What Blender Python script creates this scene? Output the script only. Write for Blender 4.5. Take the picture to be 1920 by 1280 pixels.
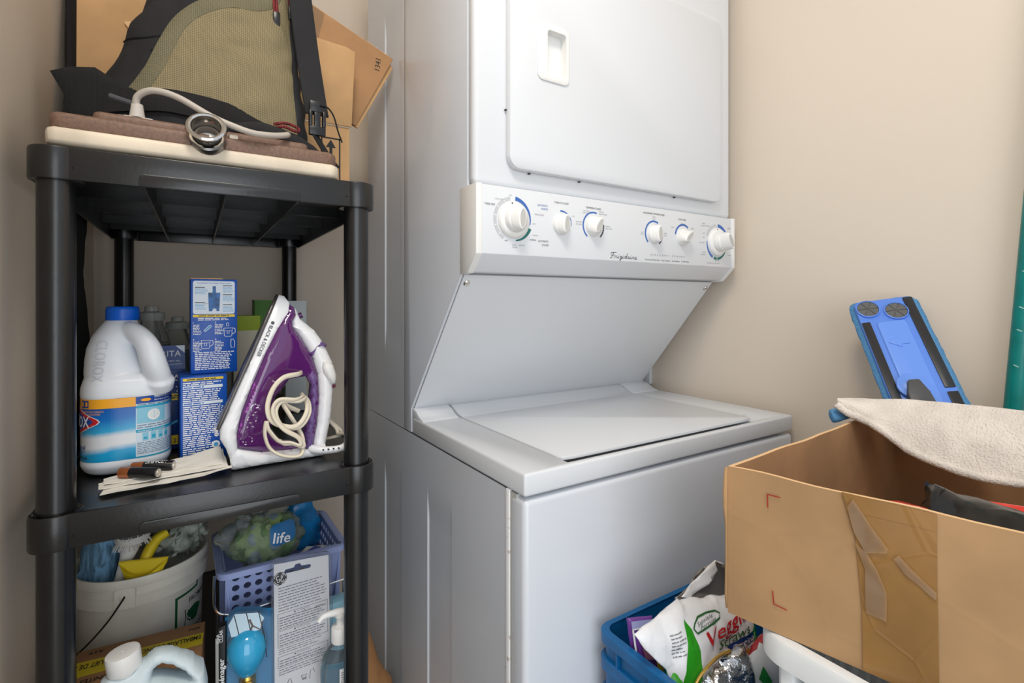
import bpy, bmesh, math, random
from mathutils import Vector, Matrix, noise
from mathutils.bvhtree import BVHTree

for o in list(bpy.data.objects):
    bpy.data.objects.remove(o, do_unlink=True)
sc = bpy.context.scene
col = sc.collection
R = math.radians
V = Vector
random.seed(7)

# ------------------------------------------------------------------ camera, world, lights, exposure
cam_d = bpy.data.cameras.new('camera')
cam_d.sensor_width = 36.0
cam_d.lens = 18.017
cam_d.shift_y = -0.03986
cam_d.clip_start = 0.02
cam = bpy.data.objects.new('camera', cam_d)
cam.location = (0, 0, 1.12)
cam.rotation_euler = (R(90), 0, -0.5731)
col.objects.link(cam)
sc.camera = cam

wd = bpy.data.worlds.new('world')
wd.use_nodes = True
wd.node_tree.nodes['Background'].inputs[0].default_value = (0.86, 0.93, 1.0, 1)
wd.node_tree.nodes['Background'].inputs[1].default_value = 0.95
sc.world = wd


def area(name, loc, aim, size, power, color, shape='RECTANGLE', size_y=None):
    d = bpy.data.lights.new(name, 'AREA')
    d.shape = shape
    d.size = size
    if size_y:
        d.size_y = size_y
    d.energy = power
    d.color = color
    o = bpy.data.objects.new(name, d)
    o.location = loc
    o.rotation_euler = (V(aim) - V(loc)).to_track_quat('-Z', 'Y').to_euler()
    col.objects.link(o)
    return o


area('doorway_daylight', (-0.22, -1.30, 1.02), (0.02, 0.9, 0.85), 1.2, 17.0, (0.93, 0.965, 1.0), size_y=1.95)
area('ceiling_lamp', (-0.04, 0.02, 2.36), (0.30, 0.50, 0.6), 0.45, 12.0, (1.0, 0.92, 0.82), 'DISK')

sc.view_settings.view_transform = 'Standard'
sc.view_settings.look = 'None'
sc.view_settings.gamma = 1.0
sc.view_settings.use_curve_mapping = False
sc.view_settings.exposure = 0.0


# ------------------------------------------------------------------ materials
def lin(c):
    out = []
    for x in c[:3]:
        x = x / 255.0
        out.append(x / 12.92 if x <= 0.04045 else ((x + 0.055) / 1.055) ** 2.4)
    return (out[0], out[1], out[2], 1.0)


def mat(name, c, rough=0.5, metal=0.0, trans=0.0, ior=1.45, alpha=1.0, bump=None, var=None, spec=0.5, coat=0.0, sub=0.0, stretch=None, c2=None):
    m = bpy.data.materials.new(name)
    m.use_nodes = True
    nt = m.node_tree
    b = nt.nodes['Principled BSDF']
    b.inputs['Base Color'].default_value = lin(c)
    b.inputs['Roughness'].default_value = rough
    b.inputs['Metallic'].default_value = metal
    b.inputs['IOR'].default_value = ior
    b.inputs['Specular IOR Level'].default_value = spec
    b.inputs['Transmission Weight'].default_value = trans
    b.inputs['Alpha'].default_value = alpha
    b.inputs['Coat Weight'].default_value = coat
    b.inputs['Coat Roughness'].default_value = 0.1
    if sub:
        b.inputs['Subsurface Weight'].default_value = sub
        b.inputs['Subsurface Radius'].default_value = (0.02, 0.02, 0.02)
    tc = None
    if bump or var:
        tc = nt.nodes.new('ShaderNodeTexCoord')
        mp = nt.nodes.new('ShaderNodeMapping')
        nt.links.new(tc.outputs['Object'], mp.inputs[0])
        if stretch:
            mp.inputs['Scale'].default_value = stretch
    if bump:
        n = nt.nodes.new('ShaderNodeTexNoise')
        n.inputs['Scale'].default_value = bump[0]
        n.inputs['Detail'].default_value = 4
        bp = nt.nodes.new('ShaderNodeBump')
        bp.inputs['Strength'].default_value = bump[1]
        bp.inputs['Distance'].default_value = bump[2] if len(bump) > 2 else 0.002
        nt.links.new(mp.outputs[0], n.inputs['Vector'])
        nt.links.new(n.outputs['Fac'], bp.inputs['Height'])
        nt.links.new(bp.outputs[0], b.inputs['Normal'])
    if var:
        n = nt.nodes.new('ShaderNodeTexNoise')
        n.inputs['Scale'].default_value = var[0]
        n.inputs['Detail'].default_value = 5
        mx = nt.nodes.new('ShaderNodeMix')
        mx.data_type = 'RGBA'
        k = 1 - var[1]
        mx.inputs[6].default_value = lin(c)
        mx.inputs[7].default_value = lin(c2) if c2 else lin([x * k for x in c])
        cr = nt.nodes.new('ShaderNodeValToRGB')
        cr.color_ramp.elements[0].position = 0.38
        cr.color_ramp.elements[1].position = 0.66
        nt.links.new(mp.outputs[0], n.inputs['Vector'])
        nt.links.new(n.outputs['Fac'], cr.inputs[0])
        nt.links.new(cr.outputs[0], mx.inputs[0])
        nt.links.new(mx.outputs[2], b.inputs['Base Color'])
    return m


def mat_weave(name, c, scale, rough=0.8, strength=0.5, contrast=0.35):
    m = mat(name, c, rough)
    nt = m.node_tree
    b = nt.nodes['Principled BSDF']
    tc = nt.nodes.new('ShaderNodeTexCoord')
    w1 = nt.nodes.new('ShaderNodeTexWave')
    w2 = nt.nodes.new('ShaderNodeTexWave')
    w1.bands_direction = 'X'
    w2.bands_direction = 'Z'
    mul = nt.nodes.new('ShaderNodeMath')
    mul.operation = 'MULTIPLY'
    for w in (w1, w2):
        w.inputs['Scale'].default_value = scale
        nt.links.new(tc.outputs['Object'], w.inputs['Vector'])
    nt.links.new(w1.outputs['Fac'], mul.inputs[0])
    nt.links.new(w2.outputs['Fac'], mul.inputs[1])
    bp = nt.nodes.new('ShaderNodeBump')
    bp.inputs['Strength'].default_value = strength
    bp.inputs['Distance'].default_value = 0.001
    nt.links.new(mul.outputs[0], bp.inputs['Height'])
    nt.links.new(bp.outputs[0], b.inputs['Normal'])
    mx = nt.nodes.new('ShaderNodeMix')
    mx.data_type = 'RGBA'
    mx.inputs[6].default_value = lin([x * (1 - contrast) for x in c])
    mx.inputs[7].default_value = lin(c)
    nt.links.new(mul.outputs[0], mx.inputs[0])
    nt.links.new(mx.outputs[2], b.inputs['Base Color'])
    return m


M = {}
M['wall'] = mat('beige_wall_paint', (221, 208, 192), 0.5, bump=(160, 0.12, 0.001))
M['ceiling'] = mat('ceiling_paint', (236, 232, 224), 0.7)
M['floor'] = mat('floor_tile', (176, 166, 152), 0.4, var=(3, 0.15))
M['enamel'] = mat('white_enamel', (212, 216, 223), 0.22, coat=0.3)
M['wplast'] = mat('white_appliance_plastic', (219, 222, 226), 0.3)
M['knobw'] = mat('white_knob_plastic', (234, 234, 232), 0.28)
M['gray_in'] = mat('grey_inlay', (190, 190, 186), 0.5)
M['dark'] = mat('dark_gap', (30, 30, 32), 0.8)
M['rust'] = mat('white_enamel_with_rust', (228, 229, 231), 0.35, var=(70, 0, ), c2=(150, 120, 80))
M['rust'].node_tree.nodes['Color Ramp'].color_ramp.elements[0].position = 0.60
M['rust'].node_tree.nodes['Color Ramp'].color_ramp.elements[1].position = 0.70
M['chrome'] = mat('chrome', (205, 203, 200), 0.12, 1.0)
M['steel'] = mat('steel', (150, 150, 150), 0.3, 1.0)
M['ink'] = mat('dark_grey_ink', (70, 72, 78), 0.6)
M['inkl'] = mat('light_grey_ink', (150, 152, 158), 0.6)
M['black'] = mat('black_ink', (18, 18, 20), 0.5)
M['blueink'] = mat('blue_ink', (62, 105, 180), 0.5)
M['tealink'] = mat('teal_ink', (32, 110, 105), 0.5)
M['greyink'] = mat('grey_ink', (196, 197, 200), 0.5)
M['white'] = mat('white_print', (240, 240, 240), 0.5)
M['resin'] = mat('black_resin', (21, 22, 24), 0.28, bump=(240, 0.22, 0.0005), var=(18, 0.3), spec=0.7)
M['card'] = mat('brown_cardboard', (181, 143, 101), 0.8, bump=(22, 0.10, 0.003), var=(9, 0.10))
M['card2'] = mat('tan_cardboard', (202, 160, 112), 0.8, bump=(40, 0.12, 0.002), var=(9, 0.1))
M['cardd'] = mat('darker_cardboard', (174, 132, 92), 0.85, bump=(40, 0.15, 0.002), var=(8, 0.14))
M['cardp'] = mat('peeled_cardboard', (226, 186, 138), 0.9, bump=(60, 0.3, 0.001))
M['tape'] = mat('brown_packing_tape', (158, 116, 64), 0.14, bump=(18, 0.25, 0.003), var=(10, 0.15))
M['tapec'] = mat('clear_loose_tape', (226, 200, 165), 0.05, trans=0.8, ior=1.35, bump=(40, 0.5, 0.003))
M['red'] = mat('red_ink', (165, 52, 40), 0.6)


def add_creases(m, scale, strength):
    nt = m.node_tree
    b = nt.nodes['Principled BSDF']
    old = b.inputs['Normal'].links[0].from_socket
    tc = nt.nodes.new('ShaderNodeTexCoord')
    vo = nt.nodes.new('ShaderNodeTexVoronoi')
    vo.feature = 'DISTANCE_TO_EDGE'
    vo.inputs['Scale'].default_value = scale
    mr = nt.nodes.new('ShaderNodeMapRange')
    mr.inputs['From Max'].default_value = 0.03
    bp = nt.nodes.new('ShaderNodeBump')
    bp.inputs['Strength'].default_value = strength
    bp.inputs['Distance'].default_value = 0.002
    bp.invert = True
    nt.links.new(tc.outputs['Object'], vo.inputs['Vector'])
    nt.links.new(vo.outputs['Distance'], mr.inputs['Value'])
    nt.links.new(mr.outputs[0], bp.inputs['Height'])
    nt.links.new(old, bp.inputs['Normal'])
    nt.links.new(bp.outputs[0], b.inputs['Normal'])


add_creases(M['card'], 7, 0.07)
add_creases(M['tape'], 14, 0.15)
# ------------------------------------------------------------------ mesh helpers
def box(bm, x0, x1, y0, y1, z0, z1, mi=0, bev=0.0, seg=2):
    b = bmesh.new()
    bmesh.ops.create_cube(b, size=1)
    for v in b.verts:
        v.co = V(((x0 + x1) / 2 + v.co.x * (x1 - x0), (y0 + y1) / 2 + v.co.y * (y1 - y0), (z0 + z1) / 2 + v.co.z * (z1 - z0)))
    if bev:
        bmesh.ops.bevel(b, geom=b.edges[:], offset=bev, segments=seg, profile=0.5, affect='EDGES')
    merge(bm, b, mi)


def merge(bm, b, mi=None, mtx=None):
    mp = {}
    for v in b.verts:
        mp[v] = bm.verts.new(mtx @ v.co if mtx else v.co)
    for f in b.faces:
        try:
            nf = bm.faces.new([mp[v] for v in f.verts])
            nf.material_index = f.material_index if mi is None else mi
        except ValueError:
            pass
    b.free()


def frames(pts, closed=False):
    n = len(pts)
    T = []
    for i in range(n):
        a = pts[i - 1] if (i > 0 or closed) else pts[i]
        c = pts[(i + 1) % n] if (i < n - 1 or closed) else pts[i]
        t = (c - a)
        T.append(t.normalized() if t.length > 1e-9 else V((0, 0, 1)))
    up = V((0, 0, 1)) if abs(T[0].z) < 0.9 else V((1, 0, 0))
    N = [(up - T[0] * up.dot(T[0])).normalized()]
    for i in range(1, n):
        v = N[-1] - T[i] * N[-1].dot(T[i])
        N.append(v.normalized() if v.length > 1e-9 else N[-1])
    return T, N


def smooth_path(pts, per=6, closed=False):
    pts = [V(p) for p in pts]
    n = len(pts)
    out = []
    rng = n if closed else n - 1
    for i in range(rng):
        p0 = pts[i - 1] if (i > 0 or closed) else pts[i]
        p1 = pts[i]
        p2 = pts[(i + 1) % n]
        p3 = pts[(i + 2) % n] if (i + 2 < n or closed) else p2
        for k in range(per):
            t = k / per
            out.append(0.5 * ((2 * p1) + (p2 - p0) * t + (2 * p0 - 5 * p1 + 4 * p2 - p3) * t * t + (3 * p1 - p0 - 3 * p2 + p3) * t ** 3))
    if not closed:
        out.append(pts[-1])
    return out


def tube(bm, pts, r, n=10, mi=0, closed=False, cap=True, sx=1.0, sy=1.0):
    pts = [V(p) for p in pts]
    T, N = frames(pts, closed)
    rr = r if isinstance(r, (list, tuple)) else [r] * len(pts)
    rings = []
    for p, t, nn, q in zip(pts, T, N, rr):
        bn = t.cross(nn)
        rings.append([bm.verts.new(p + nn * math.cos(2 * math.pi * k / n) * q * sx + bn * math.sin(2 * math.pi * k / n) * q * sy) for k in range(n)])
    skin(bm, rings, mi, closed, cap)


def skin(bm, rings, mi=0, closed=False, cap=True):
    n = len(rings[0])
    L = len(rings)
    for i in range(L if closed else L - 1):
        a, b = rings[i], rings[(i + 1) % L]
        for k in range(n):
            f = bm.faces.new([a[k], a[(k + 1) % n], b[(k + 1) % n], b[k]])
            f.material_index = mi
    if cap and not closed:
        for r, rev in ((rings[0], True), (rings[-1], False)):
            try:
                f = bm.faces.new(list(reversed(r)) if rev else r)
                f.material_index = mi
            except ValueError:
                pass


def loft(bm, rings, mi=0, cap=True, closed=False):
    skin(bm, [[bm.verts.new(V(p)) for p in r] for r in rings], mi, closed, cap)


def lathe(bm, prof, n=32, c=(0, 0, 0), mi=0, axis=None, cap=True, rib=0):
    c = V(c)
    az = V(axis).normalized() if axis else V((0, 0, 1))
    ax = az.orthogonal().normalized() if axis else V((1, 0, 0))
    ay = az.cross(ax)
    rings = []
    for r, z in prof:
        ring = []
        for k in range(n):
            q = r + (rib if k % 2 else 0)
            a = 2 * math.pi * k / n
            ring.append(bm.verts.new(c + az * z + ax * math.cos(a) * q + ay * math.sin(a) * q))
        rings.append(ring)
    skin(bm, rings, mi, False, cap)


def prism(bm, poly, d0, d1, place, mi=0, bev=0.0):
    """place(x, y, d) -> Vector"""
    b = bmesh.new()
    a = [b.verts.new(place(x, y, d0)) for x, y in poly]
    c = [b.verts.new(place(x, y, d1)) for x, y in poly]
    n = len(poly)
    b.faces.new(a)
    b.faces.new(c[::-1])
    for i in range(n):
        b.faces.new([a[(i + 1) % n], a[i], c[i], c[(i + 1) % n]])
    bmesh.ops.recalc_face_normals(b, faces=b.faces[:])
    if bev:
        bmesh.ops.bevel(b, geom=b.edges[:], offset=bev, segments=2, profile=0.5, affect='EDGES')
    merge(bm, b, mi)


def rrect(x0, x1, y0, y1, r, n=5):
    out = []
    for cx, cy, a0 in ((x1 - r, y1 - r, 0), (x0 + r, y1 - r, 90), (x0 + r, y0 + r, 180), (x1 - r, y0 + r, 270)):
        for k in range(n + 1):
            a = R(a0 + 90 * k / n)
            out.append((cx + r * math.cos(a), cy + r * math.sin(a)))
    return out


def segdist(px, py, loop):
    best = 1e9
    n = len(loop)
    for i in range(n):
        ax, ay = loop[i]
        bx, by = loop[(i + 1) % n]
        dx, dy = bx - ax, by - ay
        L = dx * dx + dy * dy
        t = 0 if L == 0 else max(0, min(1, ((px - ax) * dx + (py - ay) * dy) / L))
        d = math.hypot(px - ax - t * dx, py - ay - t * dy)
        if d < best:
            best = d
    return best


def flatmesh(poly, holes=(), step=0.01):
    b = bmesh.new()
    for loop in [poly] + list(holes):
        vs = [b.verts.new((x, y, 0)) for x, y in loop]
        for i in range(len(vs)):
            b.edges.new((vs[i], vs[(i + 1) % len(vs)]))
    bmesh.ops.triangle_fill(b, use_beauty=True, use_dissolve=False, edges=b.edges[:])
    xs = [v.co.x for v in b.verts]
    ys = [v.co.y for v in b.verts]
    for axis, lo, hi in ((0, min(xs), max(xs)), (1, min(ys), max(ys))):
        n = int((hi - lo) / step)
        for k in range(1, n + 1):
            co = [0, 0, 0]
            co[axis] = lo + (hi - lo) * k / (n + 1)
            no = [0, 0, 0]
            no[axis] = 1
            bmesh.ops.bisect_plane(b, geom=b.verts[:] + b.edges[:] + b.faces[:], plane_co=co, plane_no=no, dist=1e-6)
    return b


def inflate(bm, poly, wfn, place, holes=(), step=0.008, mi=0):
    """a closed solid from a 2D outline: half thickness wfn(x, y, distance to edge), place(x, y, w)"""
    b = flatmesh(poly, holes, step)
    loops = [poly] + list(holes)
    out = bmesh.new()
    F, B = {}, {}
    for v in b.verts:
        d = min(segdist(v.co.x, v.co.y, l) for l in loops)
        w = wfn(v.co.x, v.co.y, d)
        F[v] = out.verts.new(place(v.co.x, v.co.y, w))
        B[v] = out.verts.new(place(v.co.x, v.co.y, -w))
    for f in b.faces:
        vs = f.verts[:]
        out.faces.new([F[v] for v in vs])
        out.faces.new([B[v] for v in reversed(vs)])
    for e in b.edges:
        if len(e.link_faces) == 1:
            a, c = e.verts
            out.faces.new([F[a], F[c], B[c], B[a]])
    b.free()
    bmesh.ops.recalc_face_normals(out, faces=out.faces[:])
    merge(bm, out, mi)


def rnd(W, r, mn=0.0):
    def f(x, y, d):
        t = min(1.0, d / r)
        return max(mn, W * math.sqrt(max(0.0, 1 - (1 - t) ** 2)))
    return f


def evalmods(bm, mods):
    me = bpy.data.meshes.new('tmp')
    bm.to_mesh(me)
    bm.free()
    ob = bpy.data.objects.new('tmp', me)
    col.objects.link(ob)
    for kind, kw in mods:
        m = ob.modifiers.new(kind, kind)
        for k, v in kw.items():
            setattr(m, k, v)
    dg = bpy.context.evaluated_depsgraph_get()
    m2 = bpy.data.meshes.new_from_object(ob.evaluated_get(dg))
    out = bmesh.new()
    out.from_mesh(m2)
    bpy.data.objects.remove(ob, do_unlink=True)
    bpy.data.meshes.remove(me)
    bpy.data.meshes.remove(m2)
    for f in out.faces:
        f.material_index = 0
    return out


def fuse(bm, voxel, smooth=5):
    bmesh.ops.recalc_face_normals(bm, faces=bm.faces[:])
    return evalmods(bm, [('REMESH', dict(mode='VOXEL', voxel_size=voxel)), ('SMOOTH', dict(factor=0.5, iterations=smooth))])


def difference(b, cut):
    for q in (b, cut):
        bmesh.ops.recalc_face_normals(q, faces=q.faces[:])
    me = bpy.data.meshes.new('cut')
    cut.to_mesh(me)
    cut.free()
    co = bpy.data.objects.new('cut', me)
    col.objects.link(co)
    out = evalmods(b, [('BOOLEAN', dict(operation='DIFFERENCE', object=co, solver='EXACT'))])
    bpy.data.objects.remove(co, do_unlink=True)
    return out


def fold_noise(bm, amp, scale, seed=0, amp2=0.0, scale2=1):
    o = V((seed * 3.1, seed * 1.7, seed))
    bm.normal_update()
    moves = []
    for v in bm.verts:
        d = noise.noise(v.co * scale + o) * amp
        if amp2:
            d += (abs(noise.noise(v.co * scale2 + o * 2)) - 0.25) * amp2
        moves.append((v, v.normal * d))
    for v, d in moves:
        v.co += d


def caster(bm, d=(0, 1, 0), back=0.6):
    """projects plane points along d onto the surface of bm"""
    tree = BVHTree.FromBMesh(bm)
    d = V(d).normalized()

    def f(p, lift):
        hit, nor, i, dist = tree.ray_cast(V(p) - d * back, d)
        if hit is None:
            hit, nor, i, dist = tree.find_nearest(V(p))
        if nor.dot(d) > 0:
            nor = -nor
        return hit + nor * lift
    return f


RM = {}


def obj(name, bm, mats, parent=None, sharp=35, local=False, smooth=True):
    if not isinstance(mats, (list, tuple)):
        mats = [mats]
    me = bpy.data.meshes.new(name)
    root = parent
    if parent is not None and not local:
        bm.transform(RM[parent.name].inverted())
    bm.normal_update()
    bm.to_mesh(me)
    bm.free()
    for m in mats:
        me.materials.append(m)
    if smooth:
        me.polygons.foreach_set('use_smooth', [True] * len(me.polygons))
        me.set_sharp_from_angle(angle=R(sharp))
    o = bpy.data.objects.new(name, me)
    col.objects.link(o)
    if parent is not None:
        o.parent = parent
        RM[o.name] = RM[parent.name]
    return o


def tag(o, label, cat, group=None, kind=None):
    if label:
        o['label'] = label
    if cat:
        o['category'] = cat
    if group:
        o['group'] = group
    if kind:
        o['kind'] = kind
    return o


def thing(name, label, cat, loc, rz=0.0, group=None):
    o = bpy.data.objects.new(name, None)
    o.empty_display_size = 0.05
    o.location = loc
    o.rotation_euler = (0, 0, rz)
    col.objects.link(o)
    RM[o.name] = Matrix.Translation(V(loc)) @ Matrix.Rotation(rz, 4, 'Z')
    return tag(o, label, cat, group)


def solo(name, bm, mats, label, cat, loc, group=None, kind=None, sharp=35):
    """a thing that is one mesh, origin at its base"""
    bm.transform(Matrix.Translation(-V(loc)))
    o = obj(name, bm, mats, sharp=sharp)
    o.location = loc
    RM[o.name] = Matrix.Translation(V(loc))
    return tag(o, label, cat, group, kind)


def struct(name, bm, m):
    o = obj(name, bm, m)
    o['kind'] = 'structure'
    RM[o.name] = Matrix.Identity(4)
    return o


def dup(root, loc, rz, label, group=None):
    r = root.copy()
    col.objects.link(r)
    r.location = loc
    r.rotation_euler = (0, 0, rz)
    r['label'] = label
    if group:
        r['group'] = group
    for ch in list(root.children):
        c = ch.copy()
        col.objects.link(c)
        c.parent = r
        for g in ch.children:
            d = g.copy()
            col.objects.link(d)
            d.parent = c
    return r


# ------------------------------------------------------------------ printing: flat marks laid on a surface
_tc = {}


def text_geo(s, shear=0.0, bold=0.0, res=2):
    k = (s, shear, bold, res)
    if k not in _tc:
        cu = bpy.data.curves.new('t', 'FONT')
        cu.body = s
        cu.size = 1
        cu.resolution_u = res
        cu.shear = shear
        cu.offset = bold
        ob = bpy.data.objects.new('t', cu)
        me = ob.to_mesh()
        vs = [(v.co.x, v.co.y) for v in me.vertices]
        fs = [tuple(p.vertices) for p in me.polygons]
        ob.to_mesh_clear()
        bpy.data.objects.remove(ob)
        bpy.data.curves.remove(cu)
        _tc[k] = (vs, fs)
    return _tc[k]


def frame(o, ex, ey):
    o, ex, ey = V(o), V(ex).normalized(), V(ey).normalized()
    n = ex.cross(ey)
    return lambda x, y, l: o + ex * x + ey * y + n * l


class Ink:
    def __init__(self, fn, step=None):
        self.fn, self.bm, self.step = fn, bmesh.new(), step

    def face(self, pts, mi, l):
        try:
            f = self.bm.faces.new([self.bm.verts.new(self.fn(x, y, l)) for x, y in pts])
            f.material_index = mi
        except ValueError:
            pass

    def rect(self, x0, x1, y0, y1, mi=0, l=0.0004):
        if self.step:
            nx = max(1, int(abs(x1 - x0) / self.step + 0.99))
            ny = max(1, int(abs(y1 - y0) / self.step + 0.99))
            g = [[self.bm.verts.new(self.fn(x0 + (x1 - x0) * i / nx, y0 + (y1 - y0) * j / ny, l)) for i in range(nx + 1)] for j in range(ny + 1)]
            for j in range(ny):
                for i in range(nx):
                    self.bm.faces.new([g[j][i], g[j][i + 1], g[j + 1][i + 1], g[j + 1][i]]).material_index = mi
        else:
            self.face([(x0, y0), (x1, y0), (x1, y1), (x0, y1)], mi, l)

    def poly(self, pts, mi=0, l=0.0004):
        if self.step:
            b = flatmesh(pts, (), self.step)
            mp = {v: self.bm.verts.new(self.fn(v.co.x, v.co.y, l)) for v in b.verts}
            for f in b.faces:
                self.bm.faces.new([mp[v] for v in f.verts]).material_index = mi
            b.free()
        else:
            self.face(pts, mi, l)

    def arc(self, cx, cy, r0, r1, a0, a1, mi=0, l=0.0004, n=16, taper=None):
        prev = None
        for k in range(n + 1):
            t = k / n
            a = R(a0 + (a1 - a0) * t)
            ro = r1 if taper is None else r0 + (r1 - r0) * (taper[0] + (taper[1] - taper[0]) * t)
            p = [(cx + r0 * math.cos(a), cy + r0 * math.sin(a)), (cx + ro * math.cos(a), cy + ro * math.sin(a))]
            if prev:
                self.face([prev[0], prev[1], p[1], p[0]], mi, l)
            prev = p

    def disc(self, cx, cy, r, mi=0, l=0.0004, n=20, ry=None):
        ry = ry or r
        self.face([(cx + r * math.cos(2 * math.pi * k / n), cy + ry * math.sin(2 * math.pi * k / n)) for k in range(n)], mi, l)

    def text(self, s, x, y, size, mi=0, l=0.0006, align='l', shear=0.0, bold=0.0, rot=0.0, width=None, res=2, squeeze=1.0):
        vs, fs = text_geo(s, shear, bold, res)
        if not vs:
            return
        x0 = min(v[0] for v in vs)
        x1 = max(v[0] for v in vs)
        sx = size * squeeze
        if width:
            sx = width / (x1 - x0)
        off = {'l': -x0, 'c': -(x0 + x1) / 2, 'r': -x1}[align]
        ca, sa = math.cos(R(rot)), math.sin(R(rot))
        vv = []
        for a, b in vs:
            px, py = (a + off) * sx, b * size
            vv.append(self.bm.verts.new(self.fn(x + px * ca - py * sa, y + px * sa + py * ca, l)))
        for f in fs:
            try:
                self.bm.faces.new([vv[i] for i in f]).material_index = mi
            except ValueError:
                pass

    def stroke(self, pts, w, mi=0, l=0.0005):
        n = len(pts)
        L, Rr = [], []
        for i in range(n):
            a = pts[max(0, i - 1)]
            c = pts[min(n - 1, i + 1)]
            dx, dy = c[0] - a[0], c[1] - a[1]
            q = math.hypot(dx, dy) or 1
            nx, ny = -dy / q * w / 2, dx / q * w / 2
            L.append(self.bm.verts.new(self.fn(pts[i][0] + nx, pts[i][1] + ny, l)))
            Rr.append(self.bm.verts.new(self.fn(pts[i][0] - nx, pts[i][1] - ny, l)))
        for i in range(n - 1):
            try:
                self.bm.faces.new([L[i], Rr[i], Rr[i + 1], L[i + 1]]).material_index = mi
            except ValueError:
                pass

    def lines(self, x0, x1, y0, y1, rows, mi=0, l=0.0005, fill=0.5, seed=1, ragged=0.3, word=0.012):
        """lines of print too small to read"""
        rg = random.Random(seed)
        dy = (y1 - y0) / rows
        for r in range(rows):
            y = y1 - (r + 1) * dy + dy * (1 - fill) / 2
            x = x0
            end = x1 - (x1 - x0) * ragged * rg.random()
            while x < end:
                w = word * rg.uniform(0.25, 1.0)
                self.rect(x, min(x + w, end), y, y + dy * fill, mi, l)
                x += w + word * 0.12

    def done(self, name, mats, parent, local=False, label=None):
        o = obj(name, self.bm, mats, parent, local=local, smooth=False)
        if label:
            o['label'] = label
        return o


# ------------------------------------------------------------------ the room
b = bmesh.new(); box(b, -1.6, 1.215, -2.2, 1.6, -0.05, 0.0); struct('floor', b, M['floor'])
b = bmesh.new(); box(b, -0.30, 1.215, -0.25, 1.6, 2.44, 2.49); struct('ceiling', b, M['ceiling'])
b = bmesh.new(); box(b, -0.268, 1.215, 1.5, 1.6, 0, 2.44); struct('wall_back', b, M['wall'])
b = bmesh.new(); box(b, -0.268, -0.168, 0.22, 1.5, 0, 2.44); struct('wall_left', b, M['wall'])
b = bmesh.new(); box(b, 1.115, 1.215, -0.7, 1.5, 0, 2.44); struct('wall_right', b, M['wall'])
# ------------------------------------------------------------------ stacked washer and dryer
X0, X1 = 0.401, 1.087
wd_root = thing('washer_dryer', 'white stacked washer and dryer unit filling the closet between the black shelf and the wall', 'washer dryer', (0.744, 0.95, 0))
EN = M['enamel']


def sstep(t):
    t = max(0, min(1, t))
    return t * t * (3 - 2 * t)


def chan_panel(bm, X, y0, y1, z0, z1, chans, depth, mi=0):
    ys = {y0, y1}
    zs = {z0, z1}
    for ya, yb, za, zb in chans:
        for d in (-0.012, -0.003, -0.0014, -0.0005, 0.0005, 0.0014, 0.003, 0.012):
            ys.add(ya + d); ys.add(yb + d)
        for d in (0.0006, 0.004):
            zs.add(min(z1, zb + d)); zs.add(max(z0, za - d))
        for k in range(9):
            zs.add(min(z1, max(z0, zb - 0.07 + 0.07 * k / 8))); zs.add(min(z1, max(z0, za + 0.07 * k / 8)))
    ys = sorted(y for y in ys if y0 <= y <= y1)
    zs = sorted(z for z in zs if z0 <= z <= z1)
    g = []
    for y in ys:
        row = []
        for z in zs:
            d = 0
            for ya, yb, za, zb in chans:
                q = sstep((y - ya + 0.0014) / 0.0028) * sstep((yb + 0.0014 - y) / 0.0028) * sstep((zb - z) / 0.07)
                if za > z0:
                    q *= sstep((z - za) / 0.07)
                d += depth * q
            row.append(bm.verts.new((X + d, y, z)))
        g.append(row)
    for i in range(len(ys) - 1):
        for j in range(len(zs) - 1):
            bm.faces.new([g[i][j], g[i][j + 1], g[i + 1][j + 1], g[i + 1][j]]).material_index = mi


# washer cabinet
b = bmesh.new()
box(b, X0 + 0.008, X1, 0.634, 1.30, 0.012, 0.843)
obj('washer_cabinet', b, EN, wd_root)
b = bmesh.new()
chan_panel(b, X0, 0.640, 1.30, 0.012, 0.845, [(1.066, 1.170, 0.012, 0.76), (0.820, 0.923, 0.012, 0.765)], 0.0028)
obj('washer_side_panel', b, EN, wd_root)
b = bmesh.new()
box(b, X0 - 0.001, X0 + 0.012, 0.6285, 0.6405, 0.012, 0.845, bev=0.003)
obj('cabinet_edge', b, M['rust'], wd_root)['label'] = 'white cabinet edge with rust flecks'
b = bmesh.new()
box(b, X0 + 0.0015, X1 - 0.001, 0.612, 0.636, 0.02, 0.843)
obj('seam_gap', b, M['gray_in'], wd_root)
b = bmesh.new()
box(b, X0, X1, 0.589, 0.6275, 0.012, 0.8405, bev=0.009, seg=4)
obj('washer_front_panel', b, EN, wd_root)
b = bmesh.new()
box(b, X0 + 0.01, X1 - 0.01, 0.64, 1.28, 0.0, 0.012)
obj('plinth', b, M['dark'], wd_root)

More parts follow.
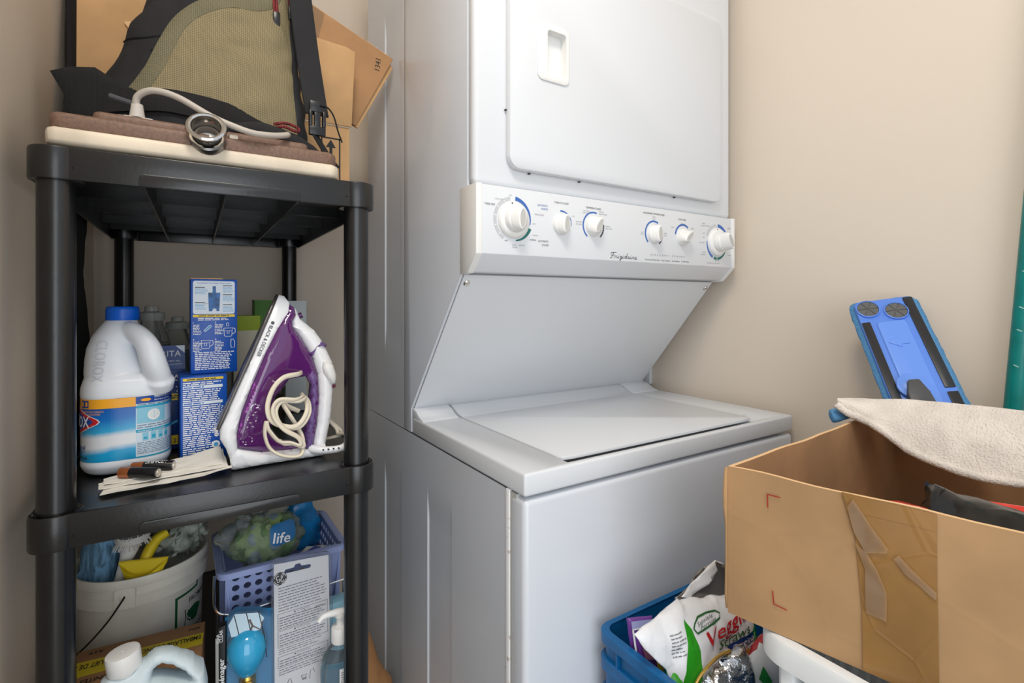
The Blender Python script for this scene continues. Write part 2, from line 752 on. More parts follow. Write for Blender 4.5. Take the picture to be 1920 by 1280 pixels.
# washer top: left, right, front strips and the lid
zt = 0.8782
b = bmesh.new()
LX0, LX1, LYf = 0.487, 0.988, 0.6175
box(b, X0, X1, 0.589, 1.00, 0.8455, zt, bev=0.004, seg=3)
cut = bmesh.new()
prism(cut, [(0.5985, zt + 0.0002), (0.604, 0.8735), (0.618, 0.863), (0.630, 0.8585), (1.2, 0.8585), (1.2, 0.90), (0.5985, 0.90)], LX0 - 0.0012, LX1 + 0.0012, lambda y, z, x: V((x, y, z)))
b = difference(b, cut)
cut = bmesh.new()
prism(cut, [(LX1 - 0.01, zt + 0.001), (LX1 + 0.028, zt + 0.001), (LX1 - 0.01, 0.866)], 0.603, 0.645, lambda x, z, y: V((x, y, z)))
b = difference(b, cut)
obj('washer_top', b, M['wplast'], wd_root, sharp=50)
b = bmesh.new()
lp = [(LX0 + 0.005, LYf + 0.002), (LX0 + 0.03, LYf - 0.0005), (LX1 - 0.03, LYf - 0.0005), (LX1 - 0.004, LYf + 0.003), (LX1, LYf + 0.012), (LX1, 0.945), (LX0, 0.945), (LX0, LYf + 0.012)]
prism(b, lp, 0.8738, 0.8800, lambda x, y, d: V((x, y, d)), bev=0.0018)
pr = [(0.925, 0.8790), (0.95, 0.8800), (0.965, 0.8830), (0.980, 0.8885), (0.995, 0.8945), (1.008, 0.8965), (1.008, 0.872), (0.925, 0.872)]
prism(b, pr, LX0 + 0.002, LX1 - 0.002, lambda y, z, x: V((x, y, z)), bev=0.0012)
obj('washer_lid', b, M['wplast'], wd_root, sharp=40)
for xa, xb in ((X0 + 0.002, LX0 - 0.003), (LX1 + 0.003, X1 - 0.002)):
    b = bmesh.new()
    prism(b, [(0.945, zt - 0.002), (0.953, 0.880), (0.968, 0.884), (0.985, 0.8925), (1.000, 0.8965), (1.009, 0.897), (1.009, 0.872), (0.945, 0.872)], xa, xb, lambda y, z, x: V((x, y, z)), bev=0.003)
    obj('hinge_cover', b, M['wplast'], wd_root, sharp=40)

# dryer body
YB = 1.30
ZT = 2.02
poly = [(YB, 0.846), (1.0125, 0.846), (1.0125, 0.895), (0.7885, 1.163), (0.7885, 1.20), (0.760, 1.30), (0.760, ZT), (YB, ZT)]
b = bmesh.new()
prism(b, poly, X0 + 0.006, X1, lambda y, z, x: V((x, y, z)))
obj('dryer_cabinet', b, EN, wd_root)
b = bmesh.new()
fr_poly = [(1.045, 0.8465), (1.0075, 0.8465), (1.0075, 0.8965), (0.7835, 1.1645), (0.759, 1.20), (0.759, ZT), (1.045, ZT)]
prism(b, fr_poly, X0, X0 + 0.006, lambda y, z, x: V((x, y, z)), bev=0.0015)
chan_panel(b, X0, 1.045, YB, 0.8465, ZT, [(1.066, 1.170, 0.99, 1.80)], 0.0028)
obj('dryer_side_panel', b, EN, wd_root)
# sloping panel
sl = V((0, 1.0107 - 0.786, 0.894 - 1.163)).normalized()
so = V((X0, 0.786, 1.163))
sn = V((0, -(-sl.z), 0)).normalized()
nrm = V((1, 0, 0)).cross(-sl).normalized()
if nrm.y > 0:
    nrm = -nrm
L = (V((0, 1.0107, 0.894)) - V((0, 0.786, 1.163))).length
slope = lambda x, d, l: so + V((1, 0, 0)) * x + sl * d + nrm * l
b = bmesh.new()
prism(b, [(0.006, -0.004), (0.680, -0.004), (0.680, L - 0.001), (0.006, L - 0.001)], 0.001, 0.0035, slope)
obj('sloped_panel', b, M['wplast'], wd_root)
for x in (0.016, 0.668):
    b = bmesh.new()
    c = slope(x, 0.013, 0.003)
    lathe(b, [(0.0062, 0), (0.0062, 0.0015), (0.0045, 0.0035), (0.001, 0.004)], 14, c, axis=nrm)
    box(b, c.x - 0.004, c.x + 0.004, c.y - 0.0042, c.y - 0.0035, c.z - 0.0032, c.z - 0.0022)
    obj('screw', b, M['chrome'], wd_root)['label'] = 'chrome screw'
# dryer front
b = bmesh.new()
box(b, X0, X1, 0.736, 0.7588, 1.3125, ZT, bev=0.0095, seg=4)
obj('dryer_front_panel', b, M['wplast'], wd_root)
# door with pocket handle
b = bmesh.new()
dface = lambda x, z, d: V((x, 0.7365 - d, z))
prism(b, rrect(0.4615, 1.034, 1.3425, 1.757, 0.022, 6), 0.0, 0.016, dface, bev=0.004)
cut = bmesh.new()
prism(cut, rrect(0.5370, 0.5800, 1.5135, 1.5945, 0.006, 4), 0.0009, 0.03, dface)
b = difference(b, cut)
door = obj('dryer_door', b, M['wplast'], wd_root, sharp=30)
b = bmesh.new()
prism(b, rrect(0.466, 1.0295, 1.339, 1.7535, 0.022, 6), -0.0005, 0.0004, dface)
obj('door_gasket', b, M['dark'], wd_root)
b = bmesh.new()
# handle rim: raised ring with a pocket floor behind
outer = rrect(0.5165, 0.5865, 1.504, 1.604, 0.012, 5)
inner = rrect(0.5375, 0.5795, 1.514, 1.594, 0.006, 5)
rings = []
for q, d in ((outer, 0.0162), (outer, 0.0182)):
    rings.append([dface(x, z, d) for x, z in q])
rings.append([dface(x + (0.0016 if x < 0.55 else -0.0016), z + (0.0016 if z < 1.55 else -0.0016), 0.0192) for x, z in outer])
rings.append([dface(x, z, 0.0186) for x, z in inner])
rings.append([dface(x, z, 0.0175) for x, z in inner])
rings.append([dface(x, z, 0.0014) for x, z in inner])
loft(b, rings, cap=False)
f = b.faces.new([b.verts.new(dface(x, z, 0.0014)) for x, z in inner])
obj('door_handle', b, M['knobw'], door, sharp=40)
for z in (1.704, 1.396):
    b = bmesh.new()
    for k in range(3):
        lathe(b, [(0.0026, 0), (0.0026, 0.0125)], 10, (1.0425, 0.7335, z - 0.02 + k * 0.0135))
    box(b, 1.036, 1.049, 0.7335, 0.7368, z - 0.02, z + 0.0205)
    obj('hinge', b, M['steel'], wd_root)['label'] = 'steel hinge'
for x, z in ((0.4605, 1.442), (0.5085, 1.3405), (0.622, 1.3405), (0.886, 1.3405)):
    b = bmesh.new()
    box(b, x - 0.0022, x + 0.0022, 0.731, 0.735, z - 0.0010, z + 0.0008, bev=0.0004)
    obj('door_bumper', b, M['dark'], wd_root)

# control panel
PF = 0.728
b = bmesh.new()
pp = [(PF, 1.3108), (PF, 1.1975), (0.7565, 1.1685), (0.7865, 1.1665), (0.7865, 1.3108)]
prism(b, pp, X0 + 0.009, X1 - 0.006, lambda y, z, x: V((x, y, z)), bev=0.001)
panel = obj('control_panel', b, M['wplast'], wd_root)
for xa, xb in ((X0 - 0.0015, X0 + 0.0105), (X1 - 0.0075, X1 + 0.0035)):
    b = bmesh.new()
    prism(b, [(PF - 0.0022, 1.3118), (PF - 0.0022, 1.1965), (0.7555, 1.1660), (0.783, 1.1645), (0.783, 1.3118)], xa, xb, lambda y, z, x: V((x, y, z)), bev=0.0016)
    obj('end_cap', b, M['knobw'], panel)
ink = Ink(lambda x, z, l: V((x, PF - l, z)))
G, LG, BL, TE, GR, BK = 0, 1, 2, 3, 4, 5
# big dryer dial
cx, cz = 0.4725, 1.2565
ink.arc(cx, cz, 0.0335, 0.0395, 100, 238, GR, n=28)
ink.arc(cx, cz, 0.0335, 0.0405, 84, -10, BL, n=24, taper=(1.0, 0.25))
ink.arc(cx, cz, 0.0335, 0.0400, -20, -82, TE, n=18, taper=(0.9, 0.4))
for a in (120, 145, 170, 195, 220):
    ink.arc(cx, cz, 0.0345, 0.0385, a, a + 2.2, 6, l=0.0006, n=2)
T = ink.text
T('TIMED DRY', 0.4365, 1.2775, 0.0048, G, align='r', width=0.0205)
T('COOL DOWN', 0.4545, 1.2880, 0.0034, LG, align='r', width=0.0185)
T('OFF', 0.4640, 1.2965, 0.0034, LG)
T('AUTOMATIC', 0.5225, 1.2855, 0.0048, BL, width=0.0225)
T('WHITES', 0.545, 1.2795, 0.0048, BL, align='r', width=0.0145)
T('PRESS SAVER', 0.5165, 1.2690, 0.0036, LG, width=0.020)
T('OFF', 0.512, 1.2520, 0.0036, LG)
T('AUTOMATIC', 0.524, 1.2228, 0.0048, G, width=0.0225)
T('COLORS', 0.5465, 1.2163, 0.0048, G, align='r', width=0.0145)
T('NORMAL', 0.5065, 1.2240, 0.0040, G, width=0.0135)
T('MORE DRY', 0.512, 1.2325, 0.0030, LG, width=0.012)
T('OFF', 0.455, 1.2195, 0.0036, G)
T('COOL', 0.470, 1.2135, 0.0030, LG); T('DOWN', 0.470, 1.2095, 0.0030, LG)
T('LESS DRY', 0.4835, 1.2135, 0.0030, LG)
# start knob
ink.arc(0.5762, 1.2580, 0.0222, 0.0250, 98, -5, BL, n=16, taper=(1, 0.3))
T('TURN TO START', 0.576, 1.2940, 0.0050, G, align='c', width=0.033)
T('ON', 0.6005, 1.2735, 0.0034, LG)
# temperature knob
ink.arc(0.6525, 1.2605, 0.0240, 0.0270, 72, 232, BL, n=26)
ink.arc(0.6525, 1.2605, 0.0240, 0.0270, 10, -50, G, n=12)
T('TEMPERATURES', 0.652, 1.2920, 0.0052, G, align='c', width=0.038)
for a, x, z, al in (('DELICATE', 0.642, 1.2862, 'r'), ('LOW HEAT', 0.642, 1.2822, 'r'), ('COLORS', 0.6655, 1.2875, 'l'), ('MEDIUM HEAT', 0.6655, 1.2832, 'l'), ('AIR FLUFF', 0.6245, 1.2645, 'r'), ('NO HEAT', 0.6245, 1.2600, 'r'), ('WHITES', 0.6825, 1.2610, 'l'), ('HIGH HEAT', 0.6825, 1.2568, 'l')):
    T(a, x, z, 0.0034, LG, align=al)
# wash/rinse knob
ink.arc(0.8175, 1.2580, 0.0235, 0.0270, 62, 226, BL, n=26)
ink.arc(0.8175, 1.2580, 0.0235, 0.0270, -8, -52, 6 + 1, n=10)
T('WASH/RINSE TEMPERATURES', 0.817, 1.2968, 0.0050, G, align='c', width=0.064)
for a, x, z, al in (('COLD', 0.817, 1.2912, 'c'), ('COLD', 0.817, 1.2870, 'c'), ('HOT', 0.787, 1.2570, 'r'), ('COLD', 0.787, 1.2530, 'r'), ('WARM', 0.8465, 1.2595, 'l'), ('COLD', 0.8465, 1.2550, 'l')):
    T(a, x, z, 0.0034, LG, align=al)
# load size knob
ink.arc(0.9085, 1.2580, 0.0232, 0.0272, 52, 172, BL, n=20)
T('LOAD SIZE', 0.905, 1.2925, 0.0050, G, align='c', width=0.025)
T('MEDIUM', 0.907, 1.2838, 0.0034, LG, align='c'); T('SMALL', 0.880, 1.2745, 0.0034, LG, align='r'); T('LARGE', 0.934, 1.2765, 0.0034, LG)
# washer dial
cx2, cz2 = 1.0255, 1.2530
ink.arc(cx2, cz2, 0.0345, 0.0405, 95, 160, GR, n=16)
ink.arc(cx2, cz2, 0.0345, 0.0415, 86, 40, BL, n=12)
ink.arc(cx2, cz2, 0.0345, 0.0405, 178, 245, BL, n=16, taper=(0.4, 1))
ink.arc(cx2, cz2, 0.0345, 0.0405, 252, 268, TE, n=6); ink.arc(cx2, cz2, 0.0345, 0.0405, 272, 325, TE, n=12, taper=(1, 0.5))
for a, x, z, al in (('TIMED', 0.982, 1.2905, 'r'), ('BLEACH', 0.982, 1.2855, 'r'), ('NORMAL', 0.9985, 1.2862, 'r'), ('OFF', 0.981, 1.2690, 'r'), ('SPIN', 0.981, 1.2600, 'r'), ('PRE-WASH', 0.981, 1.2480, 'r'), ('KNITS', 0.9835, 1.2265, 'r'), ('DELICATE', 0.9835, 1.2215, 'r'), ('WHITES', 1.064, 1.2865, 'l'), ('COLORS', 1.064, 1.2235, 'l'), ('SPIN OFF', 1.026, 1.2095, 'c')):
    T(a, x, z, 0.0036, LG, align=al)
T('PUSH TO START', 1.013, 1.2035, 0.0034, LG, align='c', width=0.046)
T('G A L L E R Y   S E R I E S', 0.860, 1.2128, 0.0046, LG, align='c', width=0.106)
T('Commercial Heavy Duty    Super Capacity    Sound Blanket    3.0 HP Motor', 0.859, 1.2025, 0.0044, G, align='c', width=0.137)
# script name
S = {'F': ([[(0, .72), (.12, .92), (.5, .98), (1.0, 1.0)], [(.52, .98), (.42, .5), (.3, .08), (.15, 0), (.02, .1)], [(.12, .5), (.4, .52), (.75, .55)]], .8),
     'r': ([[(0, .05), (.16, .48), (.22, .4), (.36, .44), (.36, .12), (.55, .06)]], .5),
     'i': ([[(0, .05), (.16, .44), (.16, .1), (.36, .05)], [(.2, .62), (.24, .68)]], .36),
     'g': ([[(.36, .42), (.16, .42), (.08, .15), (.28, .1), (.38, .44), (.34, -.2), (.2, -.38), (.08, -.25), (.5, .08)]], .5),
     'd': ([[(.36, .4), (.14, .42), (.08, .12), (.28, .08), (.44, .5), (.52, 1.0), (.42, .12), (.6, .05)]], .58),
     'a': ([[(.36, .4), (.14, .42), (.08, .12), (.28, .08), (.4, .42), (.38, .1), (.58, .05)]], .55),
     'e': ([[(0, .08), (.28, .26), (.3, .42), (.14, .42), (.08, .12), (.28, .03), (.55, .14)]], .55)}
x = 0.0
for ch in 'Frigidaire':
    st, adv = S[ch]
    for s in st:
        ink.stroke([(0.694 + (x + px + py * 0.18) * 0.0148, 1.2022 + py * 0.0115) for px, py in s], 0.0009, BK, l=0.0006)
    x += adv
ink.done('printed_markings', [M['ink'], M['inkl'], M['blueink'], M['tealink'], M['greyink'], M['black'], M['white'], mat('plum_ink', (75, 60, 100), 0.5)], panel, label='small grey and blue dial markings with a black script name')['kind'] = 'stuff'


def knob(cx, cz, r, h, ang, skirt=0.0, tilt=1.0):
    b = bmesh.new()
    f = lambda x, z, d: V((cx + x, PF - d, cz + z))
    z0 = 0.0
    if skirt:
        lathe(b, [(skirt, 0), (skirt, 0.002), (skirt - 0.002, 0.006), (r + 0.004, 0.0075), (r + 0.003, 0.0078)], 40, f(0, 0, 0), axis=(0, -1, 0))
        z0 = 0.0085
    lathe(b, [(r + 0.0005, z0), (r + 0.0005, z0 + 0.001), (r, z0 + 0.002), (r * 0.97, z0 + h * 0.32), (r * 0.90, z0 + h * 0.42), (r * 0.6, z0 + h * 0.5)], 36, f(0, 0, 0), axis=(0, -1, 0), mi=0)
    ca, sa = math.cos(R(ang)), math.sin(R(ang))
    rings = []
    for t, a, w in ((0.0, 0.97, 0.93), (0.35, 0.96, 0.80), (0.7, 0.93, 0.50), (0.93, 0.88, 0.40), (1.0, 0.82, 0.34)):
        ring = []
        for k in range(28):
            q = 2 * math.pi * k / 28
            px, pz = r * a * math.cos(q), r * w * math.sin(q)
            ring.append(f(px * ca - pz * sa, px * sa + pz * ca, z0 + h * (0.15 + 0.85 * t)))
        rings.append(ring)
    loft(b, rings)
    # grey oval let into the end of the grip
    ring = []
    for k in range(20):
        q = 2 * math.pi * k / 20
        px, pz = r * 0.72 * math.cos(q), r * 0.25 * math.sin(q)
        ring.append(b.verts.new(f(px * ca - pz * sa, px * sa + pz * ca, z0 + h + 0.0003)))
    b.faces.new(ring).material_index = 1
    if skirt:
        a = R(104)
        ring = [(skirt * 0.93, 0.0018), (skirt * 0.82, 0), (skirt * 0.93, -0.0018)]
        b.faces.new([b.verts.new(f(u * math.cos(a) - v * math.sin(a), u * math.sin(a) + v * math.cos(a), 0.0072)) for u, v in ring]).material_index = 2
    return obj('knob', b, [M['knobw'], M['gray_in'], M['black']], panel, sharp=50)


knob(0.4725, 1.2565, 0.0212, 0.021, 88, 0.0310)
knob(0.5745, 1.2575, 0.0185, 0.018, 84)
knob(0.6525, 1.2605, 0.0190, 0.018, 58)
knob(0.8175, 1.2570, 0.0190, 0.018, 90)
knob(0.9060, 1.2565, 0.0180, 0.021, 40)
knob(1.0255, 1.2530, 0.0215, 0.029, 118, 0.0320)

# wall outlet box behind the machine
b = bmesh.new()
box(b, 1.103, 1.115, 0.998, 1.12, 0.886, 1.02, bev=0.002)
solo('wall_box', b, M['wplast'], 'white plastic laundry outlet box on the wall behind the washer lid', 'wall box', (1.109, 1.06, 0.886))
# ------------------------------------------------------------------ black shelving unit
SH = thing('shelving_unit', 'black resin shelving unit with round posts standing against the left wall', 'shelf', (0.05, 0.778, 0), R(-1.2))
PX, PY = 0.171, 0.652


def tray(z1, z0, name):
    b = bmesh.new()
    box(b, -PX, PX, -0.012, PY + 0.012, z1 - 0.0065, z1 - 0.002)
    # rim
    box(b, -0.160, 0.160, -0.0205, -0.0165, z0, z1, bev=0.0012)
    box(b, -0.160, 0.160, PY + 0.0165, PY + 0.0205, z0, z1, bev=0.0012)
    for s in (-1, 1):
        box(b, s * 0.1925 - 0.002, s * 0.1925 + 0.002, 0.0, PY, z0, z1, bev=0.0012)
    box(b, -0.1925, 0.1925, 0.0, PY, z1 - 0.0066, z1 - 0.0021)
    box(b, -0.160, 0.160, -0.0185, PY + 0.0185, z1 - 0.0067, z1 - 0.0022)
    t = obj(name, b, M['resin'], SH, local=True)
    for px in (-PX, PX):
        for py in (0, PY):
            b = bmesh.new()
            lathe(b, [(0.0205, z0), (0.0245, z0), (0.0252, z0 + 0.002), (0.0252, z1 - 0.003), (0.0246, z1 - 0.0008), (0.0236, z1), (0.0205, z1 - 0.0015), (0.018, z1 - 0.003)], 32, (px, py, 0))
            obj('corner_collar', b, M['resin'], t, local=True)
    for x in (-0.088, 0.0, 0.088):
        b = bmesh.new()
        box(b, x - 0.0012, x + 0.0012, -0.0165, PY + 0.0165, z0 + 0.0015, z1 - 0.006)
        obj('underside_rib', b, M['resin'], t, local=True)
    for y in (0.055, 0.2, 0.345, 0.49, 0.6):
        b = bmesh.new()
        box(b, -0.19, 0.19, y - 0.0012, y + 0.0012, z0 + 0.016, z1 - 0.006)
        obj('underside_rib', b, M['resin'], t, local=True)
    for s in (-1, 1):
        b = bmesh.new()
        tube(b, [(s * 0.158, -0.016, z0 + 0.014), (s * 0.088, 0.055, z0 + 0.014)], 0.0012, 6, sy=8)
        obj('underside_rib', b, M['resin'], t, local=True)
    b = bmesh.new()
    w0, w1 = -0.0925, 0.0895
    zt_ = z0 + 0.0150
    p = [(w0, z0 + 0.0006), (w0, zt_ - 0.005), (w0 + 0.0015, zt_ - 0.0015), (w0 + 0.005, zt_), (w1 - 0.005, zt_), (w1 - 0.0015, zt_ - 0.0015), (w1, zt_ - 0.005), (w1, z0 + 0.0006)]
    prism(b, p, 0.0, 0.0014, lambda x, z, d: V((x, -0.0205 - d, z)), bev=0.0006)
    obj('front_tab', b, M['resin'], t, local=True)
    # shallow slots moulded in the top near the front edge
    for x in (-0.088, 0.0, 0.088):
        b = bmesh.new()
        box(b, x - 0.009, x + 0.009, -0.015, -0.0085, z1 - 0.0021, z1 - 0.0012, bev=0.0004)
        obj('moulded_ridge', b, M['resin'], t, local=True)
    return t


ZS = [(1.294, 1.257), (0.878, 0.8385), (0.462, 0.4225)]
for z1, z0 in ZS:
    tray(z1, z0, 'shelf_tray')
for z0, z1 in ((0.8765, 1.2585), (0.4605, 0.8400), (0.0, 0.4240)):
    for px in (-PX, PX):
        for py in (0, PY):
            b = bmesh.new()
            lathe(b, [(0.0178, z0), (0.0178, z1)], 28, (px, py, 0))
            obj('post', b, M['resin'], SH, local=True)

# ------------------------------------------------------------------ black cloth bag between shelf and wall, its top standing in for wall shadow
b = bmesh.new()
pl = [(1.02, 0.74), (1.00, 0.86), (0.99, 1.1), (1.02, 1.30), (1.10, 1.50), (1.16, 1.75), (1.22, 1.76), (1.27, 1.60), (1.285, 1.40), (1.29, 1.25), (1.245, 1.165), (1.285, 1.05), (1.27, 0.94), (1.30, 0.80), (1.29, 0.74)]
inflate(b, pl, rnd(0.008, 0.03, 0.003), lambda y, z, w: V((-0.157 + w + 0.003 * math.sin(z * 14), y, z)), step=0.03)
solo('bag_and_shadow', b, mat('black_cloth_and_shadow', (20, 20, 22), 0.9), 'black cloth bag between the black shelf and left wall, its top shaped as a wall shadow', 'bag', (-0.157, 1.14, 0.74))

# ------------------------------------------------------------------ carton at the back of the top shelf
CT = thing('open_carton', 'tan cardboard carton with open flaps behind the backpack on the top shelf', 'box', (0.075, 1.23, 1.294))
cf = lambda x, z, d: V((x, 1.075 - d, z))
b = bmesh.new()
t = 0.004
cx0, cx1, cy0, cy1, cz0, cz1 = -0.142, 0.293, 1.075, 1.405, 1.2945, 1.477
box(b, cx0, cx1, cy0, cy0 + t, cz0, cz1, bev=0.001)
box(b, cx0, cx1, cy1 - t, cy1, cz0, cz1, bev=0.001)
box(b, cx0, cx0 + t, cy0 + t, cy1 - t, cz0, cz1)
box(b, cx1 - t, cx1, cy0 + t, cy1 - t, cz0, cz1)
box(b, cx0, cx1, cy0, cy1, cz0, cz0 + t)
obj('carton_body', b, M['card2'], CT)
b = bmesh.new()
prism(b, [(cx1 - 0.135, cz1 + 0.001), (cx1 + 0.003, cz1 + 0.0015), (cx1 + 0.006, cz1 + 0.151), (cx1 - 0.012, cz1 + 0.157), (cx1 - 0.115, cz1 + 0.163), (cx1 - 0.135, cz1 + 0.160)], 0.001, 0.005, lambda x, z, d: V((x, 1.075 - d - (z - cz1) * 0.10, z)), bev=0.001)
obj('front_flap', b, M['card2'], CT)
b = bmesh.new()
prism(b, [(cx0, cz1 + 0.001), (cx1 - 0.137, cz1 + 0.001), (cx1 - 0.139, cz1 + 0.30), (cx0, cz1 + 0.30)], -0.001, 0.003, lambda x, z, d: V((x, 1.075 - d + (z - cz1) * 0.03, z)), bev=0.001)
obj('front_flap', b, M['card2'], CT)
# twisted side flap with a thick corrugated edge
fo = V((0.312, 1.10, 1.492))
fx = V((0.46, 0.04, 1.0)).normalized()
fy = V((-0.80, 0.10, 0.60)).normalized()
fy = (fy - fx * fy.dot(fx)).normalized()
ff = frame(fo, fx, fy)
b = bmesh.new()
prism(b, [(0, 0), (0.186, -0.008), (0.188, 0.22), (0.0, 0.22)], -0.0028, 0.0028, ff, bev=0.0008)
flap = obj('side_flap', b, M['cardd'], CT)
b = bmesh.new()
prism(b, [(0.001, -0.006), (0.17, -0.016), (0.182, 0.0), (0.182, 0.2), (0.0, 0.2)], 0.0045, 0.009, lambda x, y, l: ff(x, y, -l) , bev=0.0008)
obj('side_flap', b, M['card2'], CT)
b = bmesh.new()
for k in range(46):
    y = 0.004 + k * 0.0046
    box(b, 0, 0.0008 + 0.0012 * random.random(), 0, 0.0028, -0.0026, 0.0026 * (0.3 + 0.7 * random.random()))
    n = len(b.verts)
    b.verts.ensure_lookup_table()
    for v in b.verts[n - 8:]:
        v.co = ff(v.co.x + 0.1865, v.co.y + y, v.co.z)
o = obj('torn_edge', b, M['cardp'], flap)
o['kind'] = 'stuff'
ink = Ink(lambda x, y, l: ff(x, y, l + 0.0029))
ink.text('1341', 0.142, 0.006, 0.0165, 0, align='l', rot=17, bold=0.0)
ink.done('printed_number', [M['black']], flap, label='black number 1341 printed at the corner')
b = bmesh.new()
tape = Ink(lambda x, y, l: ff(x, y, l + 0.0029))
tape.poly([(0.110, 0.135), (0.185, 0.150), (0.186, 0.185), (0.120, 0.170)], 0, l=0.0003)
tape.done('tape_strip', [M['tapec']], flap)
b.free()
ink = Ink(lambda x, y, l: V((x, 1.0750 - l, y)))
fx0, fx1, fz0, fz1 = 0.236, 0.2745, 1.345, 1.4515
for a in ((fx0, fx1, fz1 - 0.003, fz1), (fx1 - 0.003, fx1, fz0, fz1), (fx0, fx0 + 0.003, fz0, fz1), (fx0, fx1, fz0, fz0 + 0.003)):
    ink.rect(*a)
ink.poly([(0.2555, 1.447), (0.2455, 1.431), (0.2525, 1.431), (0.2525, 1.372), (0.2585, 1.372), (0.2585, 1.431), (0.2655, 1.431)])
ink.done('arrow_mark', [M['black']], CT, label='black up arrow in a frame')
# peeled spots
for (x, z, s, yy) in ((0.195, 1.605, 0.010, 1.0655), (0.225, 1.580, 0.012, 1.0655), (-0.058, 1.580, 0.020, 1.0715), (0.28, 1.63, 0.0, 0)):
    if s == 0:
        continue
    b = bmesh.new()
    rg = random.Random(int(x * 1e4))
    prism(b, [(x + s * (0.7 + 0.5 * rg.random()) * math.cos(k * 0.7), z + s * 0.75 * (0.6 + 0.6 * rg.random()) * math.sin(k * 0.7)) for k in range(9)], 0, 0.001, lambda px, pz, d: V((px, yy - d - (pz - z) * 0.03 , pz)))
    obj('peeled_paper', b, M['cardp'], CT)

# ------------------------------------------------------------------ backpack
BP = thing('backpack', 'black and olive green backpack standing on the top shelf', 'backpack', (0.03, 0.955, 1.294))
MB = mat('black_pack_cloth', (34, 34, 37), 0.85, bump=(260, 0.3, 0.001), var=(9, 0.25))
MO = mat_weave('olive_pack_cloth', (168, 153, 114), 115, 0.75, 0.5)
MOB = mat_weave('olive_band_cloth', (138, 131, 100), 130, 0.7, 0.4)
MW = mat_weave('black_webbing', (38, 38, 41), 330, 0.75, 0.7, 0.5)
MR = mat_weave('red_black_cord', (205, 62, 66), 140, 0.7, 0.5, 0.95)
MK = mat('black_buckle_plastic', (26, 26, 28), 0.3)
b = bmesh.new()
prof = [(1.2955, -0.105, 0.172, 0.905, 1.05), (1.302, -0.122, 0.186, 0.893, 1.056), (1.335, -0.128, 0.192, 0.885, 1.058), (1.37, -0.122, 0.190, 0.882, 1.058), (1.42, -0.104, 0.184, 0.884, 1.058), (1.48, -0.082, 0.176, 0.893, 1.056), (1.54, -0.060, 0.170, 0.905, 1.054), (1.60, -0.038, 0.164, 0.920, 1.052), (1.66, -0.02, 0.158, 0.938, 1.050), (1.72, 0.0, 0.15, 0.955, 1.045), (1.76, 0.02, 0.135, 0.975, 1.035), (1.775, 0.04, 0.115, 0.995, 1.025)]
rings = []
for i in range(len(prof) - 1):
    for k in range(5):
        t = k / 5
        z, xa, xb, ya, yb = [p + (q - p) * t for p, q in zip(prof[i], prof[i + 1])]
        ring = []
        for j in range(96):
            a = 2 * math.pi * j / 96
            c, s = math.cos(a), math.sin(a)
            e = 2 / 2.7
            ring.append(V(((xa + xb) / 2 + (xb - xa) / 2 * math.copysign(abs(c) ** e, c), (ya + yb) / 2 + (yb - ya) / 2 * math.copysign(abs(s) ** e, s), z)))
        rings.append(ring)
loft(b, rings)
bmesh.ops.recalc_face_normals(b, faces=b.faces[:])
fold_noise(b, 0.004, 12, 3, 0.013, 19)
for v in b.verts:
    v.co.z = max(v.co.z, 1.2945)
    v.co.y = min(v.co.y, 1.062)
cast = caster(b)
obj('pack_body', b, MB, BP, sharp=80)
onp = lambda x, z, l: cast((x, 0.8, z), l)
# olive front panel, seen in the plane of the pack's front (x, z)
CPX = lambda p: p
band_c = [(0.134, 1.640), (0.122, 1.612), (0.098, 1.595), (0.06, 1.583), (0.024, 1.562), (-0.002, 1.530), (-0.018, 1.490), (-0.034, 1.448), (-0.052, 1.414)]
pan = [(0.158, 1.70), (0.150, 1.60)]
inner = smooth_path([(x, 0, z) for x, z in band_c], 4)
poly_o = [(p.x + 0.004, p.z - 0.004) for p in inner] + [(-0.050, 1.408), (-0.02, 1.398), (0.05, 1.388), (0.11, 1.380), (0.166, 1.372), (0.160, 1.43), (0.157, 1.50), (0.156, 1.56), (0.156, 1.66)]
b = bmesh.new()
inflate(b, poly_o, lambda x, y, d: 0.0012 + 0.0016 * min(1, d / 0.01), lambda x, z, w: onp(x, z, 0.0016 + w), step=0.008)
obj('front_panel', b, MO, BP, sharp=80)['label'] = 'olive green front panel'


def surf_strip(name, pts, width, mt, lift=0.004, th=0.0022, per=5, parent=None, fn=None):
    fn = fn or onp
    P_ = smooth_path([(x, 0, z) for x, z in pts], per)
    b = bmesh.new()
    rings = []
    n = len(P_)
    for i, p in enumerate(P_):
        a = P_[max(0, i - 1)]
        c = P_[min(n - 1, i + 1)]
        d = (c - a).normalized()
        q = V((-d.z, 0, d.x)) * width / 2
        m = p
        L = fn(m.x + q.x, m.z + q.z, lift)
        Rr = fn(m.x - q.x, m.z - q.z, lift)
        mid = fn(m.x, m.z, lift + th * 1.2)
        L2 = fn(m.x + q.x, m.z + q.z, 0.0003)
        R2 = fn(m.x - q.x, m.z - q.z, 0.0003)
        rings.append([L2, L, mid, Rr, R2])
    loft(b, rings)
    bmesh.ops.recalc_face_normals(b, faces=b.faces[:])
    return obj(name, b, mt, parent or BP, sharp=60)


surf_strip('piping_band', band_c, 0.020, MOB)['label'] = 'olive edging band'
surf_strip('side_seam', [(0.158, 1.70), (0.158, 1.56), (0.160, 1.46), (0.166, 1.375)], 0.010, MB)
surf_strip('cross_seam', [(-0.075, 1.503), (-0.045, 1.502), (-0.015, 1.512), (0.008, 1.522)], 0.003, MB, lift=0.001, th=0.001)
surf_strip('waist_strap', [(-0.108, 1.392), (-0.05, 1.402), (0.0, 1.405), (0.055, 1.400), (0.09, 1.386), (0.125, 1.376)], 0.034, MW, lift=0.005, th=0.002)['label'] = 'black webbing waist strap'
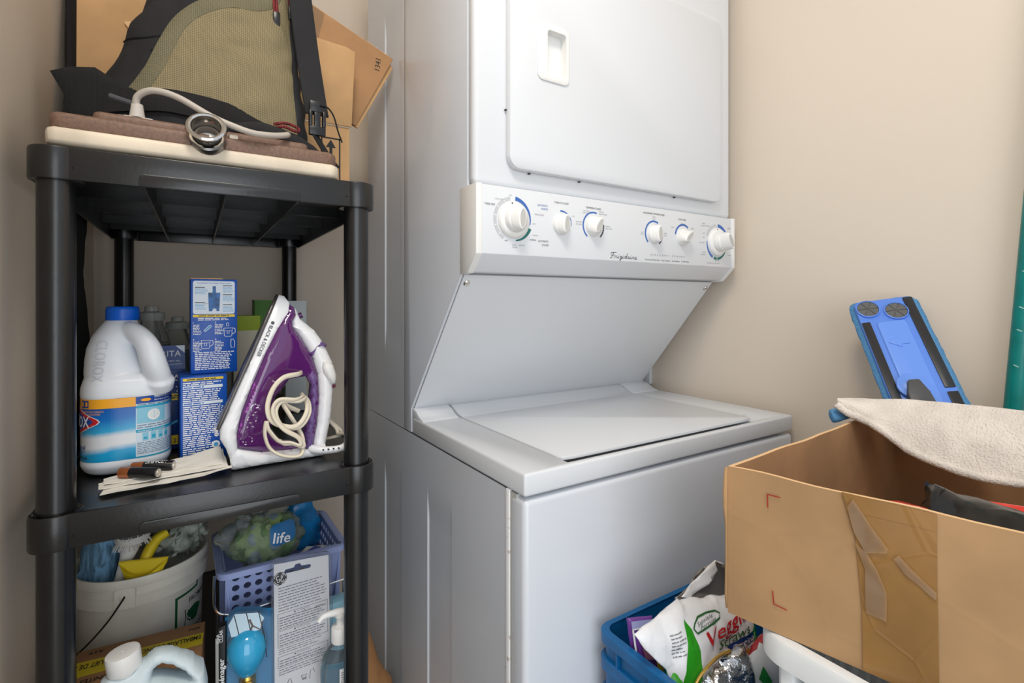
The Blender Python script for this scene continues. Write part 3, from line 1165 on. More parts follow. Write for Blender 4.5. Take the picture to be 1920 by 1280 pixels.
# pocket fold along the bottom
b = bmesh.new()
tube(b, smooth_path([(0.045, 0.872, 1.372), (0.09, 0.862, 1.377), (0.13, 0.858, 1.371), (0.17, 0.866, 1.356), (0.20, 0.885, 1.338), (0.212, 0.90, 1.322)], 5), [0.008 + 0.006 * math.sin(k / 25 * 3.1) for k in range(26)], 12)
fold_noise(b, 0.003, 40, 2)
obj('bottom_fold', b, MB, BP, sharp=80)
# flap at the lower left corner
b = bmesh.new()
inflate(b, [(-0.150, 1.432), (-0.128, 1.440), (-0.10, 1.442), (-0.075, 1.425), (-0.07, 1.375), (-0.10, 1.350), (-0.128, 1.372), (-0.134, 1.40)], rnd(0.004, 0.01, 0.001), lambda x, z, w: V((x, 0.925 - w + (x + 0.15) * -0.35, z)), step=0.01)
obj('side_flap', b, MW, BP)['label'] = 'black corner flap'
# right side strap, buckle and strap end
b = bmesh.new()
def ribbon(bm, pts, wdir, width, th, mi=0, per=5):
    P_ = smooth_path(pts, per)
    T_, N_ = frames(P_)
    wd_ = V(wdir).normalized()
    rings = []
    for p, t_ in zip(P_, T_):
        w_ = (wd_ - t_ * wd_.dot(t_)).normalized()
        n_ = t_.cross(w_)
        rings.append([p + w_ * width / 2 + n_ * th / 2, p - w_ * width / 2 + n_ * th / 2, p - w_ * width / 2 - n_ * th / 2, p + w_ * width / 2 - n_ * th / 2])
    loft(bm, rings, mi)
ribbon(b, [(0.166, 0.925, 1.66), (0.176, 0.915, 1.56), (0.185, 0.905, 1.48), (0.191, 0.897, 1.43)], (1, 0.25, 0), 0.040, 0.003)
obj('shoulder_strap', b, MB, BP)
b = bmesh.new()
bx, by, bz = 0.1885, 0.885, 1.418
box(b, bx - 0.012, bx + 0.012, by - 0.004, by + 0.004, bz + 0.012, bz + 0.030, bev=0.0015)
box(b, bx - 0.013, bx - 0.008, by - 0.005, by + 0.005, bz - 0.012, bz + 0.014, bev=0.0015)
box(b, bx + 0.008, bx + 0.013, by - 0.005, by + 0.005, bz - 0.012, bz + 0.014, bev=0.0015)
box(b, bx - 0.005, bx + 0.005, by - 0.003, by + 0.003, bz - 0.012, bz + 0.014, bev=0.001)
box(b, bx - 0.013, bx + 0.013, by - 0.004, by + 0.004, bz - 0.026, bz - 0.011, bev=0.0015)
obj('buckle', b, MK, BP)['label'] = 'black side release buckle'
b = bmesh.new()
ribbon(b, [(0.192, 0.884, 1.442), (0.205, 0.884, 1.441), (0.215, 0.884, 1.428), (0.222, 0.885, 1.405), (0.229, 0.886, 1.388)], (0.2, 1, 0.3), 0.012, 0.002)
obj('strap_end', b, MW, BP)
b = bmesh.new()
ribbon(b, [(0.184, 0.885, 1.395), (0.198, 0.884, 1.372), (0.212, 0.884, 1.352), (0.222, 0.884, 1.342)], (0.5, 0.6, 0.5), 0.014, 0.002)
obj('strap_end', b, MW, BP)
# zip pulls
def pull(pts, end):
    b = bmesh.new()
    P_ = smooth_path(pts, 5)
    tube(b, P_, 0.0022, 8)
    tube(b, [p + V((0.0042, 0.0, 0.0006)) for p in P_], 0.0022, 8)
    o = obj('zip_pull', b, MR, BP)
    o['label'] = 'red and black cord zip pull'
    if end:
        b = bmesh.new()
        p = P_[-1]
        box(b, p.x - 0.003, p.x + 0.0075, p.y - 0.004, p.y + 0.004, p.z - 0.021, p.z + 0.003, bev=0.002)
        obj('pull_grip', b, MK, o)
p1 = onp(0.125, 1.645, 0.006); p2 = onp(0.126, 1.62, 0.007); p3 = onp(0.1275, 1.592, 0.007)
pull([p1 + V((0, 0, 0.03)), p1, p2, p3], True)
p1 = onp(0.150, 1.66, 0.008); p2 = onp(0.150, 1.635, 0.008); p3 = onp(0.1505, 1.618, 0.008)
pull([p1, p2, p3], True)
b = bmesh.new()
tube(b, smooth_path([(0.118, 0.852, 1.3885), (0.135, 0.850, 1.3925), (0.150, 0.850, 1.389), (0.154, 0.850, 1.3845), (0.148, 0.850, 1.3825), (0.134, 0.850, 1.3865), (0.122, 0.852, 1.3845)], 5), 0.0024, 8)
obj('zip_pull', b, MR, BP)['label'] = 'red and black cord loop'

# ------------------------------------------------------------------ vacuum power head
VH = thing('vacuum_power_head', 'brown and cream vacuum cleaner head with chrome tube socket on front edge of top shelf', 'vacuum head', (0.033, 0.82, 1.294))
MC = mat('cream_plastic', (228, 214, 192), 0.45, var=(14, 0.1))
MBR = mat('brown_speckled_plastic', (122, 94, 78), 0.5, bump=(300, 0.3, 0.0006), var=(260, 0.16))
b = bmesh.new()
fp = [(-0.130, 0.775), (-0.124, 0.767), (0.186, 0.767), (0.196, 0.778), (0.198, 0.800), (0.192, 0.872), (-0.126, 0.872), (-0.133, 0.80)]
prism(b, fp, 1.2985, 1.3185, lambda x, y, d: V((x, y, d)), bev=0.005)
obj('base', b, MC, VH, sharp=40)
b = bmesh.new()
for x in (-0.10, 0.165):
    for y in (0.80, 0.85):
        lathe(b, [(0.006, 0), (0.006, 0.012)], 16, (x, y, 1.3003), axis=(1, 0, 0))
obj('wheels', b, M['dark'], VH)
b = bmesh.new()
fin = lambda i: [(x + (i if x < 0.03 else -i), y + (i if y < 0.82 else -i)) for x, y in fp]
prism(b, fin(0.003), 1.3150, 1.3365, lambda x, y, d: V((x, y, d)), bev=0.005)
prism(b, [(-0.090, 0.790), (-0.085, 0.784), (0.150, 0.784), (0.156, 0.790), (0.156, 0.862), (-0.09, 0.862)], 1.330, 1.3480, lambda x, y, d: V((x, y, d)), bev=0.005)
obj('cover', b, MBR, VH, sharp=40)['label'] = 'brown cover'
ax = V((-0.10, -0.90, 0.42)).normalized()
sc_ = V((0.029, 0.775, 1.328))
b = bmesh.new()
lathe(b, [(0.0190, -0.03), (0.0190, 0.014), (0.0205, 0.015), (0.0232, 0.017), (0.0236, 0.022), (0.0222, 0.0265), (0.0195, 0.0278), (0.0170, 0.0270), (0.0160, 0.023), (0.0155, -0.028)], 40, sc_, axis=ax, cap=False)
obj('tube_socket', b, M['chrome'], VH, sharp=40)['label'] = 'chrome tube socket'
b = bmesh.new()
lathe(b, [(0.0152, -0.027), (0.0152, 0.010), (0.0118, 0.012), (0.0112, 0.010), (0.0112, -0.02), (0.001, -0.02)], 32, sc_, axis=ax, cap=True)
obj('socket_lining', b, mat('grey_brown_lining', (120, 110, 100), 0.5), VH)
b = bmesh.new()
lathe(b, [(0.0212, -0.02), (0.0218, -0.018), (0.0218, 0.000), (0.0205, 0.006)], 32, sc_ + V((0, 0, -0.0005)), axis=ax)
obj('socket_clamp', b, M['steel'], VH)
b = bmesh.new()
box(b, 0.053, 0.064, 0.770, 0.790, 1.334, 1.340, bev=0.002)
obj('release_tab', b, MC, VH)
b = bmesh.new()
cab = smooth_path([(-0.047, 0.795, 1.358), (-0.046, 0.792, 1.3745), (-0.030, 0.785, 1.3835), (-0.004, 0.780, 1.379), (0.030, 0.772, 1.3605), (0.055, 0.765, 1.350), (0.080, 0.762, 1.3435), (0.105, 0.766, 1.3455), (0.122, 0.776, 1.3515), (0.127, 0.785, 1.3555)], 6)
tube(b, cab, 0.0042, 12)
obj('cable', b, mat('grey_cable', (176, 168, 158), 0.45), VH)
b = bmesh.new()
box(b, -0.060, -0.030, 0.790, 0.806, 1.3465, 1.3495, bev=0.001)
lathe(b, [(0.0085, 1.349), (0.0072, 1.358), (0.0062, 1.366), (0.0058, 1.366)], 20, (-0.0465, 0.796, 0))
box(b, -0.066, -0.056, 0.794, 0.802, 1.3465, 1.350, bev=0.001)
obj('cable_clip', b, mat('grey_clip', (190, 184, 176), 0.5), VH)
b = bmesh.new()
tube(b, [(-0.076, 0.815, 1.377), (-0.052, 0.812, 1.371)], 0.0038, 10)
obj('cable_plug', b, mat('dark_grey_plug', (66, 68, 74), 0.4), VH)
# ------------------------------------------------------------------ middle shelf: bleach bottle
Z2 = 0.8785
CL = thing('bleach_bottle', 'white bleach jug with blue cap and blue label on the middle shelf', 'bottle', (-0.066, 0.945, Z2))
MPE = mat('milky_white_plastic', (226, 231, 238), 0.35, sub=0.15)


def sel(cx, cy, a, bb, z, n=3.0, m=56):
    out = []
    for k in range(m):
        q = 2 * math.pi * k / m
        c, s = math.cos(q), math.sin(q)
        e = 2 / n
        out.append(V((cx + a * math.copysign(abs(c) ** e, c), cy + bb * math.copysign(abs(s) ** e, s), z)))
    return out


BX, BY = -0.066, 0.945
b = bmesh.new()
loft(b, [sel(BX, BY, 0.044, 0.046, Z2, 3), sel(BX, BY, 0.0495, 0.0515, Z2 + 0.004), sel(BX, BY, 0.0535, 0.0555, Z2 + 0.012), sel(BX, BY, 0.0535, 0.0555, 0.8965), sel(BX, BY, 0.0525, 0.0545, 0.8985),
         sel(BX, BY, 0.0525, 0.0545, 0.984), sel(BX, BY, 0.0538, 0.0558, 0.987), sel(BX, BY, 0.0535, 0.0555, 0.998, 2.8), sel(BX, BY, 0.051, 0.053, 1.008, 2.6), sel(BX - 0.003, BY, 0.042, 0.046, 1.016, 2.4), sel(BX - 0.004, BY, 0.03, 0.035, 1.019, 2.2)])
loft(b, [sel(BX - 0.004, BY, 0.040, 0.045, 0.995, 2.3), sel(BX - 0.008, BY, 0.043, 0.045, 1.015, 2.2), sel(BX - 0.0125, BY, 0.0375, 0.042, 1.035, 2.1), sel(BX - 0.0145, BY, 0.0335, 0.038, 1.052, 2.1), sel(BX - 0.0135, BY, 0.028, 0.032, 1.070, 2), sel(BX - 0.010, BY, 0.022, 0.024, 1.084, 2), sel(BX - 0.007, BY + 0.003, 0.0185, 0.0185, 1.0925, 2)])
hd = smooth_path([(-0.070, 0.936, 1.078), (-0.060, 0.921, 1.077), (-0.048, 0.907, 1.067), (-0.039, 0.898, 1.052), (-0.033, 0.897, 1.030), (-0.028, 0.903, 1.010), (-0.03, 0.912, 0.995)], 6)
tube(b, hd, [0.010 + 0.0055 * min(1, k / 22) + (0.004 if k > 30 else 0) for k in range(len(hd))], 16, sx=1.1)
b = fuse(b, 0.0021, 7)
castc = caster(b, back=0.3)
bb_ = b.copy()
body = obj('jug_body', b, MPE, CL, sharp=180)
cone = lambda x, z, l: castc((x, 0.75, z), l)
ink = Ink(lambda x, z, l: castc((-0.1035 + z * -1 * 0 + x, 0.75, 1.0635 + z), l))
# raised name running down the side
emb = Ink(lambda x, y, l: castc((-0.0985 + y - 0.00 - x * 0.10, 0.75, 1.064 - x), l))
emb.text('CLOROX', 0, 0, 0.019, 0, l=0.0009, width=0.056)
emb.done('raised_lettering', [mat('milky_raised', (206, 212, 222), 0.4)], CL)
ink.bm.free(); bb_.free()
b = bmesh.new()
lathe(b, [(0.0196, 1.0915), (0.0200, 1.0925), (0.0200, 1.1065), (0.0188, 1.1105), (0.0175, 1.1115), (0.0001, 1.1115)], 96, (-0.0726, 0.948, 0), rib=0.0004)
obj('cap', b, mat('blue_cap_plastic', (8, 92, 200), 0.35), CL, sharp=50)

# label wrapped on the jug: arc length s (0 at the front middle) and height
tab = []
a_, b2_ = 0.0526, 0.0546
prev = None
sacc = 0
half = []
for k in range(0, 721):
    q = -math.pi / 2 + math.pi * 0.82 * k / 720
    c, s = math.cos(q), math.sin(q)
    e = 2 / 3.0
    p = V((a_ * math.copysign(abs(c) ** e, c), b2_ * math.copysign(abs(s) ** e, s), 0))
    if prev is not None:
        sacc += (p - prev).length
    half.append((sacc, p))
    prev = p


def lab(s, z, l):
    sg = -1 if s < 0 else 1
    q = abs(s)
    i = min(range(0, len(half) - 1), key=lambda j: abs(half[j][0] - q)) if False else 0
    lo, hi = 0, len(half) - 1
    while hi - lo > 1:
        m_ = (lo + hi) // 2
        if half[m_][0] <= q:
            lo = m_
        else:
            hi = m_
    (s0, p0), (s1, p1) = half[lo], half[hi]
    t_ = (q - s0) / (s1 - s0) if s1 > s0 else 0
    p = p0 + (p1 - p0) * t_
    d = (p1 - p0).normalized()
    n = V((d.y, -d.x, 0))
    return V((BX + sg * (p.x + n.x * l), BY + p.y + n.y * l, z))


ML = bpy.data.materials.new('bleach_label_swoosh')
ML.use_nodes = True
nt = ML.node_tree
pb = nt.nodes['Principled BSDF']
pb.inputs['Roughness'].default_value = 0.3
tc = nt.nodes.new('ShaderNodeTexCoord')
sx = nt.nodes.new('ShaderNodeSeparateXYZ')
nt.links.new(tc.outputs['Object'], sx.inputs[0])
nz = nt.nodes.new('ShaderNodeTexNoise')
nz.inputs['Scale'].default_value = 28
nz.inputs['Detail'].default_value = 6
nt.links.new(tc.outputs['Object'], nz.inputs['Vector'])
m1 = nt.nodes.new('ShaderNodeMath'); m1.operation = 'MULTIPLY_ADD'
nt.links.new(sx.outputs['X'], m1.inputs[0]); m1.inputs[1].default_value = -0.10
nt.links.new(sx.outputs['Z'], m1.inputs[2])
m2 = nt.nodes.new('ShaderNodeMath'); m2.operation = 'MULTIPLY_ADD'
nt.links.new(nz.outputs['Fac'], m2.inputs[0]); m2.inputs[1].default_value = 0.010
nt.links.new(m1.outputs[0], m2.inputs[2])
mr = nt.nodes.new('ShaderNodeMapRange')
mr.inputs['From Min'].default_value = 0.022
mr.inputs['From Max'].default_value = 0.112
nt.links.new(m2.outputs[0], mr.inputs['Value'])
cr = nt.nodes.new('ShaderNodeValToRGB')
els = cr.color_ramp.elements
els[0].position = 0.0; els[0].color = lin((0, 150, 205))
els[1].position = 1.0; els[1].color = lin((6, 66, 156))
for p, c in ((0.20, (20, 160, 212)), (0.30, (222, 226, 230)), (0.44, (218, 222, 226)), (0.52, (50, 165, 212)), (0.70, (0, 104, 186))):
    e = els.new(p); e.color = lin(c)
nt.links.new(mr.outputs[0], cr.inputs[0])
nt.links.new(cr.outputs[0], pb.inputs['Base Color'])

lz0, lz1 = 0.8990, 0.9855
ink = Ink(lab, step=0.004)
ink.rect(-0.135, 0.0125, lz0, lz1, 0, l=0.0004)
ink.rect(0.0125, 0.135, lz0, lz1, 1, l=0.0004)
# left panel
ink.rect(-0.135, 0.0123, lz1 - 0.0135, lz1 - 0.0005, 2, l=0.0007)
ink.rect(-0.055, -0.0415, lz1 - 0.012, lz1 - 0.002, 3, l=0.0009)
ink.rect(-0.0535, -0.050, lz1 - 0.010, lz1 - 0.004, 2, l=0.0011); ink.rect(-0.0465, -0.043, lz1 - 0.010, lz1 - 0.004, 2, l=0.0011)
ink.text('CONCENTRATED FORMULA', -0.055, lz1 - 0.0185, 0.0036, 2, l=0.0009, width=0.032)
ink.text('FORMULE CONCENTREE', -0.055, lz1 - 0.0220, 0.0036, 2, l=0.0009, width=0.028)
ink.text('SIMPLY TURN', -0.078, lz1 - 0.007, 0.0034, 4, l=0.0009, width=0.018)
ink.text('AND POUR', -0.078, lz1 - 0.0112, 0.0034, 4, l=0.0009, width=0.014)
dc, dz, dw, dh = -0.0745, 0.9545, 0.046, 0.021
oct_ = lambda w, h: [(dc + w, dz), (dc + w * 0.93, dz + h * 0.16), (dc + w * 0.10, dz + h), (dc - w * 0.10, dz + h), (dc - w * 0.93, dz + h * 0.16), (dc - w, dz), (dc - w * 0.93, dz - h * 0.16), (dc - w * 0.10, dz - h), (dc + w * 0.10, dz - h), (dc + w * 0.93, dz - h * 0.16)]
ink.poly(oct_(dw + 0.0015, dh + 0.0012), 5, l=0.0008)
ink.poly(oct_(dw, dh), 6, l=0.0010)
ink.poly(oct_(dw - 0.007, dh - 0.0042), 3, l=0.0012)
ink.text('CLOROX', dc + 0.0345, dz - 0.0075, 0.0215, 5, l=0.0015, align='r', bold=0.012, width=0.060)
ink.text('Original', -0.0475, 0.9165, 0.0085, 3, l=0.0009, align='r', bold=0.01)
ink.lines(-0.095, -0.044, 0.9075, 0.9150, 3, 3, l=0.0009, fill=0.35, seed=4)
ink.text('ATTENTION', -0.044, 0.9030, 0.0052, 4, l=0.0009, align='r', bold=0.02)
# right panel
ink.rect(0.0125, 0.135, lz1 - 0.0105, lz1 - 0.0005, 3, l=0.0007)
ink.disc(0.024, lz1 - 0.0055, 0.006, 2, l=0.0010, ry=0.0022)
ink.text('STAIN PROTECTION ON CLOTHES', 0.034, lz1 - 0.0042, 0.0030, 5, l=0.0010)
ink.text('PROTEGE LES TISSUS', 0.034, lz1 - 0.0082, 0.0030, 5, l=0.0010)
ink.rect(0.0125, 0.135, lz1 - 0.0165, lz1 - 0.0135, 7, l=0.0007)
ink.lines(0.014, 0.09, lz1 - 0.0133, lz1 - 0.0107, 1, 8, l=0.0009, fill=0.5)
ink.rect(0.0135, 0.050, 0.9470, lz1 - 0.0170, 9, l=0.0007)
ink.disc(0.0335, 0.958, 0.0078, 5, l=0.0010)
ink.poly([(0.0275, 0.9620), (0.030, 0.9635), (0.037, 0.9635), (0.0395, 0.9620), (0.0405, 0.9560), (0.038, 0.9560), (0.0378, 0.9525), (0.0292, 0.9525), (0.029, 0.9560), (0.0265, 0.9560)], 10, l=0.0012)
ink.rect(0.0333, 0.0337, 0.9528, 0.9632, 9, l=0.0014)
ink.lines(0.014, 0.095, 0.9395, 0.9460, 2, 8, l=0.0009, fill=0.4)
ink.rect(0.0125, 0.135, 0.9345, 0.9385, 7, l=0.0007)
ink.text('bleach guide  bien javelliser', 0.015, 0.9353, 0.0032, 5, l=0.0010)
for k in range(4):
    ink.rect(0.020 + k * 0.0095, 0.027 + k * 0.0095, 0.9225, 0.9335, 9, l=0.0009)
    ink.rect(0.0215 + k * 0.0095, 0.0255 + k * 0.0095, 0.9245, 0.9275 + 0.002 * (k % 2), 7, l=0.0011)
ink.lines(0.014, 0.10, 0.9040, 0.9210, 7, 8, l=0.0009, fill=0.35, ragged=0.15, word=0.009)
ink.rect(0.0125, 0.135, lz0, lz0 + 0.0020, 7, l=0.0007)
ink.done('label', [ML, mat('label_pale', (206, 222, 234), 0.35), mat('label_orange', (240, 168, 40), 0.35), mat('label_navy', (18, 66, 150), 0.35), mat('label_darknavy', (20, 40, 90), 0.4), M['white'], mat('label_red', (196, 34, 44), 0.35), mat('label_teal', (30, 160, 196), 0.4), mat('label_greyblue', (110, 136, 165), 0.5), mat('label_lightblue', (134, 196, 220), 0.4), mat('shirt_white', (222, 228, 230), 0.5)], CL, label='blue, orange and white printed label')

# ------------------------------------------------------------------ clear bottles at the back
MG = mat('clear_plastic', (232, 240, 240), 0.06, trans=0.92, ior=1.28)
MLq = mat('blue_green_liquid', (30, 92, 112), 0.1, trans=0.7, ior=1.2)


def clear_bottle(x, y, h, r, label, liquid):
    t_ = thing('clear_bottle', label, 'bottle', (x, y, Z2), 0, 'clear bottles at the back of the middle shelf')
    b = bmesh.new()
    pr = [(r * 0.86, 0), (r, 0.006), (r, h * 0.55), (r * 0.96, h * 0.62), (r * 0.72, h * 0.76), (r * 0.50, h * 0.86), (r * 0.46, h * 0.90), (r * 0.46, h * 0.915), (r * 0.58, h * 0.92), (r * 0.58, h * 0.935), (r * 0.46, h * 0.94), (r * 0.42, h * 0.955)]
    lathe(b, pr, 32, (x, y, Z2))
    obj('bottle_body', b, MG, t_)
    b = bmesh.new()
    lathe(b, [(r * 0.56, h * 0.885), (r * 0.58, h * 0.89), (r * 0.58, h * 0.945), (r * 0.54, h * 0.95), (r * 0.36, h * 0.952), (r * 0.30, h * 0.958), (r * 0.30, h * 0.99), (r * 0.26, h), (0.0005, h)], 32, (x, y, Z2), rib=0.0004)
    obj('bottle_cap', b, mat('clear_cap', (205, 208, 205), 0.2, trans=0.6, ior=1.3), t_)
    if liquid:
        b = bmesh.new()
        lathe(b, [(r * 0.84, 0.003), (r * 0.97, 0.008), (r * 0.97, h * 0.55), (r * 0.93, h * 0.62), (r * 0.80, h * 0.70), (0.0005, h * 0.70)], 28, (x, y, Z2))
        obj('liquid', b, MLq, t_)
    return t_


clear_bottle(-0.0452, 1.14, 0.232, 0.035, 'clear bottle with blue liquid, nearest behind the blue cap of the bleach jug', True)
clear_bottle(-0.0060, 1.205, 0.210, 0.034, 'clear bottle with pale liquid standing above the blue box with a hang tab', True)
clear_bottle(0.066, 1.275, 0.222, 0.033, 'clear bottle half hidden behind the upright blue filter box', False)

# ------------------------------------------------------------------ blue filter boxes
MBB = mat('blue_carton_print', (14, 82, 178), 0.35)
MBB2 = mat('deep_blue_carton_print', (16, 64, 140), 0.35, var=(9, 0.3))
YEL = mat('yellow_print', (238, 204, 36), 0.4)
PALE = mat('pale_print', (222, 232, 242), 0.4)
CY = mat('cyan_print', (60, 160, 215), 0.4)
MIDB = mat('mid_blue_print', (60, 120, 190), 0.45, var=(90, 0.35))
cuts = [M['white'], YEL, PALE, CY, MIDB, MBB, M['black'], MBB2]
# standing box (leftmost) with hang tab
T1 = thing('filter_box', 'dark blue filter box with a hang tab, half hidden behind the bleach jug', 'box', (-0.036, 1.03, Z2), 0, 'blue water filter boxes')
b = bmesh.new()
box(b, -0.080, 0.0055, 1.0, 1.06, Z2, 1.0085, bev=0.001)
obj('carton', b, MBB2, T1)
b = bmesh.new()
prism(b, [(-0.080, 1.0085), (0.0055, 1.0085), (0.0050, 1.0465), (-0.080, 1.0465)], 0.0, 0.0015, lambda x, z, d: V((x, 1.0 - d + (z - 1.0085) * 0.25, z)))
obj('hang_tab', b, MBB2, T1)
tf = lambda x, z, l: V((x, 0.9985 - l + (z - 1.0085) * 0.25, z))
ink = Ink(tf)
ink.text('BRITA', -0.0005, 1.0290, 0.0135, 0, align='r', width=0.034)
ink.poly([(-0.030, 1.0125), (-0.0295, 1.0150), (-0.035, 1.0160), (-0.034, 1.0185), (-0.0375, 1.0215), (-0.034, 1.0215), (-0.033, 1.0245), (-0.0305, 1.0225), (-0.029, 1.0270), (-0.0275, 1.0225), (-0.025, 1.0245), (-0.024, 1.0215), (-0.0205, 1.0215), (-0.024, 1.0185), (-0.023, 1.0160), (-0.0285, 1.0150), (-0.028, 1.0125)], 0)
ink.text('CERT. NO. 0000'.replace('0000', ''), -0.018, 1.0205, 0.0036, 0, width=0.017)
ink.rect(-0.0175, 0.001, 1.0165, 1.0170, 0); ink.rect(-0.0175, 0.001, 1.0145, 1.0150, 3)
ink.poly([(-0.008, 1.0462), (0.0048, 1.0462), (0.0048, 1.0340), (0.0, 1.0385)], 2, l=0.0002)
ink.done('printed_front', cuts, T1)
ink = Ink(lambda x, z, l: V((x, 1.0 - l, z)))
ink.text('BRITA', 0.001, 0.9850, 0.0215, 0, align='r', width=0.058)
ink.rect(-0.080, 0.0055, 0.9580, 0.9690, 1)
ink.lines(-0.040, 0.004, 0.9600, 0.9670, 2, 6, l=0.0007, fill=0.5)
ink.text('7', -0.001, 0.9715, 0.013, 0, align='r', bold=0.02)
ink.rect(-0.016, -0.001, 0.8860, 0.9010, 1)
ink.text('2', -0.0085, 0.8895, 0.009, 6, align='c', l=0.0008, bold=0.02)
ink.poly([(-0.03, 0.915), (0.004, 0.930), (0.002, 0.926), (-0.03, 0.910)], 3)
ink.done('printed_front', cuts, T1)
# lower box facing front with dense print
def pbox(name, label, x0, x1, y0, y1, z0, z1, rz):
    t_ = thing(name, label, 'box', ((x0 + x1) / 2, (y0 + y1) / 2, z0), rz, 'blue water filter boxes')
    b = bmesh.new()
    w, d, h = (x1 - x0) / 2, (y1 - y0) / 2, z1 - z0
    box(b, -w, w, -d, d, 0, h, bev=0.0009)
    obj('carton', b, MBB, t_, local=True)
    return t_, w, d, h


T2, w, d, h = pbox('filter_box', 'blue filter box densely printed with white lines, lower one of the two stacked', -0.0030, 0.0575, 0.902, 0.975, Z2, 1.0065, R(3))
ink = Ink(lambda x, z, l: V((x, -d - l, z)))
ink.rect(-w + 0.003, w - 0.005, h - 0.0062, h - 0.0025, 1)
ink.lines(-w + 0.008, w - 0.012, h - 0.0055, h - 0.0032, 1, 6, l=0.0007, fill=0.6)
ink.lines(-w + 0.003, w - 0.006, h - 0.0135, h - 0.008, 2, 0, fill=0.55)
ink.rect(-w + 0.003, w - 0.006, h - 0.0185, h - 0.0140, 2)
ink.lines(-w + 0.004, w - 0.03, h - 0.0180, h - 0.0145, 1, 5, l=0.0008, fill=0.45)
ink.lines(-w + 0.003, w - 0.006, h - 0.0375, h - 0.0195, 6, 0, fill=0.5, seed=3, ragged=0.2)
ink.rect(-w + 0.003, w - 0.006, h - 0.0425, h - 0.0380, 2)
ink.lines(-w + 0.004, w - 0.03, h - 0.0420, h - 0.0385, 1, 5, l=0.0008, fill=0.45)
ink.lines(-w + 0.003, w - 0.005, 0.040, h - 0.0435, 15, 0, fill=0.5, seed=5, ragged=0.12)
ink.lines(-w + 0.003, w - 0.016, 0.022, 0.0395, 6, 0, fill=0.5, seed=6, ragged=0.2)
ink.lines(-w + 0.003, w - 0.016, 0.003, 0.0215, 6, 0, fill=0.5, seed=8, ragged=0.3)
for q in (0.0455, 0.0375):
    ink.disc(w - 0.0140, q, 0.0031, 0, l=0.0008); ink.text('NSF', w - 0.0140, q - 0.0012, 0.0028, 5, align='c', l=0.0010)
ink.disc(w - 0.0150, 0.0230, 0.0056, 0, l=0.0008); ink.disc(w - 0.0150, 0.0230, 0.0030, 3, l=0.0010)
ink.done('printed_front', cuts, T2, local=True)
# upper box with diagram
T3, w, d, h = pbox('filter_box', 'blue filter box with a white pitcher diagram, standing on top of another blue box', 0.0115, 0.0745, 0.925, 0.985, 1.0072, 1.1535, R(1))
b = bmesh.new()
prism(b, [(-w, h), (w * 0.35, h), (w * 0.35, h + 0.0018), (-w, h + 0.0012)], 0, 0.02, lambda x, z, q: V((x, -d + q, z)))
obj('top_flap', b, M['card2'], T3, local=True)
ink = Ink(lambda x, z, l: V((x, -d - l, z)))
ink.poly(rrect(-w + 0.003, w - 0.0035, h - 0.054, h - 0.003, 0.003, 4), 2)
ink.text('Convenient Two-Stage / Deux etapes', 0, h - 0.0070, 0.0028, 5, align='c', l=0.0008, width=0.046)
ink.poly([(-0.0075, h - 0.0500), (-0.0085, h - 0.021), (-0.0025, h - 0.021), (-0.0025, h - 0.011), (0.0020, h - 0.011), (0.0020, h - 0.021), (0.0080, h - 0.021), (0.0065, h - 0.0500), (0.0030, h - 0.0500), (0.0022, h - 0.0460), (-0.0020, h - 0.0460), (-0.0030, h - 0.0500)], 4, l=0.0008)
for x, z in ((-0.026, h - 0.0135), (-0.026, h - 0.037), (0.0115, h - 0.0105), (0.0115, h - 0.0245), (0.0115, h - 0.0405)):
    ink.rect(x, x + 0.013, z, z + 0.0011, 6, l=0.0008)
    ink.lines(x, x + 0.0165, z - 0.0105, z - 0.001, 5, 3, l=0.0008, fill=0.3, ragged=0.3, seed=int(z * 1e4), word=0.006)
ink.rect(-0.0105, -0.0085, h - 0.0185, h - 0.0181, 6, l=0.0008); ink.rect(-0.013, -0.0085, h - 0.0380, h - 0.0377, 6, l=0.0008)
ink.rect(-w + 0.003, w - 0.0035, h - 0.0590, h - 0.0552, 1)
ink.lines(-w + 0.010, w - 0.010, h - 0.0582, h - 0.0560, 1, 6, l=0.0007, fill=0.6)
ink.lines(-0.022, 0.020, h - 0.0645, h - 0.0600, 2, 0, fill=0.6, ragged=0.1, seed=11)
for k, (x, z) in enumerate(((-0.0285, h - 0.0690), (0.0005, h - 0.0690), (-0.0285, h - 0.0950), (0.0005, h - 0.0950))):
    ink.text(str(k + 1), x, z, 0.0040, 0, bold=0.02)
    ink.lines(x, x + 0.0125, z - 0.0175, z - 0.001, 7, 0, fill=0.5, ragged=0.35, seed=20 + k, word=0.006)
def jugicon(cx, cz, s):
    ink.stroke([(cx - s, cz + s), (cx - s * 0.9, cz - s * 0.9), (cx - s * 0.6, cz - s * 1.1), (cx + s * 0.6, cz - s * 1.1), (cx + s * 0.8, cz - s * 0.9), (cx + s * 0.9, cz + s), (cx - s, cz + s)], 0.0007, 0)
    ink.stroke([(cx - s * 0.95, cz + s * 0.3), (cx + s * 0.85, cz + s * 0.3)], 0.0006, 0)
    ink.stroke([(cx + s * 0.9, cz + s), (cx + s * 1.5, cz + s * 0.9), (cx + s * 1.6, cz), (cx + s * 1.2, cz - s * 0.4), (cx + s * 0.85, cz - s * 0.5)], 0.0008, 0)
    ink.stroke([(cx - s * 0.25, cz + s * 0.3), (cx - s * 0.25, cz - s * 0.4), (cx + s * 0.2, cz - s * 0.4), (cx + s * 0.2, cz + s * 0.3)], 0.0006, 0)
jugicon(0.0190, h - 0.0830, 0.0062)
jugicon(-0.0115, h - 0.1010, 0.0062)
ink.poly([(-0.0145, h - 0.0800), (-0.0125, h - 0.0818), (-0.0035, h - 0.0735), (-0.0050, h - 0.0715), (-0.0065, h - 0.0715)], 3, l=0.0007)
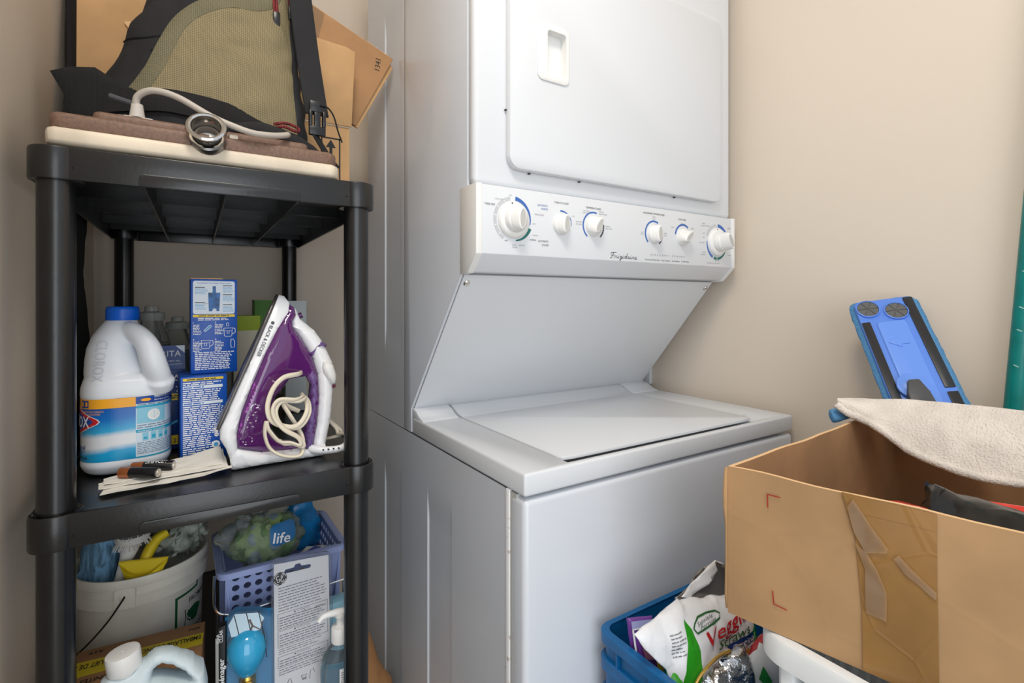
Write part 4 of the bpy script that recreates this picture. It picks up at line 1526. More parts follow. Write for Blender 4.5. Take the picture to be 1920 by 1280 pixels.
ink.stroke([(-0.0145, h - 0.0800), (-0.0125, h - 0.0818), (-0.0035, h - 0.0735), (-0.0050, h - 0.0715), (-0.0065, h - 0.0715), (-0.0145, h - 0.0800)], 0.0007, 0, l=0.0009)
ink.stroke([(0.0235, h - 0.0980), (0.0225, h - 0.0960), (0.0225, h - 0.0945), (0.0265, h - 0.0945), (0.0265, h - 0.0960), (0.0280, h - 0.0980), (0.0275, h - 0.1075), (0.0230, h - 0.1075), (0.0220, h - 0.0980)], 0.0008, 0)
ink.stroke([(0.0165, h - 0.0695), (0.0165, h - 0.0735), (0.0195, h - 0.0735), (0.0195, h - 0.0695), (0.0180, h - 0.0680), (0.0165, h - 0.0695)], 0.0007, 0)
ink.lines(-0.026, 0.027, 0.0055, 0.0340, 10, 0, fill=0.5, ragged=0.15, seed=31, word=0.010)
ink.done('printed_front', cuts, T3, local=True)
b = bmesh.new()
box(b, w, w + 0.0003, -d + 0.004, -d + 0.010, h - 0.10, h - 0.06)
obj('side_stripe', b, YEL, T3, local=True)

# ------------------------------------------------------------------ cartons behind the iron
for (nm, lbl, x0, x1, y0, y1, z1, m_, band) in (
        ('small_carton', 'small carton with a lime green top band between the blue filter box and the iron', 0.083, 0.128, 1.10, 1.15, 1.0905, mat('cream_carton', (205, 200, 178), 0.6), mat('lime_print', (150, 172, 30), 0.5)),
        ('small_carton', 'tall plain green carton behind the sole of the iron', 0.136, 0.182, 1.26, 1.31, 1.121, mat('green_carton', (84, 148, 44), 0.5, var=(8, 0.3)), None),
        ('small_carton', 'plain white carton behind the tip of the iron', 0.190, 0.233, 1.20, 1.245, 1.119, mat('white_carton', (198, 205, 206), 0.5), None)):
    t_ = thing(nm, lbl, 'box', ((x0 + x1) / 2, (y0 + y1) / 2, Z2))
    b = bmesh.new()
    box(b, x0, x1, y0, y1, Z2, z1, bev=0.001)
    obj('carton', b, m_, t_)
    b = bmesh.new()
    box(b, x0 - 0.0004, x1 + 0.0004, y0 - 0.0005, y1, z1 - 0.0275 if band else z1 - 0.003, z1 + 0.0004)
    obj('top_band' if band else 'top_fold', b, band or m_, t_)

# ------------------------------------------------------------------ steam iron
IR = thing('steam_iron', 'white and purple steam iron standing on its heel on the middle shelf', 'iron', (0.135, 0.868, Z2), R(-5))
MI = mat('white_iron_plastic', (236, 237, 240), 0.25)
MPU = mat('purple_tank', (92, 34, 106), 0.06, trans=0.10, coat=1.0)
MGR = mat('purple_grip', (112, 84, 142), 0.35)
ES, EH = V((0.382, 0, 0.924)), V((0.924, 0, -0.382))
IO = V((0.0447 - 0.135, 0, 0.9395 - Z2))
ip = lambda s, h_, w_: IO + ES * s + EH * h_ + V((0, -w_, 0))


def Wp(s):
    if s < 0:
        return 0.050
    t_ = min(1.0, s / 0.2075)
    return max(0.0015, 0.050 * (1 - t_ ** 2.1) ** 0.62)


def edge(d, r):
    t_ = min(1, d / r)
    return math.sqrt(max(0.0, 1 - (1 - t_) ** 2))


b = bmesh.new()
sp = [0.0, 0.02, 0.05, 0.08, 0.11, 0.14, 0.16, 0.175, 0.188, 0.197, 0.203, 0.2065]
out = [(s, -Wp(s)) for s in sp] + [(s, Wp(s)) for s in reversed(sp)]
prism(b, out, 0.0, 0.0042, lambda s, w_, d_: ip(s, d_, w_), bev=0.001)
obj('soleplate', b, mat('dark_soleplate', (88, 84, 82), 0.3, 0.7), IR, local=True)
SKT = [(0.207, 0.0045), (0.1, 0.0045), (0.0, 0.0045), (-0.012, 0.010), (-0.022, 0.022), (-0.034, 0.032), (-0.0485, 0.0402), (-0.048, 0.046), (-0.039, 0.066), (-0.0125, 0.131), (-0.002, 0.157), (0.006, 0.160), (0.014, 0.155), (0.004, 0.138), (-0.012, 0.100), (-0.020, 0.070), (-0.020, 0.037), (0.0, 0.0275), (0.03, 0.0215), (0.0675, 0.0195), (0.12, 0.0190), (0.16, 0.0215), (0.187, 0.026), (0.201, 0.0225), (0.208, 0.012)]
b = bmesh.new()
inflate(b, SKT, lambda s, h_, d_: (Wp(s) * (1.0 - 0.42 * max(0, h_ - 0.02) / 0.14)) * (0.90 + 0.10 * edge(d_, 0.004)), ip, step=0.006)
obj('body_shell', b, MI, IR, local=True, sharp=50)
TNK = [(-0.020, 0.036), (0.0, 0.0265), (0.03, 0.0205), (0.0675, 0.0185), (0.12, 0.0180), (0.16, 0.0205), (0.187, 0.025), (0.199, 0.0245), (0.1965, 0.032), (0.186, 0.038), (0.176, 0.036), (0.166, 0.042), (0.1559, 0.058), (0.1336, 0.086), (0.111, 0.104), (0.0798, 0.119), (0.0394, 0.132), (0.004, 0.140), (-0.012, 0.100), (-0.020, 0.070)]
HOL = [(0.0932, 0.0660), (0.104, 0.0880), (0.0929, 0.1015), (0.0608, 0.1122), (0.02, 0.1200), (0.0, 0.118), (-0.004, 0.095), (0.0124, 0.0712), (0.0596, 0.0570)]
b = bmesh.new()
inflate(b, TNK, lambda s, h_, d_: max(0.010, Wp(s) * 0.97 * (1 - 0.62 * sstep(max(0, h_ - 0.022) / 0.085))) * (0.84 + 0.16 * edge(d_, 0.010)), ip, holes=[HOL], step=0.006)
castt = None
tk = b.copy()
castt = caster(tk, back=0.3)
obj('water_tank', b, MPU, IR, local=True, sharp=60)['label'] = 'glossy purple water tank'
HDL = [(0.198, 0.0235), (0.1965, 0.034), (0.1835, 0.0468), (0.1741, 0.0739), (0.1601, 0.094), (0.1358, 0.1191), (0.0946, 0.1367), (0.0535, 0.1501), (0.005, 0.160), (-0.004, 0.148), (0.002, 0.1385), (0.0394, 0.1318), (0.0798, 0.1187), (0.111, 0.1039), (0.1336, 0.0858), (0.1559, 0.0576), (0.1661, 0.040), (0.176, 0.034), (0.188, 0.036)]
b = bmesh.new()
inflate(b, HDL, lambda s, h_, d_: (0.0185 if s > 0.02 else 0.0185 + (0.02 - s) * 0.4) * (0.35 + 0.65 * edge(d_, 0.013)) * (1 if s < 0.17 else 0.8), ip, step=0.005)
obj('handle', b, MI, IR, local=True, sharp=60)
GRP = [(0.120, 0.0905), (0.111, 0.1029), (0.0798, 0.1177), (0.0394, 0.1308), (0.003, 0.139), (-0.004, 0.128), (0.02, 0.1195), (0.0608, 0.1112), (0.0929, 0.1005), (0.104, 0.0880)]
b = bmesh.new()
inflate(b, GRP, lambda s, h_, d_: (0.0200 + (0.012 if s < 0.02 else 0)) * (0.5 + 0.5 * edge(d_, 0.006)), ip, step=0.006)
obj('grip', b, MGR, IR, local=True, sharp=60)['label'] = 'matte purple grip'
b = bmesh.new()
inflate(b, [(0.1342, 0.100), (0.1382, 0.108), (0.1334, 0.1201), (0.1201, 0.1308), (0.106, 0.1358), (0.1034, 0.1305), (0.1085, 0.118), (0.1200, 0.1057)], lambda s, h_, d_: 0.0245 * (0.55 + 0.45 * edge(d_, 0.008)), ip, step=0.005)
obj('steam_dial', b, M['knobw'], IR, local=True, sharp=60)
b = bmesh.new()
inflate(b, [(0.1335, 0.083), (0.139, 0.080), (0.152, 0.083), (0.162, 0.089), (0.1605, 0.099), (0.156, 0.0985), (0.1555, 0.092), (0.148, 0.0875), (0.1375, 0.0865)], lambda s, h_, d_: 0.0200 * (0.6 + 0.4 * edge(d_, 0.003)), ip, step=0.005)
obj('dial_band', b, MGR, IR, local=True, sharp=60)
b = bmesh.new()
for w_ in (-0.006, 0.006):
    tube(b, [ip(0.1680, 0.066, w_), ip(0.1705, 0.0735, w_)], 0.005, 14)
obj('spray_button', b, MI, IR, local=True)
b = bmesh.new()
tube(b, [ip(0.186, 0.043, 0), ip(0.1905, 0.0475, 0)], 0.0045, 12)
obj('spray_nozzle', b, mat('plum_nozzle', (70, 20, 80), 0.3), IR, local=True)
b = bmesh.new()
tube(b, [ip(0.1015, 0.1335, 0.006), ip(0.1030, 0.1365, 0.008)], 0.0035, 10)
obj('indicator_light', b, mat('dark_red_lens', (120, 30, 60), 0.2), IR, local=True)
# marks
shell_y = lambda s, h_, l: ip(s, h_, Wp(s) * 1.0 + l + 0.0002)
ink = Ink(lambda x, y, l: shell_y(0.1655 - x, 0.0068 + y, l))
ink.text('BLACK & DECKER', 0.006, 0.002, 0.0072, 0, width=0.048, bold=0.012)
ink.disc(0.0015, 0.0045, 0.0026, 0, n=8)
ink.done('printed_name', [M['ink']], IR, local=True)
tkf = lambda s, h_, l: castt(ip(s, h_, 0.09), l)
b = bmesh.new()
inflate(b, [(0.105, 0.0205), (0.086, 0.0290), (0.040, 0.0285), (0.006, 0.0325), (-0.006, 0.0340), (0.0, 0.0295), (0.03, 0.0235), (0.0675, 0.0210)], lambda s, h_, d_: 0.0007, lambda s, h_, w_: tkf(s, h_, w_), step=0.006)
obj('tank_trim', b, mat('magenta_trim', (156, 70, 166), 0.12, coat=0.8), IR, local=True, sharp=60)['label'] = 'lighter magenta trim of the tank'
ink = Ink(tkf)
WH = 0
for s, h_ in ((0.0415, 0.0365), (0.0260, 0.0385), (0.0100, 0.0415), (-0.0050, 0.0450)):
    ink.arc(s, h_, 0.0053, 0.0067, 0, 360, WH, l=0.0014, n=24)
ink.poly([(0.0415, 0.0365), (0.0465, 0.0365), (0.0450, 0.0395), (0.0415, 0.0415)], WH, l=0.0008)
ink.poly([(0.0225, 0.0360), (0.0240, 0.0385), (0.0265, 0.0395), (0.0290, 0.0380), (0.0265, 0.0365)], WH, l=0.0008)
ink.stroke([(0.0055, 0.0370), (0.0145, 0.0460)], 0.0009, WH, l=0.0009); ink.stroke([(0.0140, 0.0380), (0.0080, 0.0440), (0.0060, 0.0405)], 0.0008, WH, l=0.0009)
ink.poly([(-0.0005, 0.0450), (-0.0050, 0.0420), (-0.0085, 0.0435), (-0.0090, 0.0450), (-0.0085, 0.0470), (-0.0050, 0.0480)], WH, l=0.0008)
for s, h_, t_ in ((0.0460, 0.0262, 'AUTO OFF'), (0.0305, 0.0280, 'STEAM'), (0.0145, 0.0308, 'ANTI DRIP'), (0.0, 0.0345, 'CALC')):
    vs = t_
    sub_ = Ink(lambda x, y, l, s=s, h_=h_: tkf(s - x, h_ + y, l))
    sub_.text(vs, 0, 0, 0.0024, 0, l=0.0008)
    for f in sub_.bm.faces:
        ink.bm.faces.new([ink.bm.verts.new(v.co) for v in f.verts])
    sub_.bm.free()
sub_ = Ink(lambda x, y, l: tkf(0.086 - x * 0.3 + y * 0.9, 0.036 + x * 0.95, l))
sub_.text('STEAM', 0, 0, 0.0040, 0, l=0.0008)
for f in sub_.bm.faces:
    ink.bm.faces.new([ink.bm.verts.new(v.co) for v in f.verts])
sub_.bm.free()
ink.done('printed_icons', [mat('pale_lilac_print', (244, 232, 246), 0.5)], IR, local=True)['kind'] = 'stuff'
tk.free()
# wound cord
MCO = mat('ivory_cord', (222, 212, 192), 0.5)
b = bmesh.new()
cp = [(0.1583, 0.860, 1.0078), (0.1472, 0.826, 1.0100), (0.1251, 0.812, 1.0084), (0.1108, 0.808, 0.9948), (0.1031, 0.806, 0.9724), (0.1059, 0.805, 0.9527), (0.1179, 0.806, 0.9419), (0.1361, 0.809, 0.9356), (0.1487, 0.814, 0.9396), (0.1584, 0.820, 0.9543), (0.1600, 0.835, 0.9685), (0.1562, 0.850, 0.9746), (0.1520, 0.822, 0.9765), (0.1397, 0.806, 0.9755), (0.1179, 0.801, 0.9785), (0.1094, 0.800, 0.9678), (0.1122, 0.800, 0.952), (0.1251, 0.801, 0.9347), (0.1434, 0.805, 0.9204), (0.1472, 0.806, 0.9079), (0.1324, 0.806, 0.9144), (0.1179, 0.804, 0.9185), (0.1038, 0.801, 0.9376), (0.1003, 0.800, 0.9496), (0.0990, 0.802, 0.9304), (0.1059, 0.804, 0.9103), (0.1215, 0.804, 0.8977), (0.1434, 0.807, 0.8926), (0.1509, 0.812, 0.8994), (0.1509, 0.820, 0.9193), (0.1361, 0.828, 0.9491), (0.128, 0.836, 0.965), (0.138, 0.842, 0.9585), (0.152, 0.848, 0.9500)]
P_ = [Matrix.Translation(V((0, -0.007, 0))) @ p for p in smooth_path(cp, 7)]
tube(b, P_, 0.0030, 10, sx=1.25, sy=0.8)
tube(b, [p + V((0.0045, 0.003, -0.0035)) for p in P_[40:150]], 0.0026, 8)
obj('cord', b, MCO, IR, sharp=80)
b = bmesh.new()
tube(b, smooth_path([(0.168, 0.838, 0.8905), (0.180, 0.829, 0.8885), (0.195, 0.825, 0.8875), (0.210, 0.822, 0.8885), (0.222, 0.822, 0.893)], 4), [0.0062, 0.0066, 0.0066, 0.0064, 0.0062, 0.006, 0.006, 0.0058, 0.0057, 0.0056, 0.0056, 0.0055, 0.0055, 0.0054, 0.006, 0.0068, 0.007], 14)
for k in range(4):
    tube(b, [(0.183 + k * 0.0075, 0.8195 - k * 0.0008, 0.891), (0.183 + k * 0.0075, 0.815 - k * 0.0008, 0.8915)], 0.0012, 6, mi=1)
obj('cord_boot', b, [MI, M['dark']], IR)
b = bmesh.new()
c2 = smooth_path([(0.222, 0.824, 0.894), (0.226, 0.850, 0.902), (0.2215, 0.880, 0.897), (0.2192, 0.886, 0.905), (0.208, 0.890, 0.9192), (0.214, 0.893, 0.914), (0.2262, 0.890, 0.9006), (0.228, 0.892, 0.8921), (0.2088, 0.896, 0.8876), (0.196, 0.898, 0.8900), (0.190, 0.900, 0.897), (0.205, 0.902, 0.9035)], 6)
tube(b, c2, 0.0029, 9)
obj('cord_tail', b, MCO, IR, sharp=80)

# ------------------------------------------------------------------ paper napkin and batteries
b = bmesh.new()
np_ = mat('white_paper_napkin', (232, 228, 218), 0.9, bump=(240, 0.5, 0.001))
def sheet(bm, P00, P10, P11, P01, nx, ny, th, amp, seed, lift):
    g0, g1 = [], []
    for j in range(ny + 1):
        r0, r1 = [], []
        for i in range(nx + 1):
            u, v = i / nx, j / ny
            p = V(P00) * (1 - u) * (1 - v) + V(P10) * u * (1 - v) + V(P11) * u * v + V(P01) * (1 - u) * v
            jag = noise.noise(V((u * 9 + seed, v * 9, seed)))
            q = p + V((jag * 0.0012, jag * 0.0010, 0))
            q.z = max(p.z, p.z + amp * (noise.noise(V((u * 5, v * 5, seed + 3))) + 0.45) + lift(u, v))
            r0.append(bm.verts.new(q + V((0, 0, th)))); r1.append(bm.verts.new(q))
        g0.append(r0); g1.append(r1)
    for j in range(ny):
        for i in range(nx):
            bm.faces.new([g0[j][i], g0[j][i + 1], g0[j + 1][i + 1], g0[j + 1][i]])
            bm.faces.new([g1[j][i], g1[j + 1][i], g1[j + 1][i + 1], g1[j][i + 1]])
    for i in range(nx):
        bm.faces.new([g0[0][i + 1], g0[0][i], g1[0][i], g1[0][i + 1]])
        bm.faces.new([g0[ny][i], g0[ny][i + 1], g1[ny][i + 1], g1[ny][i]])
    for j in range(ny):
        bm.faces.new([g0[j][0], g0[j + 1][0], g1[j + 1][0], g1[j][0]])
        bm.faces.new([g0[j + 1][ny * 0 + nx], g0[j][nx], g1[j][nx], g1[j + 1][nx]])
sheet(b, (-0.0845, 0.806, Z2 + 0.0004), (0.0600, 0.8235, Z2 + 0.0006), (0.0610, 0.832, Z2 + 0.0006), (-0.080, 0.836, Z2 + 0.0004), 26, 6, 0.0012, 0.002, 2, lambda u, v: 0.004 * max(0, u - 0.75) * 4)
sheet(b, (-0.0875, 0.822, Z2 + 0.0032), (0.0560, 0.830, Z2 + 0.0050), (0.0525, 0.893, Z2 + 0.009), (-0.0900, 0.848, Z2 + 0.0028), 26, 8, 0.0012, 0.002, 5, lambda u, v: 0.006 * u * v)
sheet(b, (-0.083, 0.832, Z2 + 0.0058), (0.0500, 0.838, Z2 + 0.0078), (0.0500, 0.895, Z2 + 0.0125), (-0.0860, 0.857, Z2 + 0.0052), 26, 8, 0.0010, 0.002, 9, lambda u, v: 0.006 * u * v)
solo('paper_napkin', b, np_, 'folded white paper napkin lying along the middle shelf edge under the batteries', 'napkin', (-0.02, 0.845, Z2 + 0.0003))
BT = []
for k, (a0, a1, lbl) in enumerate((((-0.0672, 0.8475), (-0.0245, 0.8185), 'copper-topped black battery nearest the shelf edge on the napkin'), ((-0.0560, 0.8635), (-0.0080, 0.8455), 'copper-topped black battery with a white name, behind the other battery on the napkin'))):
    z = Z2 + 0.0150
    p0, p1 = V((a0[0], a0[1], z)), V((a1[0], a1[1], z))
    dd = (p1 - p0).normalized()
    t_ = thing('battery', lbl, 'battery', ((p0 + p1) / 2 - V((0, 0, 0.0073)))[:], 0, 'batteries on the napkin')
    b = bmesh.new()
    lathe(b, [(0.0025, -0.0018), (0.0027, 0.0), (0.0066, 0.0002), (0.0071, 0.001), (0.0071, 0.0145)], 24, p0, axis=dd)
    obj('copper_top', b, mat('copper_wrap', (176, 104, 62), 0.3, 0.5), t_)
    b = bmesh.new()
    lathe(b, [(0.0071, 0.0145), (0.0071, 0.0495), (0.0068, 0.0502), (0.0055, 0.0502)], 24, p0, axis=dd)
    obj('black_wrap', b, mat('black_wrap', (22, 22, 26), 0.3), t_)
    b = bmesh.new()
    lathe(b, [(0.0053, 0.0503), (0.0053, 0.0507), (0.0034, 0.0508), (0.0032, 0.0513), (0.0002, 0.0513)], 24, p0, axis=dd)
    obj('end_cap', b, mat('battery_steel', (215, 208, 200), 0.35, 0.8), t_)
    up_ = V((0, -0.42, 0.9)).normalized()
    up_ = (up_ - dd * up_.dot(dd)).normalized()
    sd_ = dd.cross(up_)
    def bm_(x, y, l, p0=p0, dd=dd, up_=up_, sd_=sd_):
        a = y / 0.0071
        return p0 + dd * x + (up_ * math.cos(a) - sd_ * math.sin(a) * -1) * (0.0071 + l)
    ink = Ink(bm_, step=0.002)
    if k == 1:
        ink.text('DURACELL', 0.0165, -0.0035, 0.0078, 0, l=0.0003, shear=0.25, bold=0.02, width=0.027)
    else:
        ink.lines(0.0165, 0.045, -0.0105, -0.0065, 2, 0, l=0.0003, fill=0.3, word=0.005)
    ink.done('printed_name', [M['white']], t_)
# ------------------------------------------------------------------ lower shelf
Z3 = 0.4625
# white pail
PC = V((-0.0549, 1.078, 0))
PR = 0.0963
PZ = 0.690
PL_ = thing('white_pail', 'white plastic food pail with green print and thin wire handle on the lower shelf', 'pail', (PC.x, PC.y, Z3))
MPW = mat('ivory_pail_plastic', (236, 232, 220), 0.4, sub=0.05, var=(10, 0.08))
b = bmesh.new()
r0 = 0.088
lathe(b, [(0.0805, Z3), (0.083, Z3 + 0.003), (r0, PZ - 0.048), (r0 + 0.0005, PZ - 0.046), (0.0945, PZ - 0.0445), (0.0950, PZ - 0.030), (0.0915, PZ - 0.0275), (0.0915, PZ - 0.016), (0.0955, PZ - 0.0145), (PR, PZ - 0.012), (PR, PZ - 0.002), (PR - 0.001, PZ), (PR - 0.0035, PZ), (PR - 0.005, PZ - 0.002), (0.0875, PZ - 0.046), (0.0805, Z3 + 0.005), (0.001, Z3 + 0.004)], 72, PC)
obj('pail_body', b, MPW, PL_, sharp=45)
ha = R(-101)
hp = PC + V((math.cos(ha) * 0.0955, math.sin(ha) * 0.0955, PZ - 0.024))
hn = V((math.cos(ha), math.sin(ha), 0))
b = bmesh.new()
ht = V((-hn.y, hn.x, 0))
prism(b, rrect(-0.014, 0.014, -0.021, 0.011, 0.004), -0.008, 0.0012, lambda x, z, d: hp + ht * x + V((0, 0, z)) + hn * d, bev=0.001)
lathe(b, [(0.008, 0.0), (0.008, 0.002), (0.005, 0.003), (0.003, 0.003)], 20, hp, axis=hn)
obj('handle_lug', b, MPW, PL_)
b = bmesh.new()
hw = smooth_path([hp + hn * 0.002, hp + hn * 0.006 + V((-0.001, 0, -0.003)), hp + V((-0.022, -0.006, -0.032)), hp + V((-0.050, -0.008, -0.060)), hp + V((-0.080, 0.0, -0.083)), hp + V((-0.098, 0.03, -0.088))], 6)
tube(b, hw, 0.0013, 8)
obj('wire_handle', b, mat('dark_wire', (40, 38, 36), 0.35, 0.6), PL_)


def pailp(a, z, l):
    t_ = (z - Z3) / (PZ - 0.048 - Z3)
    r = 0.083 + (r0 - 0.083) * t_ + l
    return V((PC.x + r * math.cos(a / r0), PC.y + r * math.sin(a / r0), z))


ink = Ink(pailp, step=0.005)
s0 = R(-58) * r0
def L_(x0, x1, y0, y1):
    ink.rect(s0 + x0, s0 + x1, y0, y1, 0)
L_(0, 0.004, 0.50, 0.632)
ink.poly([(s0 + 0.0, 0.628), (s0 + 0.0, 0.632), (s0 + 0.048, 0.634), (s0 + 0.048, 0.630)], 0)
L_(0.044, 0.048, 0.632, 0.646)
L_(0.044, 0.12, 0.643, 0.647)
ink.text('FROMAGE', s0 + 0.026, 0.612, 0.0115, 1, bold=0.01)
ink.text('CHEESE', s0 + 0.070, 0.602, 0.008, 1)
ink.poly([(s0 + 0.040 + 0.016 * math.cos(k) * (1 + 0.3 * math.sin(3 * k)), 0.590 + 0.013 * math.sin(k)) for k in [j * 0.45 for j in range(14)]], 0)
ink.stroke([(s0 + 0.024, 0.600), (s0 + 0.028, 0.594), (s0 + 0.023, 0.586), (s0 + 0.030, 0.580)], 0.0022, 1)
ink.stroke([(s0 + 0.018, 0.604), (s0 + 0.020, 0.590), (s0 + 0.017, 0.578)], 0.0018, 1)
ink.text('GRECQUE', s0 + 0.026, 0.560, 0.010, 1, bold=0.01)
ink.text('GREEK STYLE', s0 + 0.026, 0.546, 0.008, 1)
ink.done('green_print', [mat('pail_green', (20, 92, 50), 0.5), mat('pail_dark', (40, 62, 55), 0.5)], PL_, label='green frame and lettering')
# things in the pail
b = bmesh.new()
tube(b, smooth_path([(-0.108, 1.055, 0.60), (-0.112, 1.052, 0.68), (-0.106, 1.050, 0.73), (-0.100, 1.052, 0.775), (-0.10, 1.06, 0.80)], 7), [0.016, 0.019, 0.021, 0.0225, 0.0235, 0.024, 0.0245, 0.025, 0.025, 0.025, 0.0255, 0.026, 0.026, 0.0265, 0.027, 0.027, 0.027, 0.0265, 0.026, 0.025, 0.024, 0.022, 0.020, 0.018, 0.016, 0.013, 0.010, 0.006, 0.003], 28)
for v in b.verts:
    pass
fold_noise(b, 0.004, 40, 4, 0.006, 60)
MBC = mat('blue_ribbed_cloth', (126, 176, 214), 0.9, bump=(150, 0.6, 0.002), var=(55, 0.4), stretch=(3, 3, 0.5))
solo('cleaning_cloth', b, MBC, 'light blue ribbed cleaning cloth bunched up at the left of the white pail', 'cloth', (-0.108, 1.055, 0.60), sharp=180)
br = thing('cleaning_brush', 'white plastic cleaning brush standing in the pail between the blue cloth and the yellow gloves', 'brush', (-0.092, 1.010, 0.63))
b = bmesh.new()
tube(b, smooth_path([(-0.094, 1.016, 0.625), (-0.084, 1.020, 0.672), (-0.073, 1.025, 0.710), (-0.066, 1.028, 0.735)], 5), [0.0055, 0.006, 0.006, 0.0065, 0.0065, 0.007, 0.007, 0.0075, 0.008, 0.009, 0.010, 0.0115, 0.0125, 0.013, 0.0135, 0.014], 14, sy=0.8)
obj('handle', b, mat('white_brush', (222, 220, 216), 0.35), br)
b = bmesh.new()
rg = random.Random(5)
lathe(b, [(0.006, 0.728), (0.022, 0.735), (0.024, 0.740), (0.022, 0.745), (0.002, 0.746)], 20, (-0.066, 1.024, 0))
for k in range(120):
    a, r = rg.uniform(0, 6.28), 0.021 * math.sqrt(rg.random())
    p = V((-0.066 + r * math.cos(a), 1.024 + r * math.sin(a), 0.737))
    tube(b, [p, p + V((math.cos(a) * r * 0.35, math.sin(a) * r * 0.35, -0.010 if k % 3 else 0.012))], 0.0007, 4)
o = obj('bristles', b, mat('white_bristle', (214, 212, 206), 0.7), br)
o['kind'] = 'stuff'
# yellow glove
MY = mat('yellow_rubber', (232, 205, 38), 0.45, bump=(60, 0.2, 0.001))
b = bmesh.new()
def shell(bm, pts_a, pts_b, th, mi=0):
    pass
gl = [smooth_path(p, 5) for p in (
    [(-0.083, 1.008, 0.710), (-0.070, 0.998, 0.694), (-0.052, 0.990, 0.687), (-0.034, 0.990, 0.694), (-0.018, 0.996, 0.706)],
    [(-0.073, 1.004, 0.680), (-0.062, 0.995, 0.674), (-0.048, 0.990, 0.672), (-0.036, 0.990, 0.676), (-0.027, 0.995, 0.684)],
    [(-0.064, 1.004, 0.645), (-0.058, 1.0, 0.643), (-0.050, 0.998, 0.642), (-0.042, 0.998, 0.643), (-0.036, 1.0, 0.646)])]
gl2 = [[p + V((0.001, 0.0022, 0.0006)) for p in r] for r in gl]
loft(b, [g_ for g_ in gl] + [g_ for g_ in reversed(gl2)], cap=False)
tube(b, smooth_path([(-0.056, 1.012, 0.65), (-0.052, 1.016, 0.685), (-0.046, 1.022, 0.708), (-0.034, 1.03, 0.726), (-0.020, 1.034, 0.733)], 5), [0.012 + 0.0025 * math.sin(k / 20 * 3.1) for k in range(21)], 16, sx=0.6)
tube(b, smooth_path([(-0.044, 1.004, 0.67), (-0.034, 1.004, 0.688), (-0.020, 1.006, 0.700)], 5), [0.009, 0.010, 0.0105, 0.011, 0.011, 0.0115, 0.0115, 0.011, 0.0105, 0.009, 0.006], 14, sx=0.5)
solo('rubber_gloves', b, MY, 'bright yellow rubber gloves folded over the rim of the white pail', 'gloves', (-0.05, 1.01, 0.642), sharp=60)
# ragged pale cloth
b = bmesh.new()
bmesh.ops.create_icosphere(b, subdivisions=5, radius=1)
for v in b.verts:
    v.co = V((-0.004 + v.co.x * 0.041, 1.083 + v.co.y * 0.045, 0.717 + v.co.z * 0.040))
fold_noise(b, 0.010, 28, 6, 0.022, 45)
bm2 = b.copy()
rg = random.Random(3)
c_ = V((0.002, 1.085, 0.715))
vs = [v.co.copy() for v in bm2.verts]
bm2.free()
for k in range(150):
    p = rg.choice(vs)
    n_ = (p - c_).normalized()
    t_ = n_.orthogonal().normalized()
    t_ = Matrix.Rotation(rg.uniform(0, 6.28), 3, n_) @ t_
    s_ = n_.cross(t_)
    L0 = rg.uniform(0.006, 0.013)
    W0 = rg.uniform(0.004, 0.008)
    a = [p - t_ * W0 * 0.5, p + t_ * W0 * 0.5, p + n_ * L0 * 0.6 + t_ * W0 * 0.7 + s_ * 0.002, p + n_ * L0 + t_ * rg.uniform(-.003, .003) + s_ * 0.005, p + n_ * L0 * 0.6 - t_ * W0 * 0.7 + s_ * 0.003]
    f = b.faces.new([b.verts.new(q) for q in a])
solo('pale_rag', b, mat('pale_green_grey_rag', (178, 186, 176), 0.95, bump=(120, 0.5, 0.002), var=(30, 0.3)), 'crumpled pale grey green rag with ragged edges in the right of the white pail', 'rag', (0.002, 1.085, 0.67), sharp=180)

# brown bulb carton in front of the pail, its printed top seen from behind
CB = thing('bulb_carton', 'brown cardboard bulb carton with a yellow band of black upside down lettering, beside white pail', 'carton', (-0.052, 0.8975, Z3), R(-5.5))
MKC = mat('kraft_carton', (178, 132, 90), 0.75, bump=(80, 0.1, 0.001), var=(14, 0.1))
b = bmesh.new()
box(b, -0.079, 0.079, -0.0575, 0.0575, 0.0005, 0.1495, bev=0.001)
obj('carton_body', b, MKC, CB, local=True)
ink = Ink(lambda x, y, l: V((x, y, 0.1495 + l)))
ink.poly([(-0.0788, -0.0075), (0.0788, -0.0045), (0.0788, 0.0255), (-0.0788, 0.0285)], 0, l=0.0003)
T = lambda s, x, y, sz, w_: ink.text(s, x, y, sz, 1, rot=180, bold=0.015, l=0.0006, width=w_)
T('EMBALLAGE ECONOMIQUE PAQUET DE 6', 0.0755, 0.0205, 0.0150, 0.150)
T('60w', 0.0730, 0.0440, 0.0085, 0.016)
T('A19', -0.046, 0.0480, 0.0085, 0.018)
T('UNITES', -0.030, -0.016, 0.012, 0.030)
ink.done('printed_band', [mat('carton_yellow', (226, 200, 40), 0.5), M['black']], CB, local=True, label='yellow band with black lettering')

